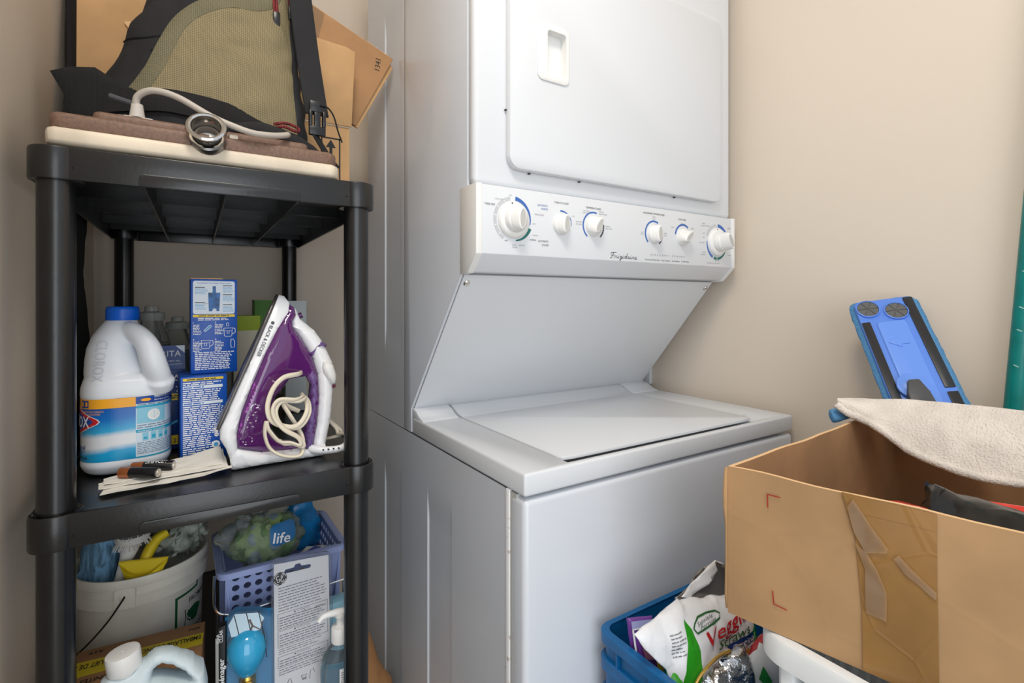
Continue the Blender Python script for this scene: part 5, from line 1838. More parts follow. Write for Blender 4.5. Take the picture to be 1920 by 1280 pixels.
# translucent jug in front
JG = thing('small_jug', 'milky translucent jug with white cap and moulded handle at the front of the lower shelf', 'jug', (-0.028, 0.80, Z3))
MJ = mat('milky_blue_plastic', (206, 220, 226), 0.35, sub=0.2)
b = bmesh.new()
JO = V((0.0, 0.80, Z3))
JP = [(-0.086, 0.006), (-0.088, 0.175), (-0.083, 0.190), (-0.070, 0.197), (-0.047, 0.198), (-0.038, 0.203), (-0.030, 0.2085), (-0.0215, 0.2095), (-0.006, 0.203), (0.013, 0.188), (0.026, 0.170), (0.0305, 0.150), (0.031, 0.006), (0.026, 0.0), (-0.081, 0.0)]
JH = [(-0.0305, 0.1800), (-0.0290, 0.1905), (-0.0215, 0.1935), (-0.010, 0.1875), (0.004, 0.1760), (0.0125, 0.1640), (0.008, 0.1620), (-0.012, 0.1700)]
def jw(x, z, d):
    w = 0.033 - 0.017 * sstep((z - 0.150) / 0.05)
    return w * (0.45 + 0.55 * edge(d, 0.012))
inflate(b, JP, jw, lambda x, z, w: V((x, 0.802 - w, Z3 + z)), holes=[JH], step=0.006)
b = evalmods(b, [('SUBSURF', dict(levels=1)), ('SMOOTH', dict(factor=0.5, iterations=2))])
obj('jug_body', b, MJ, JG, sharp=180)
b = bmesh.new()
lathe(b, [(0.0172, -0.012), (0.0180, -0.010), (0.0182, 0.008), (0.0174, 0.0105), (0.014, 0.0115), (0.0005, 0.0112)], 60, (-0.0605, 0.802, Z3 + 0.2085), axis=(-0.12, 0.0, 1.0), rib=0.0003)
lathe(b, [(0.0145, -0.022), (0.0145, -0.006)], 30, (-0.0605, 0.802, Z3 + 0.2085), axis=(-0.12, 0.0, 1.0))
lathe(b, [(0.0012, 0.011), (0.0005, 0.0118)], 10, (-0.0605, 0.802, Z3 + 0.2085), axis=(-0.12, 0.0, 1.0))
obj('cap', b, M['knobw'], JG, sharp=40)

# lilac basket on a chrome wire stand
BKT = thing('plastic_basket', 'lilac blue plastic basket with round holes, full of bags, on a wire stand', 'basket', (0.142, 1.0, 0.545))
MLI = mat('lilac_plastic', (152, 166, 214), 0.4)
bx0, bx1, by0, by1, bzt, bzb = 0.046, 0.245, 0.912, 1.085, 0.6955, 0.5495
bx0i = bx0 + 0.012
def wall(bm, A, B, holes_on, n_out):
    A, B = V(A), V(B)
    d = (B - A).normalized()
    Lw = (B - A).length
    hgt = bzt - bzb
    pl_ = [(0, 0), (Lw, 0), (Lw, hgt), (0, hgt)]
    hs = []
    if holes_on:
        nx = int((Lw - 0.02) / 0.0165)
        for i in range(nx):
            for j in range(8):
                cx_ = 0.0145 + i * 0.0165
                cz_ = 0.016 + j * 0.0165
                hs.append([(cx_ + 0.0056 * math.cos(-q * math.pi / 5), cz_ + 0.0052 * math.sin(-q * math.pi / 5)) for q in range(10)])
    n_ = V(n_out)
    inflate(bm, pl_, lambda x, z, dd: 0.0011, lambda x, z, w: A + d * x + V((0, 0, z)) + n_ * (w + (z - hgt) * 0.10), holes=hs, step=1.0)
b = bmesh.new()
wall(b, (bx0i, by0 + 0.006, bzb), (bx1 - 0.010, by0 + 0.006, bzb), True, (0, -1, 0))
obj('front_side', b, MLI, BKT)
b = bmesh.new()
wall(b, (bx0i, by0 + 0.006, bzb), (bx0i, by1 - 0.006, bzb), True, (-1, 0, 0))
obj('left_side', b, MLI, BKT)
b = bmesh.new()
wall(b, (bx1 - 0.010, by0 + 0.006, bzb), (bx1 - 0.010, by1 - 0.006, bzb), True, (1, 0, 0))
obj('right_side', b, MLI, BKT)
b = bmesh.new()
wall(b, (bx0i, by1 - 0.006, bzb), (bx1 - 0.010, by1 - 0.006, bzb), False, (0, 1, 0))
box(b, bx0i, bx1 - 0.010, by0 + 0.02, by1 - 0.02, bzb - 0.001, bzb + 0.001)
obj('back_side', b, MLI, BKT)
b = bmesh.new()
rings = []
for ins, z in ((0.0, bzt - 0.010), (0.0, bzt - 0.001), (0.0015, bzt), (0.0085, bzt), (0.0095, bzt - 0.0015)):
    rings.append([V((x, y, z)) for x, y in rrect(bx0 + ins, bx1 - ins, by0 - 0.004 + ins, by1 + 0.004 - ins, 0.018 - ins * 0.6, 6)])
loft(b, rings, cap=False)
obj('rim', b, MLI, BKT)
ws = thing('wire_stand', 'bent chrome wire stand holding up the lilac basket', 'wire stand', (0.14, 0.97, Z3))
b = bmesh.new()
wz = 0.5470
lp_ = smooth_path([(0.0425, 0.905, 0.700), (0.0420, 0.905, 0.665), (0.0440, 0.903, 0.648), (0.056, 0.900, 0.638), (0.085, 0.898, 0.636), (0.14, 0.897, 0.638), (0.20, 0.897, 0.640), (0.243, 0.898, 0.643), (0.2515, 0.902, 0.655), (0.2525, 0.905, 0.700)], 6)
tube(b, lp_, 0.0019, 8)
obj('front_wire', b, M['chrome'], ws)
for x in (0.055, 0.235):
    b = bmesh.new()
    tube(b, smooth_path([(x, 0.900, Z3 + 0.0021), (x, 0.900, 0.62), (x, 0.899, 0.638)], 4), 0.0019, 8)
    tube(b, smooth_path([(x, 0.900, wz - 0.001), (x, 1.0, wz - 0.001), (x, 1.085, wz - 0.001), (x, 1.094, wz - 0.004), (x, 1.095, Z3 + 0.0021)], 5), 0.0019, 8)
    obj('side_wire', b, M['chrome'], ws)
# contents of the basket
MCB = mat('clear_bag_film', (226, 232, 222), 0.10, trans=0.86, ior=1.18, bump=(45, 0.8, 0.004))
MGRN = mat('green_leaf_print', (86, 150, 40), 0.4, var=(40, 0.45), c2=(30, 84, 24))
cb = thing('snack_bag', 'clear crinkled plastic bag with green and blue print bulging over the lilac basket', 'bag', (0.125, 0.98, 0.66))
b = bmesh.new()
bmesh.ops.create_icosphere(b, subdivisions=5, radius=1)
for v in b.verts:
    v.co = V((0.122 + v.co.x * 0.056, 0.988 + v.co.y * 0.042, 0.706 + v.co.z * 0.048))
bin_ = b.copy()
fold_noise(b, 0.012, 22, 8, 0.026, 30)
fold_noise(b, 0.0, 22, 9, 0.010, 75)
fcast = caster(b, back=0.2)
obj('film', b, MCB, cb, sharp=180)
for v in bin_.verts:
    v.co = V((0.122, 0.99, 0.700)) + (v.co - V((0.118, 0.985, 0.704))) * 0.86
fold_noise(bin_, 0.010, 25, 12, 0.012, 30)
for f in bin_.faces:
    c = f.calc_center_median()
    n_ = noise.noise(c * 34 + V((5, 1, 3))) + (c.x - 0.118) * 3.5
    f.material_index = 1 if n_ > -0.02 else (2 if n_ < -0.32 else 0)
obj('printed_film', bin_, [mat('pale_green_print', (150, 178, 118), 0.5), MGRN, mat('bluish_print', (128, 150, 165), 0.5)], cb, sharp=180)
ink = Ink(lambda x, z, l: V((0.140 + x, 0.985 - (0.0525 + l) * math.sqrt(max(0.02, 1 - ((0.022 + x) / 0.074) ** 2 - ((0.018 + z) / 0.059) ** 2)), 0.722 + z)), step=0.004)
ink.poly(rrect(-0.016, 0.026, -0.012, 0.020, 0.010, 4), 1, l=0.0010)
ink.text('life', -0.012, -0.006, 0.022, 0, l=0.0020, width=0.028, bold=0.01, rot=-12)
ink.done('printed_patch', [M['white'], mat('bag_blue', (34, 104, 160), 0.4)], cb)
b = bmesh.new()
inflate(b, [(0.165, 0.665), (0.172, 0.705), (0.192, 0.742), (0.212, 0.748), (0.222, 0.742), (0.240, 0.690), (0.246, 0.645), (0.20, 0.640)], rnd(0.012, 0.03, 0.0006), lambda x, z, w: V((x - 0.012, 1.045 - w + (x - 0.2) * 0.2, z)), step=0.010)
fold_noise(b, 0.004, 40, 5, 0.006, 60)
solo('blue_packet', b, mat('bright_blue_film', (20, 128, 196), 0.25, var=(30, 0.35)), 'bright blue plastic packet standing behind the clear bag in the lilac basket', 'packet', (0.205, 1.045, 0.640), sharp=180)
b = bmesh.new()
inflate(b, [(0.168, 0.640), (0.176, 0.664), (0.20, 0.676), (0.236, 0.672), (0.2395, 0.655), (0.236, 0.630)], rnd(0.014, 0.02, 0.0008), lambda x, z, w: V((x - 0.010, 0.957 - w + (z - 0.64) * 0.6, z)), step=0.008)
fold_noise(b, 0.003, 50, 9)
wp = solo('wipes_packet', b, mat('white_soft_pack', (226, 222, 220), 0.45), 'small white soft packet with a navy stripe at the right of the lilac basket', 'packet', (0.205, 0.955, 0.630), sharp=180)
b = bmesh.new()
inflate(b, [(0.182, 0.6685), (0.212, 0.677), (0.222, 0.6735), (0.200, 0.6635)], rnd(0.0012, 0.004, 0.0003), lambda x, z, w: V((x - 0.010, 0.957 - 0.014 - w + (z - 0.64) * 0.6, z + 0.003)), step=0.01)
obj('navy_stripe', b, mat('navy_print', (24, 50, 130), 0.4), wp)

# light blue cartons at the back right
for k, (z0, z1, dx, lbl) in enumerate(((Z3, 0.5735, 0.0, 'light blue carton at the right of the lower shelf, lower of two stacked'), (0.574, 0.622, -0.004, 'light blue carton at the right of the lower shelf, on top of another'))):
    b = bmesh.new()
    box(b, 0.196 + dx, 0.237 + dx, 0.868, 0.893, z0, z1, bev=0.0008)
    solo('small_blue_carton', b, mat('light_blue_carton', (150, 200, 220), 0.5), lbl, 'carton', (0.22 + dx, 0.88, z0), 'light blue cartons')

# light bulb pack
LB = thing('light_bulb_pack', 'blue and black light bulb pack with a clear window on the lower shelf', 'bulb pack', (0.075, 0.862, Z3))
lf = frame((0.042, 0.860, Z3), (1, -0.16, 0), (0.0, 0.10, 1))
MBL = mat('bulb_pack_blue', (24, 142, 198), 0.35)
b = bmesh.new()
prism(b, [(0.012, 0), (0.079, 0), (0.079, 0.178), (0.026, 0.186), (0.012, 0.178)], -0.016, -0.014, lambda x, y, d: lf(x, y, d))
obj('back_card', b, MBL, LB)
b = bmesh.new()
prism(b, [(-0.003, 0), (0.012, 0), (0.014, 0.174), (0.003, 0.171)], -0.020, 0.0, lambda x, y, d: lf(x, y, d), bev=0.0008)
obj('side_card', b, M['black'], LB)
b = bmesh.new()
prism(b, [(0.013, 0.0), (0.079, 0.0), (0.079, 0.172), (0.058, 0.188), (0.027, 0.1935), (0.016, 0.184)], -0.013, 0.0075, lambda x, y, d: lf(x, y, d), bev=0.003)
obj('clear_window', b, mat('clear_window_film', (225, 238, 244), 0.06, trans=0.93, ior=1.12), LB)
b = bmesh.new()
lathe(b, [(0.0105, 0.096), (0.0125, 0.099), (0.0185, 0.107), (0.0255, 0.120), (0.0280, 0.133), (0.0262, 0.146), (0.0195, 0.157), (0.010, 0.1630), (0.0005, 0.1645)], 32, lf(0.042, 0, -0.002), axis=(lf(0, 1, 0) - lf(0, 0, 0)))
for v in b.verts:
    pass
bulb = obj('bulb', b, mat('bulb_blue_glass', (52, 166, 214), 0.08, coat=0.6), LB)
b = bmesh.new()
pr = [(0.0105, 0.066)]
for k in range(6):
    pr += [(0.0120, 0.069 + k * 0.0045), (0.0106, 0.0712 + k * 0.0045)]
pr += [(0.0108, 0.098)]
lathe(b, pr, 28, lf(0.042, 0, -0.002), axis=(lf(0, 1, 0) - lf(0, 0, 0)))
obj('screw_base', b, mat('brass', (200, 166, 84), 0.25, 1.0), bulb)['label'] = 'brass screw base'
ink = Ink(lambda x, y, l: lf(x, y, l))
ink.rect(0.0005, 0.0045, 0.004, 0.158, 1)
ink.text('CLEAR', 0.0100, 0.151, 0.0060, 0, rot=90, bold=0.01, l=0.0007)
ink.text('CLAIR', 0.0055, 0.150, 0.0050, 0, rot=90, bold=0.01, l=0.0007)
ink.text('appareil ménager', 0.0115, 0.046, 0.0100, 0, rot=90, bold=0.02, width=0.082, l=0.0007)
ink.text('appliance', 0.0040, 0.030, 0.0080, 2, rot=90, bold=0.01, width=0.046, l=0.0009)
ink.done('printed_side', [M['white'], mat('silver_stripe', (170, 170, 166), 0.4), M['black']], LB)
ink = Ink(lambda x, y, l: lf(x, y, 0.0078 + l))
for x in (0.030, 0.046, 0.062):
    ink.stroke([(x - 0.004, 0.188), (x + 0.004, 0.150), (x + 0.007, 0.118)], 0.0012, 1)
ink.poly([(0.018, 0.176), (0.027, 0.190), (0.058, 0.185), (0.066, 0.176), (0.060, 0.160), (0.022, 0.158)], 2, l=0.0002)
ink.stroke([(0.046, 0.178), (0.050, 0.168), (0.045, 0.156)], 0.0028, 3); ink.stroke([(0.050, 0.168), (0.061, 0.160), (0.064, 0.172)], 0.0020, 3)
ink.done('printed_window', [M['white'], M['black'], mat('pale_blue_print', (196, 220, 234), 0.3), mat('brown_print', (96, 84, 80), 0.4)], LB)

# blister pack with printed card
GE = thing('blister_pack', 'clear plastic blister pack with white printed back card leaning upright on the lower shelf', 'blister pack', (0.165, 0.86, Z3))
gf = frame((0.1195, 0.845, Z3), (1, 0.02, 0), (0.0, 0.05, 1))
b = bmesh.new()
GP = [(-0.004, 0.003), (0.0868, 0.003), (0.0868, 0.244), (0.080, 0.2515), (0.003, 0.2610), (-0.004, 0.2560)]
hole = [(0.0165, 0.2345), (0.0145, 0.2375), (0.0165, 0.2405), (0.0285, 0.2405), (0.031, 0.2445), (0.0375, 0.2445), (0.040, 0.2400), (0.0525, 0.2390), (0.0545, 0.2360), (0.0525, 0.2330)]
inflate(b, [(0.0, 0.004), (0.0828, 0.004), (0.0815, 0.2455), (0.0, 0.2525)], lambda x, y, d: 0.0006, lambda x, y, w: gf(x, y, -0.003 + w), holes=[hole], step=0.05)
gcard = obj('back_card', b, mat('white_card', (232, 232, 236), 0.5), GE)
b = bmesh.new()
inflate(b, GP, lambda x, y, d: 0.0035 * (0.4 + 0.6 * edge(d, 0.004)), lambda x, y, w: gf(x, y, -0.003 + w), holes=[hole], step=0.03)
obj('clear_shell', b, mat('clear_shell_plastic', (236, 238, 240), 0.05, trans=0.96, ior=1.08), GE, sharp=60)
ink = Ink(lambda x, y, l: gf(x, y, l - 0.0024))
DK, GY = 0, 1
ink.disc(0.0085, 0.2290, 0.0098, DK, n=28)
ink.arc(0.0085, 0.2290, 0.0080, 0.0088, 15, 75, 2, l=0.0006, n=8); ink.arc(0.0085, 0.2290, 0.0080, 0.0088, 105, 165, 2, l=0.0006, n=8); ink.arc(0.0085, 0.2290, 0.0080, 0.0088, 195, 255, 2, l=0.0006, n=8); ink.arc(0.0085, 0.2290, 0.0080, 0.0088, 285, 345, 2, l=0.0006, n=8)
ink.stroke([(0.0072, 0.2335), (0.0045, 0.2335), (0.0030, 0.2300), (0.0050, 0.2270), (0.0080, 0.2290), (0.0078, 0.2245), (0.0050, 0.2240), (0.0045, 0.2262)], 0.0010, 2, l=0.0006)
ink.stroke([(0.0090, 0.2265), (0.0120, 0.2310), (0.0135, 0.2345), (0.0105, 0.2340), (0.0100, 0.2310), (0.0120, 0.2300), (0.0100, 0.2285), (0.0098, 0.2250), (0.0125, 0.2240), (0.0140, 0.2265)], 0.0010, 2, l=0.0006)
ink.lines(0.006, 0.078, 0.178, 0.2165, 9, GY, fill=0.32, ragged=0.25, seed=41, word=0.010)
for z0, z1, n_ in ((0.1515, 0.1760, 5), (0.1255, 0.1500, 5), (0.0950, 0.1120, 3)):
    for a in ((0.005, 0.079, z0, z0 + 0.0005), (0.005, 0.079, z1 - 0.0005, z1), (0.005, 0.0055, z0, z1), (0.0785, 0.079, z0, z1)):
        ink.rect(*a, DK)
    ink.lines(0.007, 0.077, z0 + 0.001, z1 - 0.005, n_, GY, fill=0.4, ragged=0.2, seed=int(z0 * 1000), word=0.009)
    ink.text('ATTENTION', 0.042, z1 - 0.0038, 0.0036, GY, align='c')
    ink.poly([(0.028, z1 - 0.0040), (0.031, z1 - 0.0040), (0.0295, z1 - 0.0012)], DK)
ink.lines(0.006, 0.078, 0.1145, 0.1240, 3, GY, fill=0.35, seed=44)
ink.lines(0.006, 0.078, 0.0830, 0.0935, 3, GY, fill=0.35, seed=45)
ink.stroke([(0.042, 0.1740), (0.047, 0.1680), (0.050, 0.1690)], 0.0006, DK); ink.text('3CMnx', 0.060, 0.1680, 0.0055, DK, shear=0.3)
ink.stroke([(0.016, 0.060), (0.0195, 0.0735), (0.0225, 0.0745), (0.026, 0.060), (0.016, 0.060)], 0.0008, DK)
ink.stroke([(0.038, 0.0720), (0.046, 0.0720), (0.044, 0.0660), (0.040, 0.0660), (0.038, 0.0720)], 0.0007, DK); ink.stroke([(0.050, 0.063), (0.052, 0.075), (0.056, 0.077), (0.058, 0.071)], 0.0007, DK)
ink.text('00', 0.040, 0.0645, 0.006, DK)
ink.done('printed_text', [mat('black_print', (40, 38, 42), 0.5), mat('grey_print', (136, 136, 146), 0.6), M['white']], gcard)

# hand sanitiser pump bottle
PB = thing('pump_bottle', 'clear hand sanitizer bottle with white pump in front of the blister pack', 'bottle', (0.2085, 0.8165, Z3))
pc = V((0.2085, 0.8165, Z3))
b = bmesh.new()
loft(b, [[V((pc.x + 0.0 + p.x, pc.y + p.y, Z3 + z)) for p in sel(0, 0, a, bb, 0, 2.3, 40)] for z, a, bb in ((0.0, 0.026, 0.016), (0.003, 0.029, 0.018), (0.085, 0.0300, 0.0185), (0.100, 0.0290, 0.018), (0.113, 0.0240, 0.016), (0.122, 0.0160, 0.013), (0.127, 0.0115, 0.0115), (0.133, 0.0112, 0.0112))])
obj('bottle_body', b, mat('clear_bottle_plastic', (226, 236, 240), 0.05, trans=0.94, ior=1.22), PB, sharp=50)
b = bmesh.new()
loft(b, [[V((pc.x + p.x, pc.y + p.y, Z3 + z)) for p in sel(0, 0, a, bb, 0, 2.3, 32)] for z, a, bb in ((0.002, 0.026, 0.0155), (0.085, 0.0285, 0.017), (0.105, 0.026, 0.016))])
obj('gel', b, mat('clear_gel', (190, 214, 226), 0.05, trans=0.9, ior=1.15), PB, sharp=50)
b = bmesh.new()
lathe(b, [(0.0135, 0.129), (0.0138, 0.131), (0.0138, 0.149), (0.0125, 0.152), (0.0055, 0.153), (0.0055, 0.166), (0.0085, 0.167), (0.009, 0.174), (0.0005, 0.176)], 60, pc, rib=0.00025)
tube(b, smooth_path([(pc.x + 0.006, pc.y, Z3 + 0.1715), (pc.x - 0.010, pc.y - 0.001, Z3 + 0.1745), (pc.x - 0.026, pc.y - 0.002, Z3 + 0.1745), (pc.x - 0.033, pc.y - 0.003, Z3 + 0.1690)], 5), [0.0058, 0.0058, 0.0058, 0.0057, 0.0055, 0.0053, 0.005, 0.0048, 0.0046, 0.0044, 0.0042, 0.004, 0.0038, 0.0036, 0.0034, 0.0032], 12)
obj('pump', b, M['knobw'], PB, sharp=40)['label'] = 'white pump head'
ink = Ink(lambda x, z, l: V((pc.x + x, pc.y - 0.0187 * (1 - (abs(x) / 0.031) ** 2.3) ** (1 / 2.3) - l, Z3 + z)), step=0.003)
ink.rect(-0.006, 0.026, 0.012, 0.096, 0)
ink.lines(-0.004, 0.024, 0.060, 0.092, 9, 1, l=0.0008, fill=0.4, seed=51, word=0.007)
ink.text('HAND', -0.026, 0.100, 0.008, 2, l=0.0006)
ink.done('bottle_label', [M['white'], M['inkl'], mat('teal_print', (60, 110, 130), 0.5)], PB)

# brown paper bag on the floor between shelf and washer
b = bmesh.new()
inflate(b, [(0.002, 0.0), (0.100, 0.0), (0.102, 0.26), (0.088, 0.33), (0.062, 0.385), (0.035, 0.462), (0.004, 0.470), (0.0, 0.25)], rnd(0.03, 0.05, 0.002), lambda x, z, w: V((0.274 + x * 1.1, 1.02 - w + x * 0.3, z + 0.002)), step=0.03)
fold_noise(b, 0.006, 14, 4, 0.008, 20)
for v in b.verts:
    v.co.z = max(v.co.z, 0.001)
    v.co.x = min(v.co.x, 0.394)
solo('paper_bag', b, mat('brown_paper', (170, 122, 78), 0.8, bump=(40, 0.4, 0.003)), 'brown paper bag standing on the floor between black shelf and washer', 'bag', (0.32, 1.03, 0.0), sharp=60)
# ------------------------------------------------------------------ right side: hamper, big carton, towel
HM = thing('laundry_hamper', 'white plastic slatted laundry hamper standing under the big brown cardboard box', 'hamper', (0.80, 0.12, 0))
MHW = mat('white_hamper_plastic', (230, 232, 232), 0.4)
hz = 0.7605
b = bmesh.new()
rings = []
for ins, z in ((0.006, hz - 0.030), (0.0, hz - 0.028), (0.0, hz - 0.006), (0.002, hz - 0.002), (0.006, hz), (0.012, hz), (0.016, hz - 0.003), (0.017, hz - 0.030)):
    rings.append([V((x, y, z)) for x, y in rrect(0.532 + ins, 1.07 - ins, -0.16 + ins, 0.338 - ins, 0.04 - ins * 0.5, 8)])
loft(b, rings, cap=False)
obj('rim', b, MHW, HM)
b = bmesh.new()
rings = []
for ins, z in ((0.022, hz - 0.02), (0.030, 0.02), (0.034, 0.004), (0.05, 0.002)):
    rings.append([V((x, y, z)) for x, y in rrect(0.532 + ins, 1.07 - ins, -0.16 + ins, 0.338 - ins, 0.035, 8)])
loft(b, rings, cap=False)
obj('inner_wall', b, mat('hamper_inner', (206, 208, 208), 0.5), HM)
for k in range(13):
    y = -0.11 + k * 0.034
    b = bmesh.new()
    box(b, 0.5375, 0.558, y - 0.0075, y + 0.0075, 0.03, hz - 0.026, bev=0.003)
    obj('slat', b, MHW, HM)
for k in range(14):
    x = 0.585 + k * 0.034
    b = bmesh.new()
    box(b, x - 0.0075, x + 0.0075, 0.310, 0.330, 0.03, hz - 0.026, bev=0.003)
    obj('slat', b, MHW, HM)
b = bmesh.new()
rings = []
for ins, z in ((0.006, 0.04), (0.006, 0.0), (0.03, 0.0)):
    rings.append([V((x, y, z)) for x, y in rrect(0.532 + ins, 1.07 - ins, -0.16 + ins, 0.338 - ins, 0.035, 8)])
loft(b, rings)
obj('base', b, MHW, HM)

# cardboard box
BXR = thing('cardboard_box', 'big open brown cardboard box with packing tape on its side, resting on the white hamper', 'box', (0.80, 0.17, 0.7615))
A = V((0.5287, 0.3608, 0.7615))
fd = V((0.204, -0.979, 0)).normalized()
Bp = A + fd * 0.46
Cp = V((1.064, 0.4005, 0.7615))
Dp = V((1.068, -0.06, 0.7615))
HB = 0.1682


def bwall(name, P, Q, inward, mt, seed, parent=BXR, th=0.0045, wob=0.0012, sag=0.0):
    n = 26
    nz_ = 5
    d = Q - P
    inn = V(inward)
    b = bmesh.new()
    o_, i_ = [], []
    for j in range(nz_ + 1):
        ro, ri = [], []
        for k in range(n + 1):
            t_ = k / n
            top = HB + 0.0022 * noise.noise(V((t_ * 7, seed, 0))) if j == nz_ else HB * j / nz_
            bow = wob * 3 * noise.noise(V((t_ * 3, j * 0.5, seed + 2))) * (1 if 0 < k < n else 0)
            p = P + d * t_ + V((0, 0, top)) + inn * bow
            ro.append(b.verts.new(p)); ri.append(b.verts.new(p + inn * th))
        o_.append(ro); i_.append(ri)
    for j in range(nz_):
        for k in range(n):
            b.faces.new([o_[j][k], o_[j][k + 1], o_[j + 1][k + 1], o_[j + 1][k]]).material_index = 0
            b.faces.new([i_[j][k + 1], i_[j][k], i_[j + 1][k], i_[j + 1][k + 1]]).material_index = 1
    for k in range(n):
        b.faces.new([o_[nz_][k], o_[nz_][k + 1], i_[nz_][k + 1], i_[nz_][k]]).material_index = 2
        b.faces.new([o_[0][k + 1], o_[0][k], i_[0][k], i_[0][k + 1]]).material_index = 0
    for k in (0, n):
        for j in range(nz_):
            b.faces.new([o_[j][k], o_[j + 1][k], i_[j + 1][k], i_[j][k]]).material_index = 2
    bmesh.ops.recalc_face_normals(b, faces=b.faces[:])
    return obj(name, b, mt, parent, sharp=40)


MTB = [M['card'], M['cardd'], M['cardp']]
inA = V((0.979, 0.204, 0))
front = bwall('end_panel', A, Bp, inA, MTB, 1, wob=0.0004)
bwall('side_panel', A + inA * 0.0046, Cp, V((0.074, -0.997, 0)), MTB, 2)
bwall('end_panel', Cp + V((0.0, -0.003, 0)), Dp, V((-1, 0, 0)), MTB, 3)
bwall('side_panel', Bp + V((0.006, 0, 0)), Dp, V((0, 1, 0)), MTB, 4)
b = bmesh.new()
prism(b, [(A.x + 0.003, A.y - 0.002), (Cp.x, Cp.y - 0.003), (Dp.x, Dp.y + 0.002), (Bp.x + 0.004, Bp.y + 0.002)], 0.7616, 0.7660, lambda x, y, d: V((x, y, d)))
obj('bottom_panel', b, M['cardd'], BXR)
# folded corner strip at the left edge
b = bmesh.new()
prism(b, [(0.0, 0.004), (0.0022, 0.02), (0.0010, 0.06), (0.0015, 0.10), (0.0048, 0.120), (0.0055, 0.140), (0.0040, 0.158), (0.0012, 0.167), (-0.004, 0.166), (-0.004, 0.004)], 0.0, 0.0025, lambda x, z, d: A + V((-x - 0.0004, 0.0005 + d, z)), bev=0.0006)
obj('corner_fold', b, M['card'], BXR)
fc = lambda t_, z, l: A + fd * t_ + V((0, 0, z)) - inA * (l + 0.0012)
ink = Ink(fc, step=0.008)
ink.poly([(0.1130, 0.1690), (0.1862, 0.1684), (0.1866, 0.10), (0.1880, 0.001), (0.1310, 0.001), (0.1300, 0.06), (0.1250, 0.125)], 0, l=0.0003)
ink.poly([(0.1130, 0.1690), (0.1862, 0.1684), (0.1858, 0.1530), (0.1200, 0.1520)], 0, l=0.0006)
ink.done('packing_tape', [M['tape']], front, label='glossy brown packing tape')
b = bmesh.new()
def crink(pts, seed):
    fm = flatmesh(pts, (), 0.006)
    mp = {}
    for v in fm.verts:
        h_ = 0.0016 + 0.0035 * abs(noise.noise(V((v.co.x * 70, v.co.y * 55, seed))))
        mp[v] = b.verts.new(fc(v.co.x, v.co.y, h_))
    for f in fm.faces:
        b.faces.new([mp[v] for v in f.verts])
    fm.free()
crink([(0.1180, 0.1560), (0.1245, 0.1320), (0.1330, 0.1160), (0.1500, 0.1215), (0.1512, 0.1265), (0.1400, 0.1400), (0.1230, 0.1650)], 1)
crink([(0.1245, 0.1235), (0.1330, 0.1000), (0.1335, 0.0585), (0.1500, 0.0575), (0.1500, 0.0830), (0.1430, 0.1020), (0.1350, 0.1160)], 5)
crink([(0.1550, 0.1180), (0.1630, 0.1080), (0.1860, 0.0920), (0.1862, 0.0990), (0.1690, 0.1130), (0.1590, 0.1230)], 9)
o = obj('crinkled_tape', b, M['tapec'], front, sharp=25)
ink = Ink(fc)
for s in (((0.0438, 0.1335), (0.0434, 0.1478), (0.0566, 0.1478)), ((0.0488, 0.0450), (0.0500, 0.0310), (0.0632, 0.0300))):
    for p, q in zip(s, s[1:]):
        ink.stroke([p, q], 0.0013, 0, l=0.0004)
ink.done('corner_marks', [M['red']], front, label='thin red corner marks')['kind'] = 'stuff'

# bag of chips inside the box
CHB = thing('chip_bag', 'black and red shiny chip bag lying inside the cardboard box', 'bag', (0.76, 0.20, 0.7665))
b = bmesh.new()
cfm = frame((0.705, 0.235, 0.868), (0.30, -0.95, -0.02), (0.55, 0.17, 0.30))
inflate(b, [(0.0, 0.0), (0.000, 0.070), (0.022, 0.056), (0.06, 0.052), (0.11, 0.040), (0.17, 0.034), (0.22, 0.03), (0.23, -0.12), (0.1, -0.16), (0.01, -0.12)], rnd(0.026, 0.05, 0.0006), lambda x, y, w: cfm(x, y, w), step=0.010)
fold_noise(b, 0.004, 26, 4, 0.007, 38)
for v in b.verts:
    v.co.z = max(v.co.z, 0.7668)
obj('black_film', b, mat('black_shiny_film', (10, 10, 12), 0.22), CHB, sharp=180)
b = bmesh.new()
cfm2 = frame((0.70, 0.240, 0.858), (0.30, -0.95, 0.0), (0.60, 0.17, 0.30))
inflate(b, [(-0.045, -0.02), (-0.045, 0.026), (-0.02, 0.036), (0.01, 0.036), (0.03, 0.030), (0.06, 0.0), (0.05, -0.13), (-0.04, -0.12)], rnd(0.022, 0.03, 0.0006), lambda x, y, w: cfm2(x, y, w), step=0.010)
fold_noise(b, 0.003, 26, 7, 0.004, 38)
for v in b.verts:
    v.co.z = max(v.co.z, 0.7668)
    v.co.x = max(v.co.x, 0.60)
obj('red_film', b, mat('red_shiny_film', (216, 40, 26), 0.15, coat=0.5), CHB, sharp=180)
b = bmesh.new()
inflate(b, [(0.055, 0.045), (0.11, 0.050), (0.18, 0.046), (0.19, 0.02), (0.11, 0.028), (0.065, 0.032)], rnd(0.004, 0.01, 0.0006), lambda x, y, w: cfm(x, y + 0.004, 0.006 + w), step=0.010)
obj('red_edge', b, bpy.data.materials['red_shiny_film'], CHB)

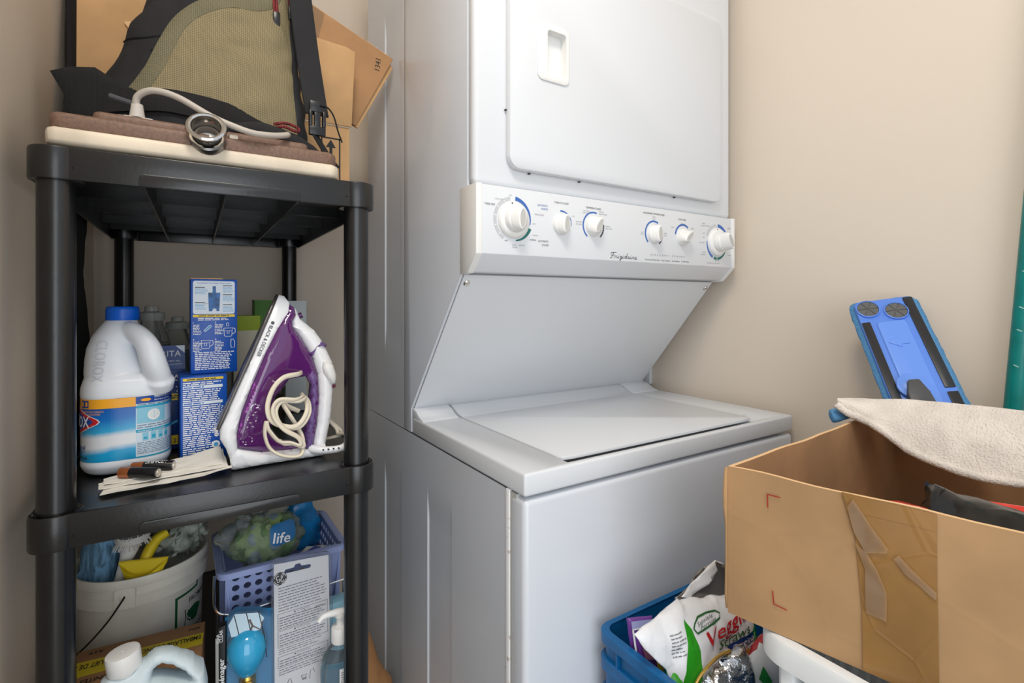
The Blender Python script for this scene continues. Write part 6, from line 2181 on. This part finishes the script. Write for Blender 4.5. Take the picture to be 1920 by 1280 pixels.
# towel over the far corner of the box, blue cloth under it
MTW = mat('cream_terry', (236, 225, 214), 0.95, bump=(330, 0.9, 0.003), var=(26, 0.07))
b = bmesh.new()
lo = smooth_path([(0.868, 0.4020, 0.9580), (0.870, 0.3860, 0.9470), (0.872, 0.3500, 0.9340), (0.874, 0.3100, 0.9085), (0.874, 0.2735, 0.8975), (0.874, 0.2396, 0.8920), (0.874, 0.2080, 0.8930), (0.874, 0.14, 0.900), (0.870, 0.05, 0.905)], 6)
hi = smooth_path([(0.878, 0.4030, 0.9650), (0.893, 0.3960, 0.9655), (0.915, 0.3720, 0.9655), (0.930, 0.3320, 0.9700), (0.935, 0.2940, 0.9725), (0.938, 0.2580, 0.9735), (0.938, 0.2250, 0.9745), (0.938, 0.15, 0.976), (0.935, 0.06, 0.977)], 6)
n = len(lo)
NT = 14
top, bot = [], []
for i in range(n):
    r1, r2 = [], []
    for j in range(NT + 1):
        t_ = j / NT
        p = lo[i].lerp(hi[i], t_)
        bul = 0.010 * math.sin(math.pi * t_) + 0.003 * noise.noise(p * 22) + 0.002 * noise.noise(p * 55)
        nn = V((-0.75, -0.25, 0.55)).normalized()
        th_ = 0.016 * min(1, 0.55 + 2.5 * min(t_, 1 - t_))
        r1.append(b.verts.new(p + nn * bul)); r2.append(b.verts.new(p + nn * (bul * 0.6) - V((-0.8, -0.2, 0.45)).normalized() * th_ * (0.25 + 0.75 * math.sin(math.pi * min(1, max(0.0, t_))))))
    top.append(r1); bot.append(r2)
for i in range(n - 1):
    for j in range(NT):
        b.faces.new([top[i][j], top[i][j + 1], top[i + 1][j + 1], top[i + 1][j]])
        b.faces.new([bot[i][j + 1], bot[i][j], bot[i + 1][j], bot[i + 1][j + 1]])
    for j in (0, NT):
        b.faces.new([top[i][j], top[i + 1][j], bot[i + 1][j], bot[i][j]])
for i in (0, n - 1):
    for j in range(NT):
        b.faces.new([top[i][j], top[i][j + 1], bot[i][j + 1], bot[i][j]])
bmesh.ops.recalc_face_normals(b, faces=b.faces[:])
b = evalmods(b, [('SUBSURF', dict(levels=2))])
tw = solo('towel', b, MTW, 'cream terry towel draped over the far corner of the cardboard box', 'towel', (0.90, 0.22, 0.885), sharp=180)
b = bmesh.new()
hem = smooth_path([p + V((-0.002, -0.001, -0.001)) for p in lo[::3]], 3)
tube(b, hem, 0.0042, 8, sx=1.3)
fold_noise(b, 0.001, 160, 2)
obj('hem', b, MTW, tw, sharp=180)
b = bmesh.new()
tube(b, smooth_path([(0.874, 0.4140, 0.9345), (0.880, 0.4080, 0.9360), (0.895, 0.4000, 0.9420), (0.92, 0.395, 0.9440), (0.95, 0.390, 0.9440)], 6), [0.003, 0.009, 0.012, 0.0125, 0.0125, 0.012, 0.012, 0.012, 0.012, 0.012, 0.012, 0.012, 0.0115, 0.011, 0.011, 0.011, 0.011, 0.0105, 0.010, 0.010, 0.010, 0.009, 0.009, 0.008, 0.004], 16, sx=0.85)
fold_noise(b, 0.002, 60, 3)
solo('blue_cloth', b, mat('blue_microfibre', (90, 146, 192), 0.95, bump=(300, 0.8, 0.002)), 'rolled blue microfibre cloth poking out under the cream towel', 'cloth', (0.91, 0.400, 0.930), sharp=180)

# ------------------------------------------------------------------ flat mop leaning on the wall
MP = thing('flat_mop', 'blue flat mop head with grey cloth grippers leaning on the right wall above the towel', 'mop', (0.965, 0.29, 0.90))
ex = V((0.06, -0.0878, 0.0069)).normalized()
ey = V((0.08, 0.0905, 0.152))
ey.normalize()
ex = (ex - ey * ex.dot(ey)).normalized()
mn = ex.cross(ey)
if mn.x > 0:
    mn = -mn
mo = V((1.068, 0.4173, 1.117))
mfr = lambda x, y, d: mo + ex * (x * 0.87) + ey * y + mn * d
MBP = mat('periwinkle_plastic', (92, 136, 222), 0.35)
pad = rrect(-0.062, 0.062, -0.275, 0.007, 0.018, 6)
b = bmesh.new()
inflate(b, pad, lambda x, y, d: 0.005 * (0.3 + 0.7 * edge(d, 0.005)), lambda x, y, w: mfr(x, y, -0.003 + w), step=0.012)
fold_noise(b, 0.0015, 90, 3)
obj('microfibre_pad', b, mat('blue_pad', (86, 142, 188), 0.95, bump=(300, 0.9, 0.003)), MP, sharp=180)
b = bmesh.new()
prism(b, rrect(-0.0545, 0.0500, -0.270, 0.000, 0.012, 6), 0.001, 0.010, mfr, bev=0.002)
obj('plate', b, MBP, MP)
b = bmesh.new()
loft(b, [[mfr(x, y, d) for x, y in rrect(-0.030 + i, 0.022 - i, -0.262 + i, -0.048 - i, 0.006, 4)] for i, d in ((0, 0.010), (0.002, 0.0125), (0.004, 0.013))])
obj('centre_ridge', b, mat('periwinkle_plastic_lighter', (104, 148, 232), 0.35), MP)
for cx_, cy_ in ((-0.0335, -0.0195), (0.0125, -0.0295)):
    b = bmesh.new()
    c_ = mfr(cx_, cy_, 0.010)
    n_ = (mfr(0, 0, 1) - mfr(0, 0, 0)).normalized()
    lathe(b, [(0.0180, 0), (0.0180, 0.003), (0.0164, 0.0036), (0.0160, 0.002)], 36, c_, axis=n_, cap=False)
    g = obj('gripper_ring', b, MBP, MP)
    b = bmesh.new()
    for k in range(6):
        a0, a1 = R(k * 60 + 4), R(k * 60 + 56)
        pts = [(0.0012, (a0 + a1) / 2)] + [(0.0157, a0 + (a1 - a0) * q / 6) for q in range(7)]
        prism(b, [(cx_ + r * math.cos(a) / 0.87, cy_ + r * math.sin(a)) for r, a in pts], 0.0112, 0.0124, mfr)
    lathe(b, [(0.0161, 0.0), (0.0161, 0.0012), (0.0003, 0.0014)], 30, c_ , axis=n_)
    obj('cloth_gripper', b, mat('grey_rubber', (92, 92, 90), 0.5), g)
for x0, x1, y0, y1 in ((-0.0535, -0.0385, -0.266, -0.047), (0.032, 0.0485, -0.183, -0.003), (0.032, 0.0485, -0.266, -0.190)):
    b = bmesh.new()
    prism(b, rrect(x0, x1, y0, y1, 0.0015, 2), 0.0095, 0.0118, mfr, bev=0.0006)
    obj('rubber_strip', b, mat('black_rubber_strip', (36, 37, 40), 0.35), MP)
b = bmesh.new()
ar = [(-0.024, -0.093), (-0.004, -0.084), (-0.005, -0.0895), (0.010, -0.0885), (0.0105, -0.0985), (-0.004, -0.0985), (-0.0035, -0.1045)]
prism(b, ar, 0.0128, 0.0142, mfr, bev=0.0005)
obj('raised_arrow', b, bpy.data.materials['periwinkle_plastic_lighter'], MP)
b = bmesh.new()
c0 = mfr(-0.015, -0.178, 0.013)
lathe(b, [(0.022, 0), (0.022, 0.004), (0.016, 0.006), (0.012, 0.008)], 24, c0, axis=n_)
obj('joint_base', b, bpy.data.materials['periwinkle_plastic_lighter'], MP)
b = bmesh.new()
prism(b, [(-0.024, -0.172), (-0.006, -0.172), (0.002, -0.195), (0.006, -0.23), (-0.036, -0.23), (-0.032, -0.195)], 0.012, 0.028, mfr, bev=0.003)
obj('swivel_joint', b, mat('dark_grey_joint', (74, 74, 76), 0.45), MP)

# teal broom pole
b = bmesh.new()
BPX = 1.0945
tube(b, [(BPX, 0.3145, 0.0), (BPX, 0.2475, 0.9575), (BPX, 0.2267, 1.254), (BPX, 0.2025, 1.60)], 0.0122, 24)
tp = thing('broom', 'teal green broom pole leaning on the right wall at the edge of the view', 'broom', (BPX, 0.3145, 0))
obj('pole', b, mat('teal_pole', (0, 128, 122), 0.35, var=(40, 0.1)), tp)
b = bmesh.new()
lathe(b, [(0.0118, 0), (0.0125, 0.001), (0.0125, 0.012), (0.009, 0.02), (0.0005, 0.022)], 20, (BPX, 0.2025, 1.60), axis=(0, -0.07, 1))
obj('pole_cap', b, mat('teal_cap', (0, 104, 100), 0.4), tp)
b = bmesh.new()
for k in range(4):
    z = 1.02 + k * 0.045 + (k % 2) * 0.01
    y = 0.2475 - (z - 0.9575) * 0.0701
    prism(b, [(0, 0), (0.006, -0.003), (0.007, -0.0015), (0.001, 0.0015)], 0, 0.0004, lambda x, zz, d, y=y, z=z: V((BPX - 0.0122 - d, y + 0.003 - x, z + zz)))
obj('scratch_marks', b, mat('pale_scratch', (150, 190, 180), 0.6), tp)['kind'] = 'stuff'

# ------------------------------------------------------------------ blue crates with food bags
MCR = mat('blue_crate_plastic', (8, 98, 158), 0.38, var=(20, 0.1))
cx0, cx1, cy0, cy1 = 0.517, 1.03, 0.352, 0.574
CH = 0.2122


def ringloop(ins, z, r=0.022):
    return [V((x, y, z)) for x, y in rrect(cx0 + ins, cx1 - ins, cy0 + ins, cy1 - ins, max(0.004, r - ins * 0.5), 6)]


def crate(z0, label):
    t_ = thing('storage_crate', label, 'crate', ((cx0 + cx1) / 2, (cy0 + cy1) / 2, z0), 0, 'stacked blue crates')
    zt_ = z0 + CH
    b = bmesh.new()
    loft(b, [ringloop(0.006, z0), ringloop(0.006, z0 + 0.02), ringloop(0.006, zt_ - 0.015), ringloop(0.009, zt_ - 0.012), ringloop(0.009, zt_ - 0.002), ringloop(0.0085, z0 + 0.006)], cap=False)
    f = b.faces.new([b.verts.new(p) for p in ringloop(0.006, z0)])
    f2 = b.faces.new([b.verts.new(p) for p in ringloop(0.0085, z0 + 0.004)])
    obj('crate_body', b, MCR, t_, sharp=40)
    for k, (za, zb, o_) in enumerate(((zt_ - 0.017, zt_ - 0.0004, 0.0), (zt_ - 0.056, zt_ - 0.038, 0.0), (zt_ - 0.098, zt_ - 0.084, 0.002), (z0 + 0.004, z0 + 0.02, 0.003))):
        b = bmesh.new()
        loft(b, [ringloop(0.0065, za), ringloop(o_ + 0.001, za), ringloop(o_, za + 0.001), ringloop(o_, zb - 0.002), ringloop(o_ + 0.002, zb), ringloop(0.0105 if k == 0 else 0.0065, zb)], cap=False)
        obj('rim' if k == 0 else 'stacking_flange', b, MCR, t_, sharp=40)
    b = bmesh.new()
    for y in (0.40, 0.47, 0.53):
        box(b, cx0 + 0.001, cx0 + 0.007, y - 0.0015, y + 0.0015, z0 + 0.01, zt_ - 0.01)
    for k in range(8):
        x = cx0 + 0.05 + k * 0.06
        box(b, x - 0.0015, x + 0.0015, cy1 - 0.007, cy1 - 0.001, z0 + 0.01, zt_ - 0.01)
        box(b, x - 0.0015, x + 0.0015, cy0 + 0.001, cy0 + 0.007, z0 + 0.01, zt_ - 0.01)
    o = obj('stiffening_ribs', b, MCR, t_)
    o['kind'] = 'stuff'
    return t_


c1 = crate(0.4246, 'blue plastic crate full of snack bags in front of the washer, topmost of its stack')
dup(c1, ((cx0 + cx1) / 2, (cy0 + cy1) / 2, 0.2123), 0, 'blue plastic crate in the middle of the stack in front of the washer')
dup(c1, ((cx0 + cx1) / 2, (cy0 + cy1) / 2, 0.0), 0, 'blue plastic crate on the floor, lowest of the stack in front of the washer')

vf = frame((0.58, 0.47, 0.66), (1, 0.1, 0), (0, 0.35, 0.94))
VG = thing('snack_bag', 'white veggie snack bag with red and green lettering, largest bag in the blue crate', 'bag', (0.62, 0.45, 0.55))
MVW = mat('white_glossy_film', (234, 235, 238), 0.25, bump=(30, 0.35, 0.004))
vout = [(-0.0886, 0.0308), (-0.0393, 0.0350), (0.0123, 0.0400), (0.016, 0.036), (0.08, 0.020), (0.140, 0.006), (0.1700, -0.02), (0.1629, -0.0709), (0.13, -0.115), (0.0453, -0.13), (-0.0245, -0.10), (-0.0445, -0.0275), (-0.0475, -0.0220), (-0.0735, 0.0080)]
vw = lambda x, y, d: max(0.0007, 0.022 * edge(d, 0.05) * (1 if x > -0.03 else 0.5))
b = bmesh.new()
inflate(b, vout, vw, lambda x, y, w: vf(x, y, w), step=0.009)
fold_noise(b, 0.003, 20, 3, 0.007, 33)
vcast = caster(b, d=-(vf(0, 0, 1) - vf(0, 0, 0)), back=0.2)
obj('bag_film', b, MVW, VG, sharp=180)
b = bmesh.new()
inflate(b, [(0.012, 0.040), (0.055, 0.0435), (0.098, 0.0545), (0.128, 0.054), (0.156, 0.040), (0.160, 0.00), (0.08, 0.012), (0.016, 0.032)], lambda x, y, d: 0.0008, lambda x, y, w: vf(x, y, w + 0.004 * math.sin(x * 60) - 0.006), step=0.008)
fold_noise(b, 0.002, 40, 8)
obj('opened_top', b, mat('silver_bag_lining', (150, 146, 142), 0.25, 0.85), VG, sharp=180)['label'] = 'silver lining of the opened top'
b = bmesh.new()
inflate(b, [(0.070, 0.047), (0.100, 0.056), (0.1276, 0.0560), (0.150, 0.0440), (0.130, 0.0415), (0.112, 0.040), (0.09, 0.0335), (0.040, 0.030), (0.020, 0.039)], lambda x, y, d: 0.0008, lambda x, y, w: vf(x, y, w - 0.001 + 0.003 * math.sin(x * 80)), step=0.008)
obj('folded_rim', b, MVW, VG, sharp=180)
vs_ = lambda x, y, l: vcast(vf(x, y, 0.0), l)
ink = Ink(vs_, step=0.006)
ink.stroke([(0.0066, 0.0045), (0.012, 0.0090), (0.0258, 0.0125), (0.045, 0.0115), (0.0673, 0.0065), (0.0755, 0.001), (0.070, -0.0035), (0.0481, -0.0035), (0.025, -0.003), (0.0115, -0.0025), (0.0066, 0.0045)], 0.0022, 1, l=0.0009)
ink.text('Sensible', 0.016, 0.0042, 0.0065, 2, l=0.0009, rot=-2, width=0.040, shear=0.2)
ink.text('Portions', 0.020, -0.0015, 0.0065, 2, l=0.0009, rot=-2, width=0.042, shear=0.2)
ink.text('Veggie', 0.0250, -0.0230, 0.0235, 0, l=0.0030, rot=-1, width=0.112, shear=0.3, bold=0.01)
ink.text('Straws', 0.0440, -0.0350, 0.0140, 1, l=0.0026, rot=-4, width=0.085, shear=0.35, bold=0.01)
ink.poly([(0.066, -0.0375), (0.150, -0.0450), (0.146, -0.0540), (0.070, -0.0500)], 3, l=0.0009)
ink.text('Original', 0.076, -0.0490, 0.0105, 4, l=0.0013, rot=-4, width=0.064, shear=0.2)
ink.lines(-0.034, -0.012, -0.018, 0.012, 7, 2, l=0.0009, fill=0.3, ragged=0.5, seed=61, word=0.006)
ink.poly([(-0.0040, 0.0200), (0.0030, 0.0050), (0.0040, -0.02), (-0.005, -0.06), (-0.0235, -0.085), (-0.038, -0.075), (-0.024, -0.03), (-0.012, 0.0)], 5, l=0.0010)
ink.poly([(0.135, -0.045), (0.158, -0.03), (0.164, -0.06), (0.150, -0.085), (0.132, -0.075)], 5, l=0.0010)
ink.poly([(0.098, -0.062), (0.112, -0.056), (0.122, -0.066), (0.110, -0.078), (0.098, -0.075)], 6, l=0.0010)
ink.done('printed_design', [mat('red_print', (184, 30, 34), 0.35), mat('dark_green_print', (44, 100, 52), 0.4), mat('bag_grey_print', (120, 124, 124), 0.5), mat('navy_banner', (22, 64, 124), 0.35), M['white'], mat('leaf_green_print', (44, 150, 30), 0.3), mat('amber_print', (220, 150, 50), 0.4)], VG)

def pouch(name, label, o, ex_, ey_, out_, W_, mt, seed, parent=None, n=0.003):
    f_ = frame(o, ex_, ey_)
    b = bmesh.new()
    inflate(b, out_, rnd(W_, 0.025, 0.0007), lambda x, y, w: f_(x, y, w), step=0.008)
    fold_noise(b, n, 26, seed, n * 2, 40)
    base = f_(0, 0, 0)
    return solo(name, b, mt, label, 'bag', base[:], sharp=180), f_

pu, pf = pouch('snack_packet', 'small purple snack packet with a lilac top at the left corner of the blue crate', (0.536, 0.515, 0.63), (1, -0.15, 0), (-0.10, 0.1, 1), [(-0.004, -0.08), (-0.004, 0.043), (0.040, 0.036), (0.046, -0.08)], 0.008, mat('purple_film', (112, 62, 150), 0.3), 3, n=0.001)
ink = Ink(lambda x, y, l: pf(x, y, 0.0088 + l))
ink.poly([(-0.003, 0.0315), (-0.003, 0.0420), (0.039, 0.0355), (0.039, 0.0265)], 0); ink.poly([(-0.003, 0.0295), (-0.003, 0.0315), (0.039, 0.0265), (0.039, 0.0245)], 1); ink.rect(-0.0035, -0.0005, -0.06, 0.0295, 1); ink.poly([(0.008, 0.010), (0.022, 0.020), (0.034, 0.008), (0.030, -0.02), (0.012, -0.015)], 2); ink.rect(0.030, 0.040, -0.05, 0.005, 3)
ink.done('printed_front', [mat('lilac_print', (176, 180, 226), 0.4), M['white'], mat('mauve_print', (150, 96, 120), 0.4), YEL], pu)
gp, _f = pouch('snack_packet', 'bright green snack packet under the left fold of the veggie bag', (0.562, 0.440, 0.604), (1, -0.15, 0), (-0.15, 0.5, 0.85), [(-0.034, 0.000), (-0.018, 0.040), (0.018, 0.024), (0.028, -0.03), (-0.02, -0.05)], 0.010, mat('green_film', (58, 160, 34), 0.3, bump=(40, 0.3, 0.003)), 5)
fo_, _f = pouch('foil_bag', 'crinkled silver foil bag with a gold rim at the front of the blue crate', (0.598, 0.414, 0.602), (0.85, -0.1, 0.50), (-0.45, 0.45, 0.75), [(-0.05, -0.03), (-0.048, 0.018), (-0.02, 0.034), (0.035, 0.034), (0.060, 0.020), (0.055, -0.03)], 0.016, mat('silver_foil', (178, 178, 180), 0.16, 0.95, bump=(60, 0.8, 0.005)), 7, n=0.006)
b = bmesh.new()
tube(b, smooth_path([_f(-0.050, 0.020, 0.002), _f(-0.02, 0.037, 0.002), _f(0.02, 0.038, 0.002), _f(0.045, 0.030, 0.002)], 6), 0.0022, 8)
obj('gold_rim', b, mat('gold_film', (196, 156, 80), 0.3, 0.7), fo_)
wb, _f = pouch('folded_bag', 'white plastic bag with small green print, folded in front of the foil bag', (0.640, 0.397, 0.607), (0.80, -0.15, 0.50), (-0.45, 0.5, 0.75), [(-0.075, -0.02), (-0.06, 0.012), (-0.01, 0.026), (0.045, 0.030), (0.060, 0.012), (0.045, -0.03), (-0.02, -0.04)], 0.010, mat('white_bag_film', (228, 232, 234), 0.25, bump=(50, 0.5, 0.004)), 9, n=0.004)
ink = Ink(lambda x, y, l: _f(x, y, 0.0125 + l))
ink.poly([(0.008, 0.010), (0.024, 0.016), (0.020, -0.004), (0.010, -0.006)], 0); ink.poly([(-0.040, -0.004), (-0.03, 0.004), (-0.026, -0.010)], 0)
ink.done('green_print', [mat('small_green_print', (40, 140, 60), 0.4)], wb)['kind'] = 'stuff'
rb, _f = pouch('snack_packet', 'shiny red snack packet beside the white hamper in the blue crate', (0.690, 0.405, 0.610), (0.95, -0.2, 0.1), (-0.1, 0.5, 0.85), [(-0.05, -0.03), (-0.040, 0.015), (-0.01, 0.030), (0.05, 0.050), (0.09, 0.03), (0.09, -0.03)], 0.018, mat('dark_red_film', (176, 30, 34), 0.25, coat=0.3), 11, n=0.004)
nb, _f = pouch('mesh_bag', 'pale pink translucent plastic bag at the front corner of the blue crate', (0.680, 0.402, 0.594), (0.95, -0.15, 0.15), (-0.1, 0.35, 0.92), [(-0.07, -0.02), (-0.05, 0.020), (-0.01, 0.032), (0.045, 0.040), (0.07, 0.02), (0.06, -0.04), (-0.02, -0.05)], 0.014, mat('pink_film', (214, 160, 160), 0.3, trans=0.35, ior=1.1, bump=(60, 0.5, 0.003)), 13, n=0.004)
